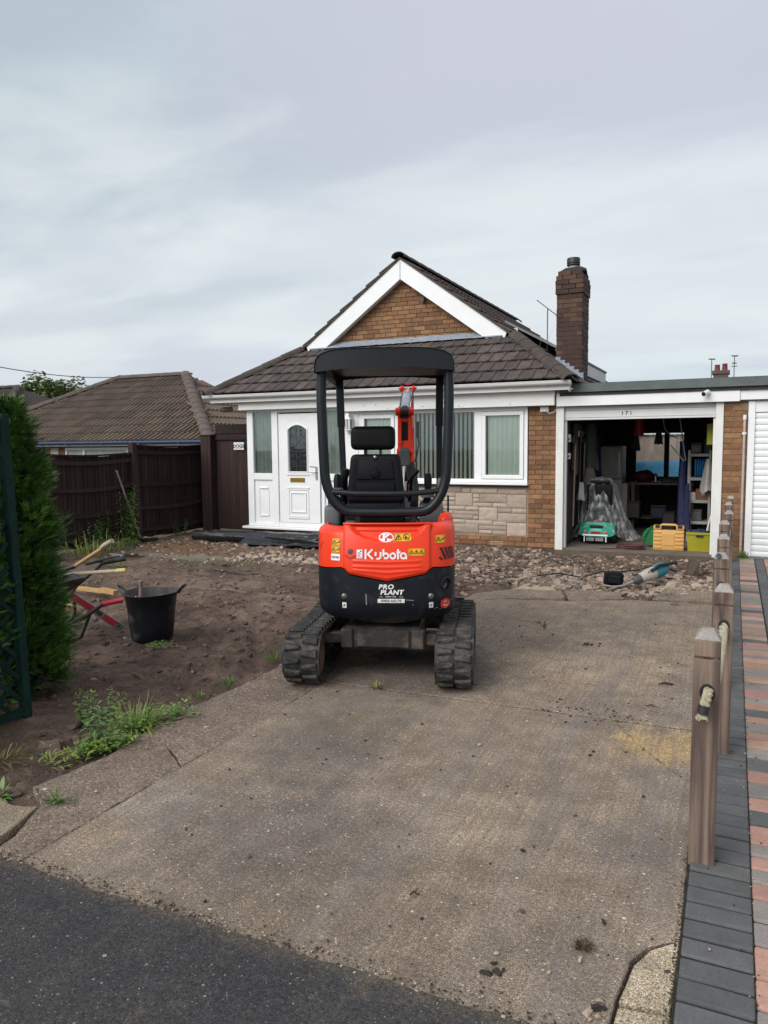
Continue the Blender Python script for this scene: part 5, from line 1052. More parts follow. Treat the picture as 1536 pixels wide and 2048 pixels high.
# yellow tool case
tcs = thing('tool_case', 'orange-yellow ribbed plastic tool case standing on the garage threshold', 'tool case', (-0.84, 11.75, 0.016))
YC = M('tool_case_yellow', (0.66, 0.37, 0.115), rough=0.5, var=0.1, fine=0.08, dirt=((0.4, 0.25, 0.1), 8, 0.62, 0.4))
b = MB(); b.bx(-0.215, 0.215, -0.055, 0.055, 0.0, 0.30); b.bx(-0.215, -0.10, -0.055, 0.055, 0.3, 0.37); b.bx(0.10, 0.215, -0.055, 0.055, 0.3, 0.37); b.build('case_shell', YC, tcs, bevel=0.02, seg=2, smooth=40)
b = MB(); b.tube([(-0.12, 0, 0.35), (-0.09, 0, 0.375), (0.09, 0, 0.375), (0.12, 0, 0.35)], 0.018, 8); b.build('case_handle', YC, tcs, smooth=50)
for i in range(5):
    for sx in (-1, 1): b = MB(); b.bx(-0.055 + sx * 0.15, 0.055 + sx * 0.15, -0.066, -0.05, 0.03 + i * 0.056, 0.056 + i * 0.056); b.build('rib', YC, tcs, bevel=0.008, seg=2, smooth=40)
b = MB(); b.bx(-0.085, 0.085, -0.062, -0.05, 0.07, 0.25); b.build('raised_panel', YC, tcs, bevel=0.006)
for x in (-0.155, 0.155): b = MB(); b.bx(x - 0.03, x + 0.03, -0.07, -0.05, 0.335, 0.372); b.build('latch', INK, tcs)
o = thing('yellow_green_crate', 'olive-yellow plastic storage box at the right garage jamb', 'storage box', (-0.42, 11.86, 0.016)); b = MB(); w0, w1 = 0.155, 0.175
vs = [(-w0, -0.12, 0), (w0, -0.12, 0), (w0, 0.12, 0), (-w0, 0.12, 0), (-w1, -0.14, 0.27), (w1, -0.14, 0.27), (w1, 0.14, 0.27), (-w1, 0.14, 0.27), (-w0, -0.115, 0.01), (w0, -0.115, 0.01), (w0, 0.115, 0.01), (-w0, 0.115, 0.01), (-w1 + .01, -0.13, 0.27), (w1 - .01, -0.13, 0.27), (w1 - .01, 0.13, 0.27), (-w1 + .01, 0.13, 0.27)]
b.add(vs, [(3, 2, 1, 0), (0, 1, 5, 4), (1, 2, 6, 5), (2, 3, 7, 6), (3, 0, 4, 7), (8, 9, 10, 11), (9, 8, 12, 13), (10, 9, 13, 14), (11, 10, 14, 15), (8, 11, 15, 12), (4, 5, 13, 12), (5, 6, 14, 13), (6, 7, 15, 14), (7, 4, 12, 15)]); b.build('crate_body', M('olive_yellow_plastic', (0.36, 0.33, 0.015), (0.30, 0.28, 0.012), rough=0.5, fine=0.1), o)
b = frame(-0.18, 0.18, 0.262, 0.282, 0.001, -0.152, -0.14); b.bx(-0.18, 0.18, -0.152, -0.141, 0.245, 0.28); b.build('crate_rim', MATS['olive_yellow_plastic'], o, bevel=0.004); b = MB(); b.bx(-0.05, 0.05, -0.156, -0.15, 0.215, 0.244); b.build('grip_recess', INK, o)
blob('rag_heap', 'dark rags and oddments heaped in the olive-yellow box', 'rags', (-0.42, 11.87, 0.26), (0.13, 0.10, 0.07), NAVY, 12, fold=0.6, f=4)
b = MB(); b.tube([(-0.37, 11.88, 0.12), (-0.26, 11.86, 0.62)], 0.011, 6); tag(b.build('white_pole', UPVC_OLD, smooth=40), 'white pole leaning out of the olive-yellow box', 'pole')
o = thing('hose_reel', 'green and yellow hose reel behind the yellow tool case', 'hose reel', (-1.10, 12.0, 0.016)); rr = ry(R(90)) 
b = MB(); b.lathe([(0.13, -0.06), (0.13, -0.05), (0.06, -0.045), (0.06, 0.045), (0.13, 0.05), (0.13, 0.06)], 20, (0, 0, 0.17), rot=rx(R(90))); b.build('drum', M('green_reel_plastic', (0.01, 0.16, 0.05), rough=0.45), o, smooth=30)
b = MB()
for k in range(4): b.tube([(0.085 * math.cos(a), -0.03 + 0.02 * k, 0.17 + 0.085 * math.sin(a)) for a in [i * 6.283 / 20 for i in range(20)]], 0.012, 6, closed=True)
b.build('yellow_hose', M('yellow_hose_plastic', (0.62, 0.36, 0.01), rough=0.5), o, smooth=50); b = MB(); b.tube([(-0.12, -0.06, 0.0), (-0.09, -0.065, 0.17), (0, -0.065, 0.33), (0.09, -0.065, 0.17), (0.12, -0.06, 0.0)], 0.012, 6); b.build('reel_stand', MATS['green_reel_plastic'], o, smooth=50)
b = MB()
for k in range(6): b.tube([(-1.36 + 0.19 * math.cos(a) * (1 + 0.12 * math.sin(k * 2 + a * 2)) + 0.02 * nz(k, a), 11.66 + 0.085 * math.sin(a) * (1 + 0.1 * k % 0.3), 0.023 + 0.010 * k) for a in [i * 6.283 / 24 for i in range(24)]], 0.007, 5, closed=True)
b.tube([(-1.5, 11.6, 0.022), (-1.65, 11.52, 0.022), (-1.78, 11.50, 0.022)], 0.009, 5); tag(b.build('cable_coil', M('dark_red_cable', (0.10, 0.035, 0.03), rough=0.6), smooth=50), 'loose coil of dark cable on the garage floor', 'cable')
# mobility scooter, rear view
ms = thing('mobility_scooter', 'turquoise green mobility scooter under the plastic sheet in the garage', 'mobility scooter', (-1.93, 12.25, 0.016))
GRN = M('turquoise_plastic', (0.015, 0.36, 0.24), rough=0.32, fine=0.05); 
def shell(u, v):
    x = (u - 0.5) * 0.54; f = 1 - abs(2 * u - 1) ** 2.6; z = 0.15 + 0.15 * v + 0.05 * f * v - 0.05 * f * (1 - v); y = -0.20 - 0.10 * f * (0.5 + 0.5 * math.sin(v * 2.6)) + 0.12 * v; return (x, y, z)
b = MB(); b.grid(20, 10, shell); b.grid(20, 8, lambda u, v: ((u - 0.5) * 0.54, -0.08 + 0.6 * v - 0.05 * (1 - abs(2 * u - 1) ** 2) * 0, 0.30 + 0.05 * (1 - abs(2 * u - 1) ** 2.6) - 0.12 * v)); b.build('rear_shell', GRN, ms, smooth=60)
for sx in (-1, 1):
    for y, r_ in ((0.0, 0.125), (0.78, 0.11)):
        b = MB(); b.lathe([(r_ * 0.45, -0.045), (r_ * 0.9, -0.045), (r_, -0.03), (r_, 0.03), (r_ * 0.9, 0.045), (r_ * 0.45, 0.045)], 20, (sx * 0.235, y, r_), rot=ry(R(90))); t_ = b.build('wheel', RUBBER, ms, smooth=40); b = MB(); b.lathe([(0.0, -0.04), (r_ * 0.46, -0.035), (r_ * 0.46, 0.035), (0, 0.04)], 14, (sx * 0.235, y, r_), rot=ry(R(90))); b.build('hub', GREYP, t_, smooth=40)
    b = MB(); b.lathe([(0.0, -0.012), (0.024, -0.006), (0.026, 0.01)], 12, (sx * 0.16, -0.31, 0.20), rot=rx(R(-90))); b.build('tail_light', REDREF, ms, smooth=40)
    b = MB(); b.tube([(sx * 0.16, -0.22, 0.14), (sx * 0.165, -0.32, 0.15), (sx * 0.165, -0.325, 0.05)], 0.010, 6); b.build('anti_tip_bar', UPVC, ms, smooth=40)
b = MB(); b.bx(-0.19, 0.19, -0.345, -0.325, 0.145, 0.168); b.build('rear_bumper', UPVC, ms); b = MB(); b.bx(-0.07, 0.07, -0.312, -0.296, 0.17, 0.21); b.build('number_plate', REDM, ms)
b = MB(); b.bx(-0.10, 0.10, -0.25, -0.20, 0.26, 0.30); b.build('rear_vent', INK, ms, bevel=0.01); b = MB(); b.bx(-0.14, -0.02, -0.30, -0.2, 0.06, 0.11); b.bx(0.0, 0.12, -0.30, -0.2, 0.06, 0.11); b.build('drive_unit', SILVER, ms); b = MB(); b.bx(-0.06, 0.06, -0.17, -0.10, 0.345, 0.37); b.build('red_cap', REDM, ms)
b = MB(); b.bx(-0.21, 0.21, 0.05, 0.45, 0.50, 0.58); b.bx(-0.2, 0.2, 0.03, 0.10, 0.58, 0.93); b.bx(-0.16, 0.16, 0.05, 0.12, 0.93, 0.99); b.build('seat', VINYL, ms, bevel=0.03, seg=2, smooth=40); b = MB(); b.tube([(0, 0.2, 0.3), (0, 0.2, 0.5)], 0.03, 8); b.tube([(0, 0.9, 0.2), (0, 0.78, 0.75), (0, 0.75, 0.85)], 0.025, 8); b.tube([(-0.22, 0.73, 0.83), (0.22, 0.73, 0.83)], 0.014, 8); b.build('tiller', GREYP, ms, smooth=40)
# thin plastic sheet over it
shm = bpy.data.materials.new('clear_dust_sheet'); shm.use_nodes = True; nt = shm.node_tree; nt.nodes.clear(); o_ = nt.nodes.new('ShaderNodeOutputMaterial'); mx = nt.nodes.new('ShaderNodeMixShader'); tr_ = nt.nodes.new('ShaderNodeBsdfTransparent'); pb = nt.nodes.new('ShaderNodeBsdfPrincipled'); pb.inputs['Base Color'].default_value = (0.75, 0.78, 0.8, 1); pb.inputs['Roughness'].default_value = 0.28; no_ = nt.nodes.new('ShaderNodeTexNoise'); no_.inputs['Scale'].default_value = 5; no_.inputs['Detail'].default_value = 6; tcn = nt.nodes.new('ShaderNodeTexCoord'); mpn = nt.nodes.new('ShaderNodeMapping'); mpn.inputs['Scale'].default_value = (3.5, 3.5, 1.1); rp = nt.nodes.new('ShaderNodeValToRGB'); rp.color_ramp.elements[0].position = 0.46; rp.color_ramp.elements[0].color = (0.07,) * 3 + (1,); rp.color_ramp.elements[1].position = 0.74; rp.color_ramp.elements[1].color = (0.5,) * 3 + (1,)
for a_, b_ in ((tcn.outputs['Object'], mpn.inputs[0]), (mpn.outputs[0], no_.inputs['Vector']), (no_.outputs[0], rp.inputs[0]), (rp.outputs[0], mx.inputs[0]), (tr_.outputs[0], mx.inputs[1]), (pb.outputs[0], mx.inputs[2]), (mx.outputs[0], o_.inputs[0])): nt.links.new(a_, b_)
b = MB()
def drape(u, v):
    a = u * 6.2832; prof_ = [(0.0, 1.03), (0.17, 1.01), (0.25, 0.93), (0.29, 0.70), (0.31, 0.60), (0.36, 0.40), (0.44, 0.20), (0.56, 0.04)]
    k = v * (len(prof_) - 1); j = min(len(prof_) - 2, int(k)); f = k - j; r_ = prof_[j][0] * (1 - f) + prof_[j + 1][0] * f; z = prof_[j][1] * (1 - f) + prof_[j + 1][1] * f
    r_ *= 1 + (0.10 * math.sin(a * 9 + 1.5 * nz(a, 2)) + 0.05 * math.sin(a * 23)) * v + 0.2 * nz(math.cos(a) * 1.5, math.sin(a) * 1.5, v * 2)
    back = max(0, -math.sin(a)); lift = 0.28 * max(0, math.cos((a - 4.75) * 1.0)) ** 6 * max(0, v - 0.55) / 0.45
    return (math.cos(a) * r_ * 0.92 + 0.08 * v * max(0, math.cos(a)), math.sin(a) * r_ * 1.05 + 0.12, max(0.012, z + lift + 0.02 * nz(a * 3, v * 7)))
b.grid(110, 34, drape); tag(b.build('dust_sheet', shm, smooth=80, loc=(-1.95, 12.42, 0.016)), 'crumpled clear plastic sheet draped over the mobility scooter', 'plastic sheet')
# behind the garage: what the rear window looks out on
o = thing('covered_trailer', 'bright blue covered trailer seen through the rear window of the garage', 'trailer', (-2.0, 20, -0.15)); b = MB(); b.grid(16, 8, lambda u, v: ((u - 0.5) * 2.6, -0.6 + 1.2 * v, 0.75 + 0.55 * math.sin(math.pi * v) ** 0.5 + 0.06 * nz(u * 6, v * 4))); b.grid(16, 2, lambda u, v: ((u - 0.5) * 2.6, -0.6, 0.3 + 0.45 * v)); b.build('blue_cover', M('trailer_blue', (0.02, 0.22, 0.42), rough=0.5, ns=6), o, smooth=50); b = MB(); b.bx(-1.2, 1.2, -0.5, 0.5, 0.25, 0.5); b.build('trailer_bed', GREYP, o)
for x in (-0.9, 0.9): b = MB(); b.lathe([(0.1, -0.07), (0.27, -0.07), (0.27, 0.07), (0.1, 0.07)], 18, (x, -0.52, 0.27), rot=rx(R(90))); b.build('wheel', RUBBER, o)
o = thing('back_outbuilding', 'low rendered outbuilding with a pale roof edge behind the garage', 'outbuilding', (-2.3, 25, -0.15)); b = MB(); b.bx(-3, 4, 0, 3, 0, 2.0); b.build('wall', M('pinkish_render', (0.34, 0.25, 0.21), fine=0.2), o); b = MB(); b.bx(-3.1, 4.1, -0.1, 3.1, 2.0, 2.14); b.build('roof_edge', UPVC_OLD, o); b = MB(); b.bx(-3, 4, 0.3, 3, 2.14, 2.6); b.build('roof', M('pale_slate', (0.30, 0.29, 0.27)), o)
# ================================================================== NEIGHBOURING HOUSES (lower plot to the left)
nb_ = thing('neighbour_bungalow', 'low bungalow with a mottled brown hipped roof and blue gutter behind the dark fence', 'bungalow', (-15.7, 17.5, -0.75))
def Q(name, mb, m, parent=nb_, **k): return mb.build(name, m, parent, world=True, **k)
EX0, EX1, EY0, EY1, EZ, RI = -20.4, -10.95, 14.0, 21.0, 1.76, 3.5
HS = 0.545
ry_ = EY0 + RI; rz_ = EZ + RI * HS
s_recalc['on'] = False
b = MB(); A = (EX0, EY0, EZ - .03); B_ = (EX1, EY0, EZ - .03); Cc = (EX1, EY1, EZ - .03); D_ = (EX0, EY1, EZ - .03); E_ = (EX0 + RI, ry_, rz_ - .03); F_ = (EX1 - RI, ry_, rz_ - .03)
b.add([A, B_, Cc, D_, E_, F_], [(0, 1, 5, 4), (1, 2, 5), (2, 3, 4, 5), (3, 0, 4)]); Q('roof', b, MATS['roof_underlay']); s_recalc['on'] = True
TW2, TG2 = 0.315, 0.405; b = MB(); tile_geo(b, TW2, TG2 + 0.05, ribs=2); T2 = b.mesh('roof_tile', [TILE2]); b2 = MB(); l2 = math.hypot(1, HS); n_ = 0; random.seed(12)
for r_ in range(10):
    dy = -0.03 + r_ * TG2 / l2; x = EX0 - 0.3 + (r_ % 2) * TW2 / 2
    while x < EX1 + 0.2:
        if EX0 + dy + 0.16 < x + TW2 * 0.5 < EX1 - dy - 0.16 and dy < RI - 0.08:
            mt = frame_mat((x, EY0 + dy, EZ + HS * dy), (1, 0, 0), (0, 1, HS)) @ Matrix.Rotation(random.uniform(-0.008, 0.008), 4, 'Z') @ Matrix.Translation((0, 0, random.uniform(0, 0.005)))
            if x > -19.2 and n_ < 290: o = link('roof_tile', T2, nb_); o.matrix_basis = Matrix.Translation(-nb_.location) @ mt; n_ += 1
            else: tile_geo(b2, TW2, TG2 + 0.05, mt, 2)
        x += TW2
    y = EY0 - 0.2
    while y < EY1:
        if EY0 + dy + 0.14 < y + TW2 / 2 < EY1 - dy - 0.14 and dy < RI - 0.08: tile_geo(b2, TW2, TG2 + 0.05, frame_mat((EX1 - dy, y, EZ + HS * dy), (0, 1, 0), (-1, 0, HS)), 2)
        y += TW2
tag(Q('roof_tile_field', b2, TILE2), kind='stuff')
for p0, p1, nv in ((B_, F_, (0.3, -0.3, 1)), (A, E_, (-0.3, -0.3, 1))):
    p0 = Vector(p0); p1 = Vector(p1); halfround(p0 + Vector((0, 0, 0.04)), p1 + Vector((0, 0, 0.05)), nv, 0.15, 0.42, RIDGE2, 'hip_tile', nb_)
halfround((E_[0], E_[1], E_[2] + 0.03), (F_[0], F_[1], F_[2] + 0.03), (0, 0, 1), 0.14, 0.44, RIDGE2, 'ridge_tile', nb_)
NBR = M('neighbour_brick', (0.28, 0.15, 0.09), (0.20, 0.11, 0.07), rough=0.9, ns=4, fine=0.3, fs=30, bump=0.3)
b = MB(); b.bx(EX0 + 0.35, EX1 - 0.35, EY0 + 0.36, EY1 - 0.3, -0.9, EZ - 0.06); Q('wall', b, NBR)
b = MB(); b.bx(EX0 + 0.02, EX1 - 0.02, EY0 + 0.03, EY0 + 0.36, EZ - 0.14, EZ - 0.125); b.bx(EX0 + .02, EX1 - .02, EY0 + 0.03, EY0 + 0.055, EZ - 0.14, EZ - 0.035); Q('fascia', b, UPVC)
BLU = M('blue_gutter_paint', (0.012, 0.035, 0.10), rough=0.45); b = MB(); b.tube([(EX0 - 0.02, EY0 - 0.03, EZ - 0.045), (EX1 + 0.02, EY0 - 0.03, EZ - 0.045)], 0.05, 10); gn = Q('gutter', b, BLU, smooth=50)
for x in (-16.6, -15.4, -14.2, -13.0, -11.8): b = MB(); b.bx(x - 0.03, x + 0.03, EY0 - 0.075, EY0 + 0.03, EZ - 0.10, EZ - 0.03); Q('gutter_clip', b, BLU, gn)
for x0, x1, ml in ((-15.85, -13.7, -15.2), (-12.9, -12.0, None)):
    f = frame(x0, x1, 0.55, 1.60, 0.06, EY0 + 0.31, EY0 + 0.37)
    if ml: f.bx(ml - 0.035, ml + 0.035, EY0 + 0.309, EY0 + 0.37, 0.61, 1.54)
    wn_ = Q('window', f, UPVC); b = MB(); b.bx(x0 + 0.05, x1 - 0.05, EY0 + 0.352, EY0 + 0.358, 0.6, 1.55); Q('pane', b, M('dusk_pane', (0.05, 0.055, 0.055), rough=0.08), wn_); curtain(x0 + 0.06, x1 - 0.06, 0.6, 1.55, EY0 + 0.349, MATS['grey_net'], wn_, 0.001, 5)
b = MB(); b.bx(-16.4, -16.12, EY0 + 0.33, EY0 + 0.37, 0.2, 1.6); Q('meter_panel', b, M('cream_panel', (0.55, 0.50, 0.42)))
fh = thing('far_house', 'dark hipped roof of a house farther off at the far left', 'house', (-32, 22, -0.9))
s_recalc['on'] = False
b = MB(); b.add([(-42, 18.4, 2.2), (-24.0, 18.4, 2.2), (-24.0, 27, 2.2), (-42, 27, 2.2), (-37, 22.6, 4.15), (-27.6, 22.6, 4.15)], [(0, 1, 5, 4), (1, 2, 5), (2, 3, 4, 5), (3, 0, 4), (3, 2, 1, 0)]); Q('roof', b, M('dark_far_tiles', (0.065, 0.046, 0.042), (0.036, 0.029, 0.027), rough=0.9, ns=2, stretch=(1, 1, 9), fine=0.4, fs=12), fh); s_recalc['on'] = True
b = MB()
for r_ in range(8):
    t_ = r_ / 8.0; y = 18.4 + 4.2 * t_; z = 2.2 + 1.95 * t_; b.bx(-42 + 5 * t_, -24.0 - 3.6 * t_, y - 0.05, y + 0.12, z - 0.02, z + 0.075)
tag(Q('tile_course', b, MATS['dark_far_tiles'], fh), kind='stuff'); halfround((-24.0, 18.4, 2.22), (-27.6, 22.6, 4.17), (0.3, -0.3, 1), 0.16, 0.45, RIDGE, 'hip_tile', fh); halfround((-27.6, 22.6, 4.17), (-37, 22.6, 4.17), (0, 0, 1), 0.15, 0.45, RIDGE, 'ridge_tile', fh)
b = MB(); b.bx(-41.6, -24.4, 18.8, 26.6, -0.9, 2.19); Q('wall', b, NBR, fh)
ch = thing('far_chimney_house', 'distant house whose brick chimney with two red pots rises behind the garage roof', 'house', (-0.6, 42, -0.16))
s_recalc['on'] = False
b = MB(); b.add([(-7, 38, 2.4), (6, 38, 2.4), (6, 46, 2.4), (-7, 46, 2.4), (-7, 42, 4.55), (6, 42, 4.55)], [(0, 1, 5, 4), (1, 2, 5), (2, 3, 4, 5), (3, 0, 4), (3, 2, 1, 0)]); Q('roof', b, MATS['dark_far_tiles'], ch); s_recalc['on'] = True
b = MB(); b.bx(-6.7, 5.7, 38.3, 45.7, -0.16, 2.39); Q('wall', b, NBR, ch)
b = MB(); b.bx(-1.02, -0.36, 39.8, 40.6, 3.3, 4.86); b.bx(-1.08, -0.30, 39.74, 40.66, 4.86, 5.02); c2_ = Q('chimney', b, M('far_brick', (0.12, 0.065, 0.05), (0.08, 0.05, 0.04), ns=9, fine=0.4, fs=20), ch)
for x, h in ((-0.86, 0.30), (-0.53, 0.34)): b = MB(); b.lathe([(0.13, 0), (0.11, h - 0.03), (0.13, h)], 12, (x, 40.2, 5.02)); Q('chimney_pot', b, M('red_clay_pot', (0.22, 0.05, 0.04), fine=0.2), c2_, smooth=40)
for x, h, nm in ((-1.12, 5.62, 'thin single-headed aerial on the left of the distant chimney'), (-0.12, 5.72, 'taller aerial with two heads on the right of the distant chimney')):
    o = thing('rooftop_aerial', nm, 'aerial', (x, 40.2, 4.6)); b = MB(); b.tube([(0, 0, -0.6), (0, 0, h - 4.6)], 0.02, 5); b.build('mast', GREYP, o); b = MB(); b.tube([(-0.14, 0, h - 4.6), (0.16, 0, h - 4.62)], 0.03, 5)
    for i in range(5): b.tube([(-0.12 + i * 0.06, -0.15, h - 4.6), (-0.12 + i * 0.06, 0.15, h - 4.6)], 0.012, 4)
    if x > -0.5: b.tube([(-0.1, 0, h - 4.95), (0.1, 0, h - 4.95)], 0.03, 5); b.tube([(-0.13, 0, h - 5.1), (0.13, 0, h - 5.1)], 0.02, 5)
    b.build('antenna_head', GREYP, o)
b = MB(); b.tube([Vector((-12.9, 8.6, 3.32)).lerp(Vector((-17.05, 17.45, 3.72)), i / 12) + Vector((0, 0, -0.16 * 4 * (i / 12) * (1 - i / 12))) for i in range(13)] , 0.010, 5); tag(b.build('overhead_wire', M('wire_black', (0.03, 0.03, 0.03)), smooth=60), 'thin overhead wire running down to the ridge of the neighbouring roof', 'wire')
# tree peeping over the roofs
LEAFFAR = M('far_leaf', (0.13, 0.18, 0.036), (0.08, 0.125, 0.026), rough=0.6, ns=1.2, fine=0.3, fs=9, objv=0.3)
def leafy(b, c, s, n, size, rnd, mats=1, shell_=0.55):
    for i in range(n):
        while True:
            d = Vector((rnd.uniform(-1, 1), rnd.uniform(-1, 1), rnd.uniform(-1, 1)))
            if 0.05 < d.length < 1: break
        d *= (shell_ + (1 - shell_) * rnd.random()) / max(d.length, 0.4); k = 1 + 0.45 * nz(d.x * 2.3 + c[0], d.y * 2.3 + c[1], d.z * 2.3)
        p = Vector((c[0] + d.x * s[0] * k, c[1] + d.y * s[1] * k, c[2] + d.z * s[2] * k)); q = Matrix.Rotation(rnd.uniform(0, 6.3), 3, 'Z') @ Matrix.Rotation(rnd.uniform(-1.2, 1.2), 3, 'X'); w = size * rnd.uniform(0.6, 1.4)
        b.add([p + q @ Vector((-w * .5, 0, 0)), p + q @ Vector((0, -w * .35, w * .12)), p + q @ Vector((w * .6, 0, 0)), p + q @ Vector((0, w * .35, w * .12))], [(0, 1, 2, 3)], rnd.randrange(mats))
rnd = random.Random(3); s_recalc['on'] = False
tr0 = thing('tree', 'bright green tree top between the two roofs on the left', 'tree', (-38.9, 34, 0.25)); b = MB(); b.tube([(0, 0, 0), (0.1, 0, 1.8), (0, 0.1, 3.6)], [0.22, 0.17, 0.08], 8)
for i in range(7): a = i * 0.9; b.tube([(0, 0, 2.0 + 0.2 * i), (math.cos(a) * 0.9, math.sin(a) * 0.9, 3.0 + 0.3 * i)], [0.06, 0.02], 5)
b.build('trunk', M('bark', (0.07, 0.05, 0.035), rough=0.95, fine=0.4), tr0)
b = MB(); leafy(b, (-0.2, 0, 4.0), (3.4, 2.2, 1.75), 11000, 0.21, rnd, 2, 0.45); leafy(b, (1.9, 0.3, 4.2), (1.3, 1.3, 1.2), 1600, 0.17, rnd, 2, 0.45); b.build('crown', [LEAFFAR, M('far_leaf_deep', (0.07, 0.11, 0.025), rough=0.6, fine=0.3)], tr0); s_recalc['on'] = True

# ================================================================== FENCE, GATE
FX = -9.36
def fence_panel(y0, y1, z0, z1, label, sag, posts):
    f = thing('board_fence', label, 'fence', (FX, y0, 0)); n = round((y1 - y0) / 0.083); st = (y1 - y0) / n
    b = MB(); b.add([(0.0, 0, 0), (0.018, 0, 0), (0.009, st * 1.18, 0), (0, st * 1.18, 0), (0.0, 0, z1 - z0), (0.018, 0, z1 - z0), (0.009, st * 1.18, z1 - z0), (0, st * 1.18, z1 - z0)], [(3, 2, 1, 0), (4, 5, 6, 7), (0, 1, 5, 4), (1, 2, 6, 5), (2, 3, 7, 6), (3, 0, 4, 7)]); me = b.mesh('board', [FENCE])
    for i in range(n):
        o = link('board', me, f, (-0.03 + random.uniform(-0.004, 0.004), i * st, z0 + random.uniform(-0.01, 0.015) + sag(i / n))); o.rotation_euler.x = random.uniform(-0.006, 0.006)
    for z in (0.14, 0.52, 0.93, z1 - z0 - 0.10):
        b = MB(); pts = [(0.0, (y1 - y0) * k / 10, z0 + z + sag(k / 10) * 1.4) for k in range(11)]
        for k in range(10): b.beam(pts[k], pts[k + 1], 0.05, 0.062)
        b.build('rail', FENCE, f)
    b = MB(); pts = [(0.0, (y1 - y0) * k / 10, z1 + 0.012 + sag(k / 10)) for k in range(11)]
    for k in range(10): b.beam(pts[k], pts[k + 1], 0.075, 0.028)
    b.build('capping', FENCE, f)
    for yy, zz_, w in posts: b = MB(); b.bx(0.02, 0.02 + w, yy - y0 - w / 2, yy - y0 + w / 2, -0.05, zz_); b.build('post', FENCE, f, bevel=0.008)
    return f
random.seed(40)
fence_panel(6.1, 7.9, 0.05, 1.50, 'left-hand dark fence panel mostly behind the conifer', lambda t: 0, [(6.0, 1.6, 0.09)])
fence_panel(7.98, 9.86, 0.03, 1.49, 'lower dark brown fence panel with sagging rails left of the leaning fence post', lambda t: -0.03 * math.sin(math.pi * t), [(7.94, 1.58, 0.09)])
fence_panel(9.86, 12.15, 0.03, 1.62, 'taller dark brown fence panel next to the side gate', lambda t: -0.035 * math.sin(math.pi * t) + 0.02 * t, [])
b = MB(); b.add([(x * 0.05 + lean, y * 0.05, z) for z, lean in ((-0.1, 0.02), (1.68, -0.05)) for x, y in ((-1, -1), (1, -1), (1, 1), (-1, 1))], [(3, 2, 1, 0), (4, 5, 6, 7), (0, 1, 5, 4), (1, 2, 6, 5), (2, 3, 7, 6), (3, 0, 4, 7)]); tag(b.build('fence_post', FENCE, loc=(FX + 0.07, 9.86, 0), bevel=0.006), 'leaning dark fence post between the lower and the taller panel', 'fence post')
b = MB(); b.bx(-0.115, 0.115, -0.11, 0.11, -0.1, 1.80); b.bx(-0.135, 0.135, -0.13, 0.13, 1.80, 1.825)
gp = thing('gate_post', 'broad dark boxed gate post between the fence and the side gate', 'gate post', (-9.08, 11.62, 0)); b.build('post_box', FENCE, gp, bevel=0.006)
for x, w in ((-0.075, 0.07), (0.0, 0.075), (0.078, 0.07)): b = MB(); b.bx(x - w / 2, x + w / 2, -0.125, -0.111, 0.0, 1.79); b.build('post_board', FENCE, gp)
gt_ = thing('side_gate', 'tall dark stained board gate between the gate post and the porch', 'gate', (-8.5, 11.66, 0))
GATE = M('reddish_stained_board', (0.050, 0.022, 0.018), (0.026, 0.015, 0.013), rough=0.7, ns=6, fine=0.4, fs=70, bump=0.4, bs=60, objv=0.35, stretch=(3, 3, 0.22), dirt=((0.02, 0.016, 0.015), 2.5, 0.5, 0.7), spec=0.3)
x = -0.44
while x < 0.42: b = MB(); b.bx(0, 0.098, -0.01, 0.012, 0.04, 1.83); o = link('board', b.mesh('board', [GATE]), gt_, (x, random.uniform(-0.002, 0.002), 0)); x += 0.1
b = MB(); b.bx(-0.45, 0.42, -0.03, 0.02, 1.835, 2.01); b.build('header_board', FENCE, gt_, bevel=0.005); b = MB(); b.bx(-0.45, 0.42, -0.045, -0.011, 1.72, 1.79); b.build('ledge', FENCE, gt_, bevel=0.004); b = MB(); b.bx(-0.46, 0.43, 0.013, 0.03, 0.03, 1.99); b.build('backing', FENCE, gt_)
sg = thing('dog_sign', 'small white sign reading DOGS on the side gate', 'sign', (-8.40, 11.61, 1.60))
b = MB(); b.bx(-0.115, 0.115, 0.0, 0.02, -0.068, 0.072); b.build('plate', WHITEP, sg, bevel=0.008, seg=2)
link('lettering', text_mesh('DOGS', 0.085, BLUEINK, lambda x, y: Vector((x, -0.0015, y + 0.0)), 0.004), sg); b = MB(); b.bx(-0.09, 0.09, -0.0013, 0.001, -0.05, -0.042); b.bx(-0.07, 0.07, -0.0013, 0.001, 0.05, 0.055); b.build('small_print', BLUEINK, sg)
# floodlight stub under the left eaves
o = thing('eaves_pipe', 'short white pipe end sticking out under the left eaves', 'pipe', (-8.62, 11.5, 2.27)); b = MB(); b.tube([(0.1, 0.10, 0.02), (0, -0.08, 0)], 0.05, 12); b.build('pipe_wall', M('dull_pipe', (0.35, 0.3, 0.26)), o, smooth=40); b = MB(); b.tube([(0.0, -0.079, 0), (-0.002, -0.084, 0)], 0.04, 12); b.build('pipe_bore', INK, o)

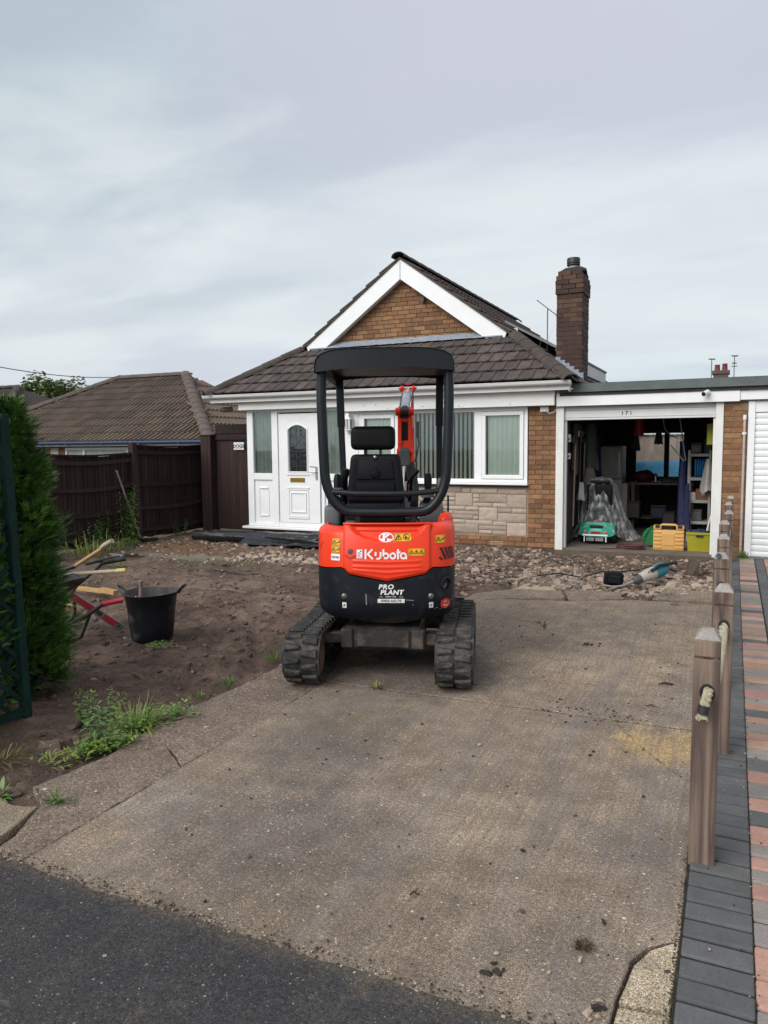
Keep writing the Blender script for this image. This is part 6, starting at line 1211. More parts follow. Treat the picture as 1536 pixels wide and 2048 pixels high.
# ================================================================== TRELLIS AND CONIFER
TG_ = M('dark_green_stain', (0.013, 0.042, 0.033), (0.008, 0.027, 0.022), spec=0.15, rough=0.85, ns=8, fine=0.35, bump=0.3, objv=0.3, dirt=((0.05, 0.06, 0.05), 7, 0.6, 0.5))
TRY = R(-2.2)
tr = thing('trellis', 'dark green diagonal trellis panel with a post at the left edge before the conifer', 'trellis', (-3.80, 3.05, 0)); tr.rotation_euler.y = TRY
b = MB(); b.bx(-0.026, 0.026, -0.026, 0.026, -0.05, 1.80); b.build('post', TG_, tr, bevel=0.004)
for z in (0.035, 1.76): b = MB(); b.bx(-0.018, 0.018, -1.80, -0.028, z - 0.022, z + 0.022); b.build('rail', TG_, tr)
b = MB(); b.bx(-0.026, 0.026, -1.853, -1.801, -0.05, 1.80); b.build('post', TG_, tr, bevel=0.004)
for s_, xo in ((1, -0.010), (-1, 0.0005)):
    for i in range(-16, 20):
        y0_ = -1.80 + i * 0.13; p = []
        for k in range(200):
            yy = y0_ + (k / 199 * 1.7) * s_; zz_ = 0.06 + k / 199 * 1.7
            if -1.80 <= yy <= -0.028 and zz_ <= 1.74: p.append((yy, zz_))
        if len(p) > 12: b = MB(); b.beam((xo + 0.0045, p[0][0], p[0][1]), (xo + 0.0045, p[-1][0], p[-1][1]), 0.028, 0.009, upv=(1, 0, 0)); b.build('lath', TG_, tr)
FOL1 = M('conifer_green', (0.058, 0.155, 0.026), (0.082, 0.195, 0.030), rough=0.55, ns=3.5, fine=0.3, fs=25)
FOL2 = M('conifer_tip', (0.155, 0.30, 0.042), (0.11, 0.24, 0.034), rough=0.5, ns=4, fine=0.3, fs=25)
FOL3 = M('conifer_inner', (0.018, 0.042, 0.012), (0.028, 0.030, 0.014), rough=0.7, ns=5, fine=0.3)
def conifer(loc, h, rmax, label, seed, nspray):
    rn = random.Random(seed); t_ = thing('conifer', label, 'conifer', loc); b = MB(); b.tube([(0, 0, -0.05), (0.02, 0, h * 0.5), (0, 0.01, h * 0.93)], [0.05, 0.035, 0.008], 8)
    for i in range(40): z = rn.uniform(0.1, h * 0.9); a = rn.uniform(0, 6.28); r_ = rmax * 0.6; b.tube([(0, 0, z), (math.cos(a) * r_ * 0.6, math.sin(a) * r_ * 0.6, z + 0.10), (math.cos(a) * r_, math.sin(a) * r_, z + 0.22)], [0.008, 0.006, 0.003], 4)
    b.build('trunk', M('conifer_bark', (0.075, 0.05, 0.035), rough=0.95, fine=0.4), t_)
    def prof_(z, a):
        f = z / h; keys = [(0, .62), (.04, .84), (.12, 1.0), (.25, .97), (.42, .84), (.60, .80), (.70, .66), (.82, .42), (.90, .32), (.97, .20), (1.0, .08)]
        for (p0, v0), (p1, v1) in zip(keys, keys[1:]):
            if p0 <= f <= p1: v = v0 + (v1 - v0) * (f - p0) / (p1 - p0); break
        return rmax * v * (1 + 0.50 * nz(math.cos(a) * 1.5 + seed, math.sin(a) * 1.5, z * 3.0) + 0.14 * nz(math.cos(a) * 4 + seed, math.sin(a) * 4, z * 9))
    b = MB(); ntuft = nspray // 22
    for j in range(ntuft):
        inner = rn.random() < 0.16; z = h * (j + rn.random()) / ntuft; a = rn.uniform(0, 6.283); R_ = prof_(z, a); rr = R_ * (rn.uniform(0.3, 0.7) if inner else rn.uniform(0.72, 0.98)); c0 = Vector((math.cos(a) * rr, math.sin(a) * rr, z)); ts = rn.uniform(0.06, 0.15) * (0.6 + 0.5 * R_ / rmax); ax = Vector((math.cos(a), math.sin(a), rn.uniform(0.1, 0.9))).normalized(); lime = rn.random() < 0.38 and not inner
        for i in range(26):
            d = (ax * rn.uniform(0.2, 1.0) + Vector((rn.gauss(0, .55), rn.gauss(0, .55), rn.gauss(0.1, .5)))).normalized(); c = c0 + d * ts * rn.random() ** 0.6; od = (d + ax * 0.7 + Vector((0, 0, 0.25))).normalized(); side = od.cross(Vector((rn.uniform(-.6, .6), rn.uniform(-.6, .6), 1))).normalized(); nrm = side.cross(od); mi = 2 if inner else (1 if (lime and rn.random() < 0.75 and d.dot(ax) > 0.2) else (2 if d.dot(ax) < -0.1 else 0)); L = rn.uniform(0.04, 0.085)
            for k in range(7):
                f = (k - 3) / 3; L_ = L * (1 - 0.35 * abs(f)) * rn.uniform(0.8, 1.15); dd = (od + side * f * 0.75 + nrm * rn.uniform(-.18, .18)).normalized(); w = side * 0.0034 + nrm * rn.uniform(-.002, .002); st_ = c + od * (L * 0.22 * (1 - abs(f)))
                b.add([st_ - w * .6, st_ + dd * L_ * .5 - w * 1.25, st_ + dd * L_, st_ + dd * L_ * .5 + w * 1.25], [(0, 1, 2, 3)], mi)
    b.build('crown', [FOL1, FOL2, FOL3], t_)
s_recalc['on'] = False
conifer((-4.33, 3.43, 0), 1.84, 0.262, 'dense green conifer behind the trellis post at the left edge', 4, 12000)
conifer((-4.12, 2.72, 0), 1.80, 0.36, 'conifer farther forward behind the trellis, mostly out of frame', 9, 5000)
s_recalc['on'] = True

# ================================================================== WEEDS
def GM_(n, a, c): return M(n, a, c, rough=0.5, ns=12, fine=0.25, fs=60, objv=0.25, objh=0.02)
WG1 = GM_('weed_green', (0.095, 0.20, 0.032), (0.13, 0.25, 0.045)); WG2 = GM_('pale_weed_green', (0.17, 0.27, 0.08), (0.13, 0.21, 0.06)); WG3 = GM_('dark_weed_green', (0.05, 0.115, 0.026), (0.075, 0.15, 0.032)); GR1 = GM_('grass_blade', (0.21, 0.31, 0.04), (0.27, 0.33, 0.07)); DRY = GM_('dry_straw', (0.28, 0.21, 0.10), (0.20, 0.14, 0.07)); YLW = GM_('yellow_bud', (0.48, 0.40, 0.04), (0.40, 0.36, 0.05))
def leaf(b, p, d, L, W, droop=0.3, mi=0, seg=3):
    d = Vector(d).normalized(); s_ = d.cross(Vector((0, 0, 1)));  s_ = s_ if s_.length > 0.05 else Vector((1, 0, 0)); s_.normalize(); p = Vector(p); pts = []
    for i in range(seg + 1):
        t_ = i / seg; q = p + d * L * t_ - Vector((0, 0, droop * L * t_ * t_)); w = W * (math.sin(math.pi * (0.12 + 0.88 * t_)) ** 0.8 if i < seg else 0.02); pts += [q - s_ * w * .5, q + s_ * w * .5]
    b.add(pts, [(2 * i, 2 * i + 1, 2 * i + 3, 2 * i + 2) for i in range(seg)], mi)
def weed(name, label, loc, h, nst, nl, L, W, m, seed, spread=0.12, droop=0.4, group=None, cat='weed', fl=None, up=0.5):
    rn = random.Random(seed); t_ = thing(name, label, cat, loc, 0, group); b = MB(); bl = MB()
    for s_ in range(nst):
        a = rn.uniform(0, 6.28); hh = h * rn.uniform(0.65, 1.05); ox, oy = math.cos(a) * spread * rn.random() ** .6, math.sin(a) * spread * rn.random() ** .6; tx, ty = ox * 1.5 + rn.uniform(-.03, .03) * h, oy * 1.5 + rn.uniform(-.03, .03) * h
        P_ = lambda t_: Vector((ox + (tx - ox) * t_, oy + (ty - oy) * t_, hh * t_)); b.tube([P_(0) - Vector((0, 0, .02)), P_(0.5), P_(1)], [0.0045, 0.0035, 0.0015] if h > .3 else [0.003, 0.0022, 0.001], 5)
        for i in range(nl):
            f = 0.08 + 0.92 * i / max(1, nl - 1); aa = i * 2.4 + s_; sz = (1.05 - 0.55 * f); leaf(bl, P_(f), (math.cos(aa), math.sin(aa), up * (0.6 + 0.8 * f)), L * sz * rn.uniform(.8, 1.15), W * sz, droop, 0)
        if fl: 
            for i in range(fl): leaf(bl, P_(1) + Vector((rn.uniform(-.02, .02), rn.uniform(-.02, .02), rn.uniform(-.02, .01))), (rn.uniform(-1, 1), rn.uniform(-1, 1), 1), 0.014, 0.012, 0, 1, 2)
    b.build('stem', WG3, t_); bl.build('foliage', [m, YLW], t_); return t_
def tuft(name, label, loc, n, L, m, seed, spread=0.05, cat='grass tuft', group=None, wide=0.005, lean=0.6, m2=None):
    rn = random.Random(seed); b = MB()
    for i in range(n):
        a = rn.uniform(0, 6.28); r_ = spread * rn.random() ** .5; l = L * rn.uniform(.5, 1.1); k = lean * rn.uniform(.2, 1.2); leaf(b, (math.cos(a) * r_, math.sin(a) * r_, -0.01), (math.cos(a + rn.uniform(-.8, .8)) * k, math.sin(a + rn.uniform(-.8, .8)) * k, 1), l, wide, 0.35 * k * 2, 1 if (m2 and rn.random() < 0.35) else 0, 4)
    o = b.build(name, [m, m2 or m], loc=loc); return tag(o, label, cat, group)
def creeper(name, label, pts, n, m, seed, L=0.035, W=0.02, z=0.03, w=0.08, cat='weed'):
    rn = random.Random(seed); b = MB(); pts = [Vector(p) for p in pts]; c0 = sum(pts, Vector()) / len(pts); c0.z = 0
    for i in range(n):
        k = rn.uniform(0, len(pts) - 1.001); j = int(k); p = pts[j].lerp(pts[j + 1], k - j) + Vector((rn.gauss(0, w), rn.gauss(0, w * .7), 0)) - c0; p.z = abs(rn.gauss(0, z)); a = rn.uniform(0, 6.28); leaf(b, p, (math.cos(a), math.sin(a), rn.uniform(.1, .9)), L * rn.uniform(.6, 1.3), W * rn.uniform(.6, 1.2), 0.4, 0 if rn.random() < .8 else 1, 2)
    return tag(b.build(name, [m, GR1], loc=c0), kind='stuff')
s_recalc['on'] = False
FENCE_W = [(-9.12, 9.42, 1.02, 7, 34, 0.19, 0.034, WG1, 'tall feathery weed standing against the fence beside the leaning broom handle'), (-9.15, 9.0, 0.58, 6, 16, 0.17, 0.04, WG1, 'mid-height leafy weed before the fence, left of the tallest weed'), (-9.05, 8.62, 0.50, 5, 9, 0.12, 0.055, WG2, 'pale broad-leaved weed at the foot of the fence near the conifer')]
for i, (x, y, h, a_, n_, l_, w_, m_, lb_) in enumerate(FENCE_W): weed('tall_weed', lb_, (x, y, -0.03), h, a_, n_, l_, w_, m_, 60 + i, 0.16, 0.5)
weed('bushy_weed', 'small weed growing at the foot of the taller fence panel by the gate post', (-9.12, 10.75, 0), 0.32, 7, 8, 0.10, 0.02, WG3, 71, 0.14)
tuft('long_grass', 'long pale grass growing out beside the conifer', (-8.6, 8.2, 0.0), 120, 0.42, GR1, 5, 0.4, m2=DRY, wide=0.010); tuft('long_grass', 'low grass along the fence foot behind the spade handle', (-8.95, 8.85, 0.0), 160, 0.28, WG2, 6, 0.4, wide=0.010)
tuft('dry_stalks', 'few long dry stalks sticking out of the right side of the conifer', (-4.15, 3.75, 0.05), 12, 0.55, DRY, 8, 0.12, wide=0.006, lean=1.0)
weed('spiky_weed', 'bright upright willowherb-like weed at the drive edge', (-3.06, 2.88, -0.01), 0.23, 6, 14, 0.115, 0.021, WG2, 80, 0.04, 0.6); tuft('grass_clump', 'arching yellow-green grass clump at the drive edge', (-3.08, 3.18, -0.01), 340, 0.26, GR1, 81, 0.085, m2=WG1, wide=0.0045, lean=1.5)
weed('yellow_flower_weed', 'low leafy weed with small yellow flowers behind the grass clump', (-3.38, 3.22, -0.01), 0.15, 16, 8, 0.05, 0.03, WG2, 82, 0.12, 0.5, fl=2)
creeper('ground_weed', 'mat of small-leaved weeds trailing right along the drive edge', [(-3.1, 3.12, 0), (-3.04, 3.3, 0), (-2.98, 3.5, 0)], 420, WG1, 83, w=0.055); creeper('ground_weed', 'mat of small-leaved weeds at the foot of the willowherb', [(-3.06, 2.78, 0), (-3.0, 2.88, 0), (-2.97, 3.0, 0)], 330, WG1, 84, w=0.04)
creeper('straggly_weed', 'straggly yellowing weed at the corner of the soil by the drive', [(-3.14, 2.62, 0), (-3.08, 2.68, 0), (-3.04, 2.74, 0)], 90, GR1, 85, L=0.05, W=0.008, w=0.06); weed('joint_weed', 'small upright weed growing beside the broken paving slab', (-2.73, 2.34, -0.01), 0.085, 3, 9, 0.035, 0.012, WG1, 86, 0.02); creeper('joint_weed', 'thin line of weeds in the crack beside the broken paving slab', [(-2.80, 2.31, 0), (-2.66, 2.36, 0)], 60, WG3, 87, L=0.02, W=0.012, z=0.01, w=0.014)
tuft('corner_weed', 'lime-green weed leaves at the very left edge of the soil', (-3.08, 2.28, -0.02), 26, 0.12, WG2, 88, 0.04, cat='weed', wide=0.022, lean=1.2); tuft('dry_grass_clump', 'dead straw-coloured grass at the left edge', (-3.45, 2.55, -0.02), 130, 0.16, DRY, 89, 0.14, m2=GR1, wide=0.004, lean=1.4)
for i, (x, y, n_, L_, lb_) in enumerate(((-3.07, 4.06, 40, 0.085, 'small grass sprig at the soil edge left of the left track'), (-3.12, 4.68, 46, 0.09, 'small weed tuft on the soil beside the left track'), (-3.09, 3.77, 30, 0.05, 'tiny weed at the soil edge nearer the grass clump'), (-2.10, 4.36, 70, 0.075, 'grass tuft growing in the slab joint behind the digger'), (-0.56, 8.20, 40, 0.15, 'grass tuft between the broken slab ends near the posts'), (-1.22, 8.2, 24, 0.10, 'small grass tuft left of the breaker'))):
    tuft('weed_tuft', lb_, (x, y, -0.005), n_, L_, [WG1, WG1, WG2, GR1, GR1, GR1][i], 90 + i, 0.04, m2=DRY if i > 2 else WG2, wide=0.006)
creeper('pulled_weed', 'pale uprooted weed lying flat in front of the black bucket', [(-4.24, 4.58, 0.0), (-4.08, 4.68, 0.0)], 90, WG2, 97, L=0.05, W=0.012, z=0.012, w=0.03); creeper('pulled_weed', 'green uprooted weed lying on the soil behind the barrow', [(-7.7, 7.6, 0), (-7.5, 7.7, 0)], 60, WG1, 98, L=0.08, W=0.03, z=0.02, w=0.06); tuft('pier_weed', 'little weed at the foot of the neighbour door frame', (0.15, 11.30, 0.02), 30, 0.14, WG1, 99, 0.05, cat='weed', wide=0.02)
s_recalc['on'] = True
# ================================================================== MINI EXCAVATOR
ex = thing('mini_excavator', 'orange and charcoal mini excavator with canopy parked on its tracks facing the house', 'excavator', (-2.25, 4.89, 0), R(17.4))
SW = R(4.3)
def X(name, mb, m, parent=ex, up=True, **k):
    o = mb.build(name, m, parent, **k)
    if up and parent is ex: o.rotation_euler.z = SW
    return o
# ---- undercarriage
TR, TH_ = 0.165, 0.028
def track_path(n):
    yr, yf, zc, r_ = -0.50, 0.50, 0.195, TR; L_ = yf - yr; P_ = 2 * L_ + 2 * math.pi * r_; out_ = []
    for i in range(n):
        s_ = P_ * i / n
        if s_ < L_: out_.append((yr + s_, zc + r_ - 0.018 * math.sin(math.pi * s_ / L_), 0.0))
        elif s_ < L_ + math.pi * r_: a = (s_ - L_) / r_; out_.append((yf + r_ * math.sin(a), zc + r_ * math.cos(a), a))
        elif s_ < 2 * L_ + math.pi * r_: out_.append((yf - (s_ - L_ - math.pi * r_), zc - r_, math.pi))
        else: a = (s_ - 2 * L_ - math.pi * r_) / r_; out_.append((yr - r_ * math.sin(a), zc - r_ * math.cos(a), math.pi + a))
    return out_
lug = MB()   # stepped, chamfered block across half the belt
lug.add([(-0.112, -0.030, 0), (0.0, -0.018, 0), (0.0, 0.018, 0), (-0.112, 0.036, 0), (-0.106, -0.022, 0.021), (-0.010, -0.008, 0.021), (-0.010, 0.010, 0.021), (-0.106, 0.024, 0.021)], [(3, 2, 1, 0), (4, 5, 6, 7), (0, 1, 5, 4), (1, 2, 6, 5), (2, 3, 7, 6), (3, 0, 4, 7)])
LUG_ME = lug.mesh('tread_lug', [TREAD], bevel=0.004)
lug2 = MB(); lug2.add([(-x, y, z) for x, y, z in lug.v], lug.f); LUG_ME2 = lug2.mesh('tread_lug', [TREAD], bevel=0.004)
for sx in (-1, 1):
    cxx = sx * 0.50; b = MB(); N_ = 96; pth = track_path(N_)
    for (y, z, a) in pth:
        ny_, nz__ = math.sin(a), math.cos(a)
        for x_, r_ in ((-0.124, 0.0), (0.124, 0.0), (0.124, -TH_), (-0.124, -TH_)): b.v.append((cxx + x_, y + ny_ * r_, z + nz__ * r_))
    for i in range(N_):
        j = (i + 1) % N_
        for k in range(4): b.f.append((i * 4 + k, i * 4 + (k + 1) % 4, j * 4 + (k + 1) % 4, j * 4 + k)); b.m.append(0)
    tk = X('track', b, TREAD, up=False, smooth=35); NL = 36
    for i, (y, z, a) in enumerate(track_path(NL * 2)):
        o = link('tread_lug', LUG_ME if i % 2 == 0 else LUG_ME2, tk); o.matrix_basis = Matrix.Translation((cxx, y, z)) @ Matrix.Rotation(-a, 4, 'X')
    b = MB(); b.bx(cxx - 0.06, cxx + 0.06, -0.40, 0.42, 0.13, 0.26); b.bx(cxx - 0.075, cxx + 0.075, -0.32, 0.34, 0.20, 0.24); X('track_frame', b, GREASE, up=False, bevel=0.01)
    for y, r_, nm, m in ((-0.50, 0.132, 'idler_wheel', RUST), (0.50, 0.125, 'drive_sprocket', GREASE)):
        b = MB(); b.lathe([(0.0, -0.03), (0.05, -0.05), (0.075, -0.03), (0.10, -0.028), (0.112, -0.10), (r_, -0.10), (r_, 0.10), (0.112, 0.10), (0.10, 0.028), (0.075, 0.03), (0.05, 0.05), (0.0, 0.03)], 28, (cxx, y, 0.195), rot=ry(R(90))); X(nm, b, m, up=False, smooth=30)
    for y in (-0.28, -0.1, 0.1, 0.28): b = MB(); b.lathe([(0.0, -0.07), (0.05, -0.07), (0.05, 0.07), (0.0, 0.07)], 16, (cxx, y, 0.11), rot=ry(R(90))); X('roller', b, GREASE, up=False, smooth=40)
b = MB(); b.bx(-0.26, 0.26, -0.34, 0.34, 0.20, 0.36); b.bx(-0.29, -0.20, -0.36, -0.24, 0.205, 0.345); b.bx(0.20, 0.29, -0.36, -0.24, 0.205, 0.345); b.bx(-0.18, 0.19, -0.365, -0.34, 0.215, 0.345); X('undercarriage_frame', b, GREASE, up=False, bevel=0.012)
for y in (-0.29, 0.25): b = MB(); b.bx(-0.46, 0.46, y - 0.035, y + 0.035, 0.235, 0.31); X('cross_tube', b, GREASE, up=False, bevel=0.006)
b = MB(); b.lathe([(0.25, 0.36), (0.27, 0.37), (0.27, 0.42), (0.22, 0.44)], 28); X('slew_ring', b, GREASE, up=False, smooth=30)
b = MB(); b.grid(10, 8, lambda u, v: (-0.52 + 1.04 * u, 1.02 - 0.07 * math.sin(v * math.pi), 0.02 + 0.27 * v)); b.grid(10, 8, lambda u, v: (-0.52 + 1.04 * u, 1.035, 0.02 + 0.27 * v)); bl_ = X('dozer_blade', b, CHARC, up=False, smooth=40)
b = MB(); b.beam((-0.2, 0.3, 0.2), (-0.2, 1.0, 0.15), 0.06, 0.08); b.beam((0.2, 0.3, 0.2), (0.2, 1.0, 0.15), 0.06, 0.08); X('blade_arm', b, CHARC, bl_)
# ---- upper body: one rear surface shared by the panels and everything stuck on it
def smooth01(t_): t_ = max(0.0, min(1.0, t_)); return t_ * t_ * (3 - 2 * t_)
HW = 0.472
def zoff(z): return 0.055 * max(0, (z - 0.72) / 0.34) ** 2 + 0.07 * max(0, (0.58 - z) / 0.15) ** 2
def rear_y(x, z): 
    k = min(1.0, abs(x) / HW); return -0.215 - 0.285 * (1 - k ** 3) ** (1 / 2.2) + zoff(z)
LX0, LX1 = -0.275, 0.305
def split(x):
    a = abs(x - 0.018)
    if a < 0.245: return 0.705 + 0.045 * a / 0.245
    if a < 0.305: return 0.75 + 0.045 * smooth01((a - 0.245) / 0.06)
    return 0.795 - 0.015 * (a - 0.305) / 0.17
def lid_d(x, z):
    e = min(x - LX0, LX1 - x, z - split(x) - 0.004, 1.075 - z)
    if e <= 0: return 0.0
    d = 0.012 * smooth01(e / 0.014)
    q = ((x - 0.018) / 0.262) ** 2 + ((z - 1.085) / 0.125) ** 2
    if q < 1: d -= 0.030 * smooth01((1 - q) / 0.30)
    if abs(x - 0.018) < 0.235:
        for zr in (0.762, 0.797, 0.832):
            zr2 = zr + 0.020 * (abs(x - 0.018) / 0.24) * (1 if zr < 0.78 else 0.3)
            d += 0.006 * max(0, 1 - abs(z - zr2) / 0.012) * smooth01((0.235 - abs(x - 0.018)) / 0.03)
    return d
def surf(x, z, o=0.0):
    x = max(-HW * 0.9999, min(HW * 0.9999, x)); e = 0.004; y = rear_y(x, z); n = Vector(((rear_y(min(HW * .9999, x + e), z) - rear_y(max(-HW * .9999, x - e), z)) / (2 * e), -1, (rear_y(x, z + e) - rear_y(x, z - e)) / (2 * e)))
    n.normalize(); n.z = -n.z if False else n.z; return Vector((x, y, z)) + n * (lid_d(x, z) + o)
def arcpt(u):   # whole outline: left flank, rounded tail, right flank
    if u < 0.18: return (-HW, 0.36 - (0.36 + 0.215) * u / 0.18)
    if u > 0.82: return (HW, -0.215 + (0.36 + 0.215) * (u - 0.82) / 0.18)
    th = (u - 0.5) / 0.32 * math.pi / 2; s_, c_ = math.sin(th), max(0.0, math.cos(th))
    return (HW * math.copysign(abs(s_) ** (2 / 3), s_), -0.215 - 0.285 * c_ ** (2 / 2.2))
def red(u, v):
    x, y = arcpt(u); z0 = split(x); zt = 1.055 + (0.02 if x > 0.33 else 0); 
    if v <= 0.86: z = z0 + (zt - 0.045 - z0) * v / 0.86; inn = 0
    else: a = (v - 0.86) / 0.14 * math.pi / 2; z = zt - 0.045 + 0.045 * math.sin(a); inn = 0.06 * (1 - math.cos(a))
    yy = y + zoff(z); k = 1 - inn / 0.5; return (x * k, yy + inn * (1 if yy < 0 else 0), z)
b = MB(); b.grid(110, 22, red)
keep = [i for i, f in enumerate(b.f) if not (LX0 + 0.012 < sum(b.v[j][0] for j in f) / 4 < LX1 - 0.012 and sum(b.v[j][1] for j in f) / 4 < -0.2 and sum(b.v[j][2] for j in f) / 4 < 1.04)]
b.f = [b.f[i] for i in keep]; b.m = [b.m[i] for i in keep]; X('engine_cover', b, ORANGE, smooth=50)
b = MB()
def lidf(u, v):
    x = LX0 - 0.0 + (LX1 - LX0) * u; z = split(x) + 0.002 + (1.078 - split(x)) * v; return surf(x, z, 0.0015)
b.grid(90, 64, lidf); b.grid(30, 5, lambda u, v: (LX0 + (LX1 - LX0) * u, surf(LX0 + (LX1 - LX0) * u, 1.078).y + 0.12 * v, 1.080 - 0.006 * v)); bon = X('bonnet', b, ORANGE, smooth=55)
b = MB(); b.tube([surf(LX0 + (LX1 - LX0) * i / 20, 1.079, 0.004) for i in range(21)], 0.006, 6); X('bonnet_lip', b, ORANGE, bon, smooth=50)
b = MB()
def dark(u, v):
    x, y = arcpt(u); z = 0.435 + (split(x) - 0.006 - 0.435) * v; return (x * (1 - 0.10 * max(0, (0.50 - z) / 0.07) ** 2), y + zoff(z) - 0.004, z)
b.grid(110, 16, dark); k0 = len(b.v); ring = [arcpt(i / 60) for i in range(61)]; b.add([(x * 0.90, y + zoff(0.435), 0.435) for x, y in ring], [tuple(range(61))]); X('counterweight', b, CHARC, smooth=50, tri=True)
b = MB(); b.bx(-0.44, 0.44, -0.28, 0.40, 1.005, 1.035); b.bx(-0.455, 0.455, 0.0, 0.36, 0.45, 1.0); X('deck', b, BLACKP, bevel=0.01)
b = MB(); b.bx(-0.45, 0.43, 0.36, 0.98, 0.44, 0.60); X('floor_plate', b, CHARC, bevel=0.01)
b = MB(); b.lathe([(0.10, -0.03), (0.10, 0.02), (0.07, 0.06), (0.0, 0.075)], 14, (0.41, 0.02, 1.05), sx=0.6, sy=1.3); X('tank_cap_bulge', b, ORANGE, smooth=50)
_al = [(0.0, 0.0, -0.5)]
for i in range(1, 400):
    th = i / 400 * math.pi / 2; q = (HW * math.sin(th) ** (2 / 3), -0.215 - 0.285 * math.cos(th) ** (2 / 2.2)); _al.append((_al[-1][0] + math.hypot(q[0] - _al[-1][1], q[1] - _al[-1][2]), q[0], q[1]))
def arcL(L_, z, o=0.004):   # point on the tail by distance round it from the middle
    s_ = 1 if L_ >= 0 else -1; L_ = abs(L_)
    for (l0, x0, y0), (l1, x1, y1) in zip(_al, _al[1:]):
        if l1 >= L_: break
    n = Vector((y1 - y0, -(x1 - x0), 0)).normalized(); n = n if n.x >= 0 else -n
    return Vector((s_ * (x0 + n.x * o), y0 + zoff(z) + n.y * o, z))
# lettering, stickers and marks
def patch(x0, x1, z0, z1, m, name, parent, o=0.003, n=8, shear=0.0):
    b = MB(); b.grid(n, 6, lambda u, v: surf(x0 + (x1 - x0) * u, z0 + (z1 - z0) * v, o)); ob = b.build(name, m, parent, smooth=80); return ob
CW = [c for c in ex.children if c.name.startswith('counterweight')][0]
def ribbon(b, pts, w, o=0.005):
    for (x0, z0), (x1, z1) in zip(pts, pts[1:]):
        L_ = math.hypot(x1 - x0, z1 - z0)
        if L_ < 1e-6: continue
        tx, tz = (x1 - x0) / L_, (z1 - z0) / L_; nx_, nz_2 = -tz * w / 2, tx * w / 2; e = w * 0.18; b.add([surf(x0 - tx * e - nx_, z0 - tz * e - nz_2, o), surf(x1 + tx * e - nx_, z1 + tz * e - nz_2, o), surf(x1 + tx * e + nx_, z1 + tz * e + nz_2, o), surf(x0 - tx * e + nx_, z0 - tz * e + nz_2, o)], [(0, 1, 2, 3)])
def arc(cx_, cz_, r_, a0, a1, n=12): return [(cx_ + r_ * math.cos(R(a0 + (a1 - a0) * i / n)), cz_ + r_ * math.sin(R(a0 + (a1 - a0) * i / n))) for i in range(n + 1)]
s_recalc['on'] = False
b = MB(); k_ = 0.0600; ox_, oz_ = -0.122, 0.853
LT = [[(0, 0), (0, 1)], [(0.72, 1), (0.24, 0.5), (0.78, 0)], [(1.10, 0.70), (1.10, 0.36)], arc(1.37, 0.27, 0.27, 240, 360) + [(1.64, 0.7)], [(1.95, 1.0), (1.95, 0.30)], arc(2.22, 0.32, 0.27, 130, -130), arc(2.98, 0.32, 0.28, 200, 470), arc(2.98, 0.32, 0.28, 130, 180, 5), [(3.55, 1.0), (3.55, 0.0)], [(3.42, 0.70), (3.78, 0.70)], arc(4.12, 0.32, 0.28, -50, -270), arc(4.12, 0.32, 0.28, 80, 20, 6), [(4.42, 0.34), (4.42, 0.0)]]
for st_ in LT: ribbon(b, [(ox_ + x * k_, oz_ + z * k_) for x, z in st_], 0.0122)
b.build('brand_lettering', WHITEP, bon)
def ell(cx_, cz_, a_, c_, m, nm, parent, o):
    b = MB(); n = 26; b.add([surf(cx_, cz_, o)] + [surf(cx_ + a_ * math.cos(6.2832 * i / n), cz_ + c_ * math.sin(6.2832 * i / n), o) for i in range(n)], [(0, i + 1, (i + 1) % n + 1) for i in range(n)]); return b.build(nm, m, parent)
em = ell(0.012, 0.993, 0.050, 0.034, WHITEP, 'emblem', bon, 0.004); ell(0.012, 0.993, 0.042, 0.027, REDREF, 'emblem_red', bon, 0.0055)
b = MB(); ribbon(b, [(-0.004, 1.012), (-0.004, 0.974)], 0.014, 0.007); ribbon(b, [(0.030, 1.014), (0.004, 0.994), (0.024, 0.974)], 0.012, 0.007); ribbon(b, [(-0.020, 1.014), (0.034, 1.014)], 0.006, 0.007); b.build('emblem_mark', WHITEP, bon); b = MB(); ribbon(b, [(0.0, 0.972), (0.02, 0.978)], 0.010, 0.0075); b.build('emblem_navy_mark', BLUEINK, bon)  # the last ribbon is a navy mark printed at the emblem's foot
def tri_sign(b, cx_, cz_, s_, o): ribbon(b, [(cx_ - s_, cz_ - s_ * .75), (cx_ + s_, cz_ - s_ * .75), (cx_, cz_ + s_ * .85), (cx_ - s_, cz_ - s_ * .75)], s_ * 0.22, o); ribbon(b, [(cx_, cz_ - s_ * .35), (cx_ + s_ * .1, cz_ + s_ * .3)], s_ * 0.3, o)
ECV = [c for c in ex.children if c.name.startswith('engine_cover')][0]
YS = [(0.062, 0.176, 0.966, 1.022, bon, 2), (0.156, 0.262, 0.872, 0.918, bon, 3), (-0.352, -0.292, 0.934, 0.980, ECV, 4), (-0.356, -0.296, 0.886, 0.931, ECV, 5), (0.332, 0.402, 0.948, 0.998, ECV, 4)]
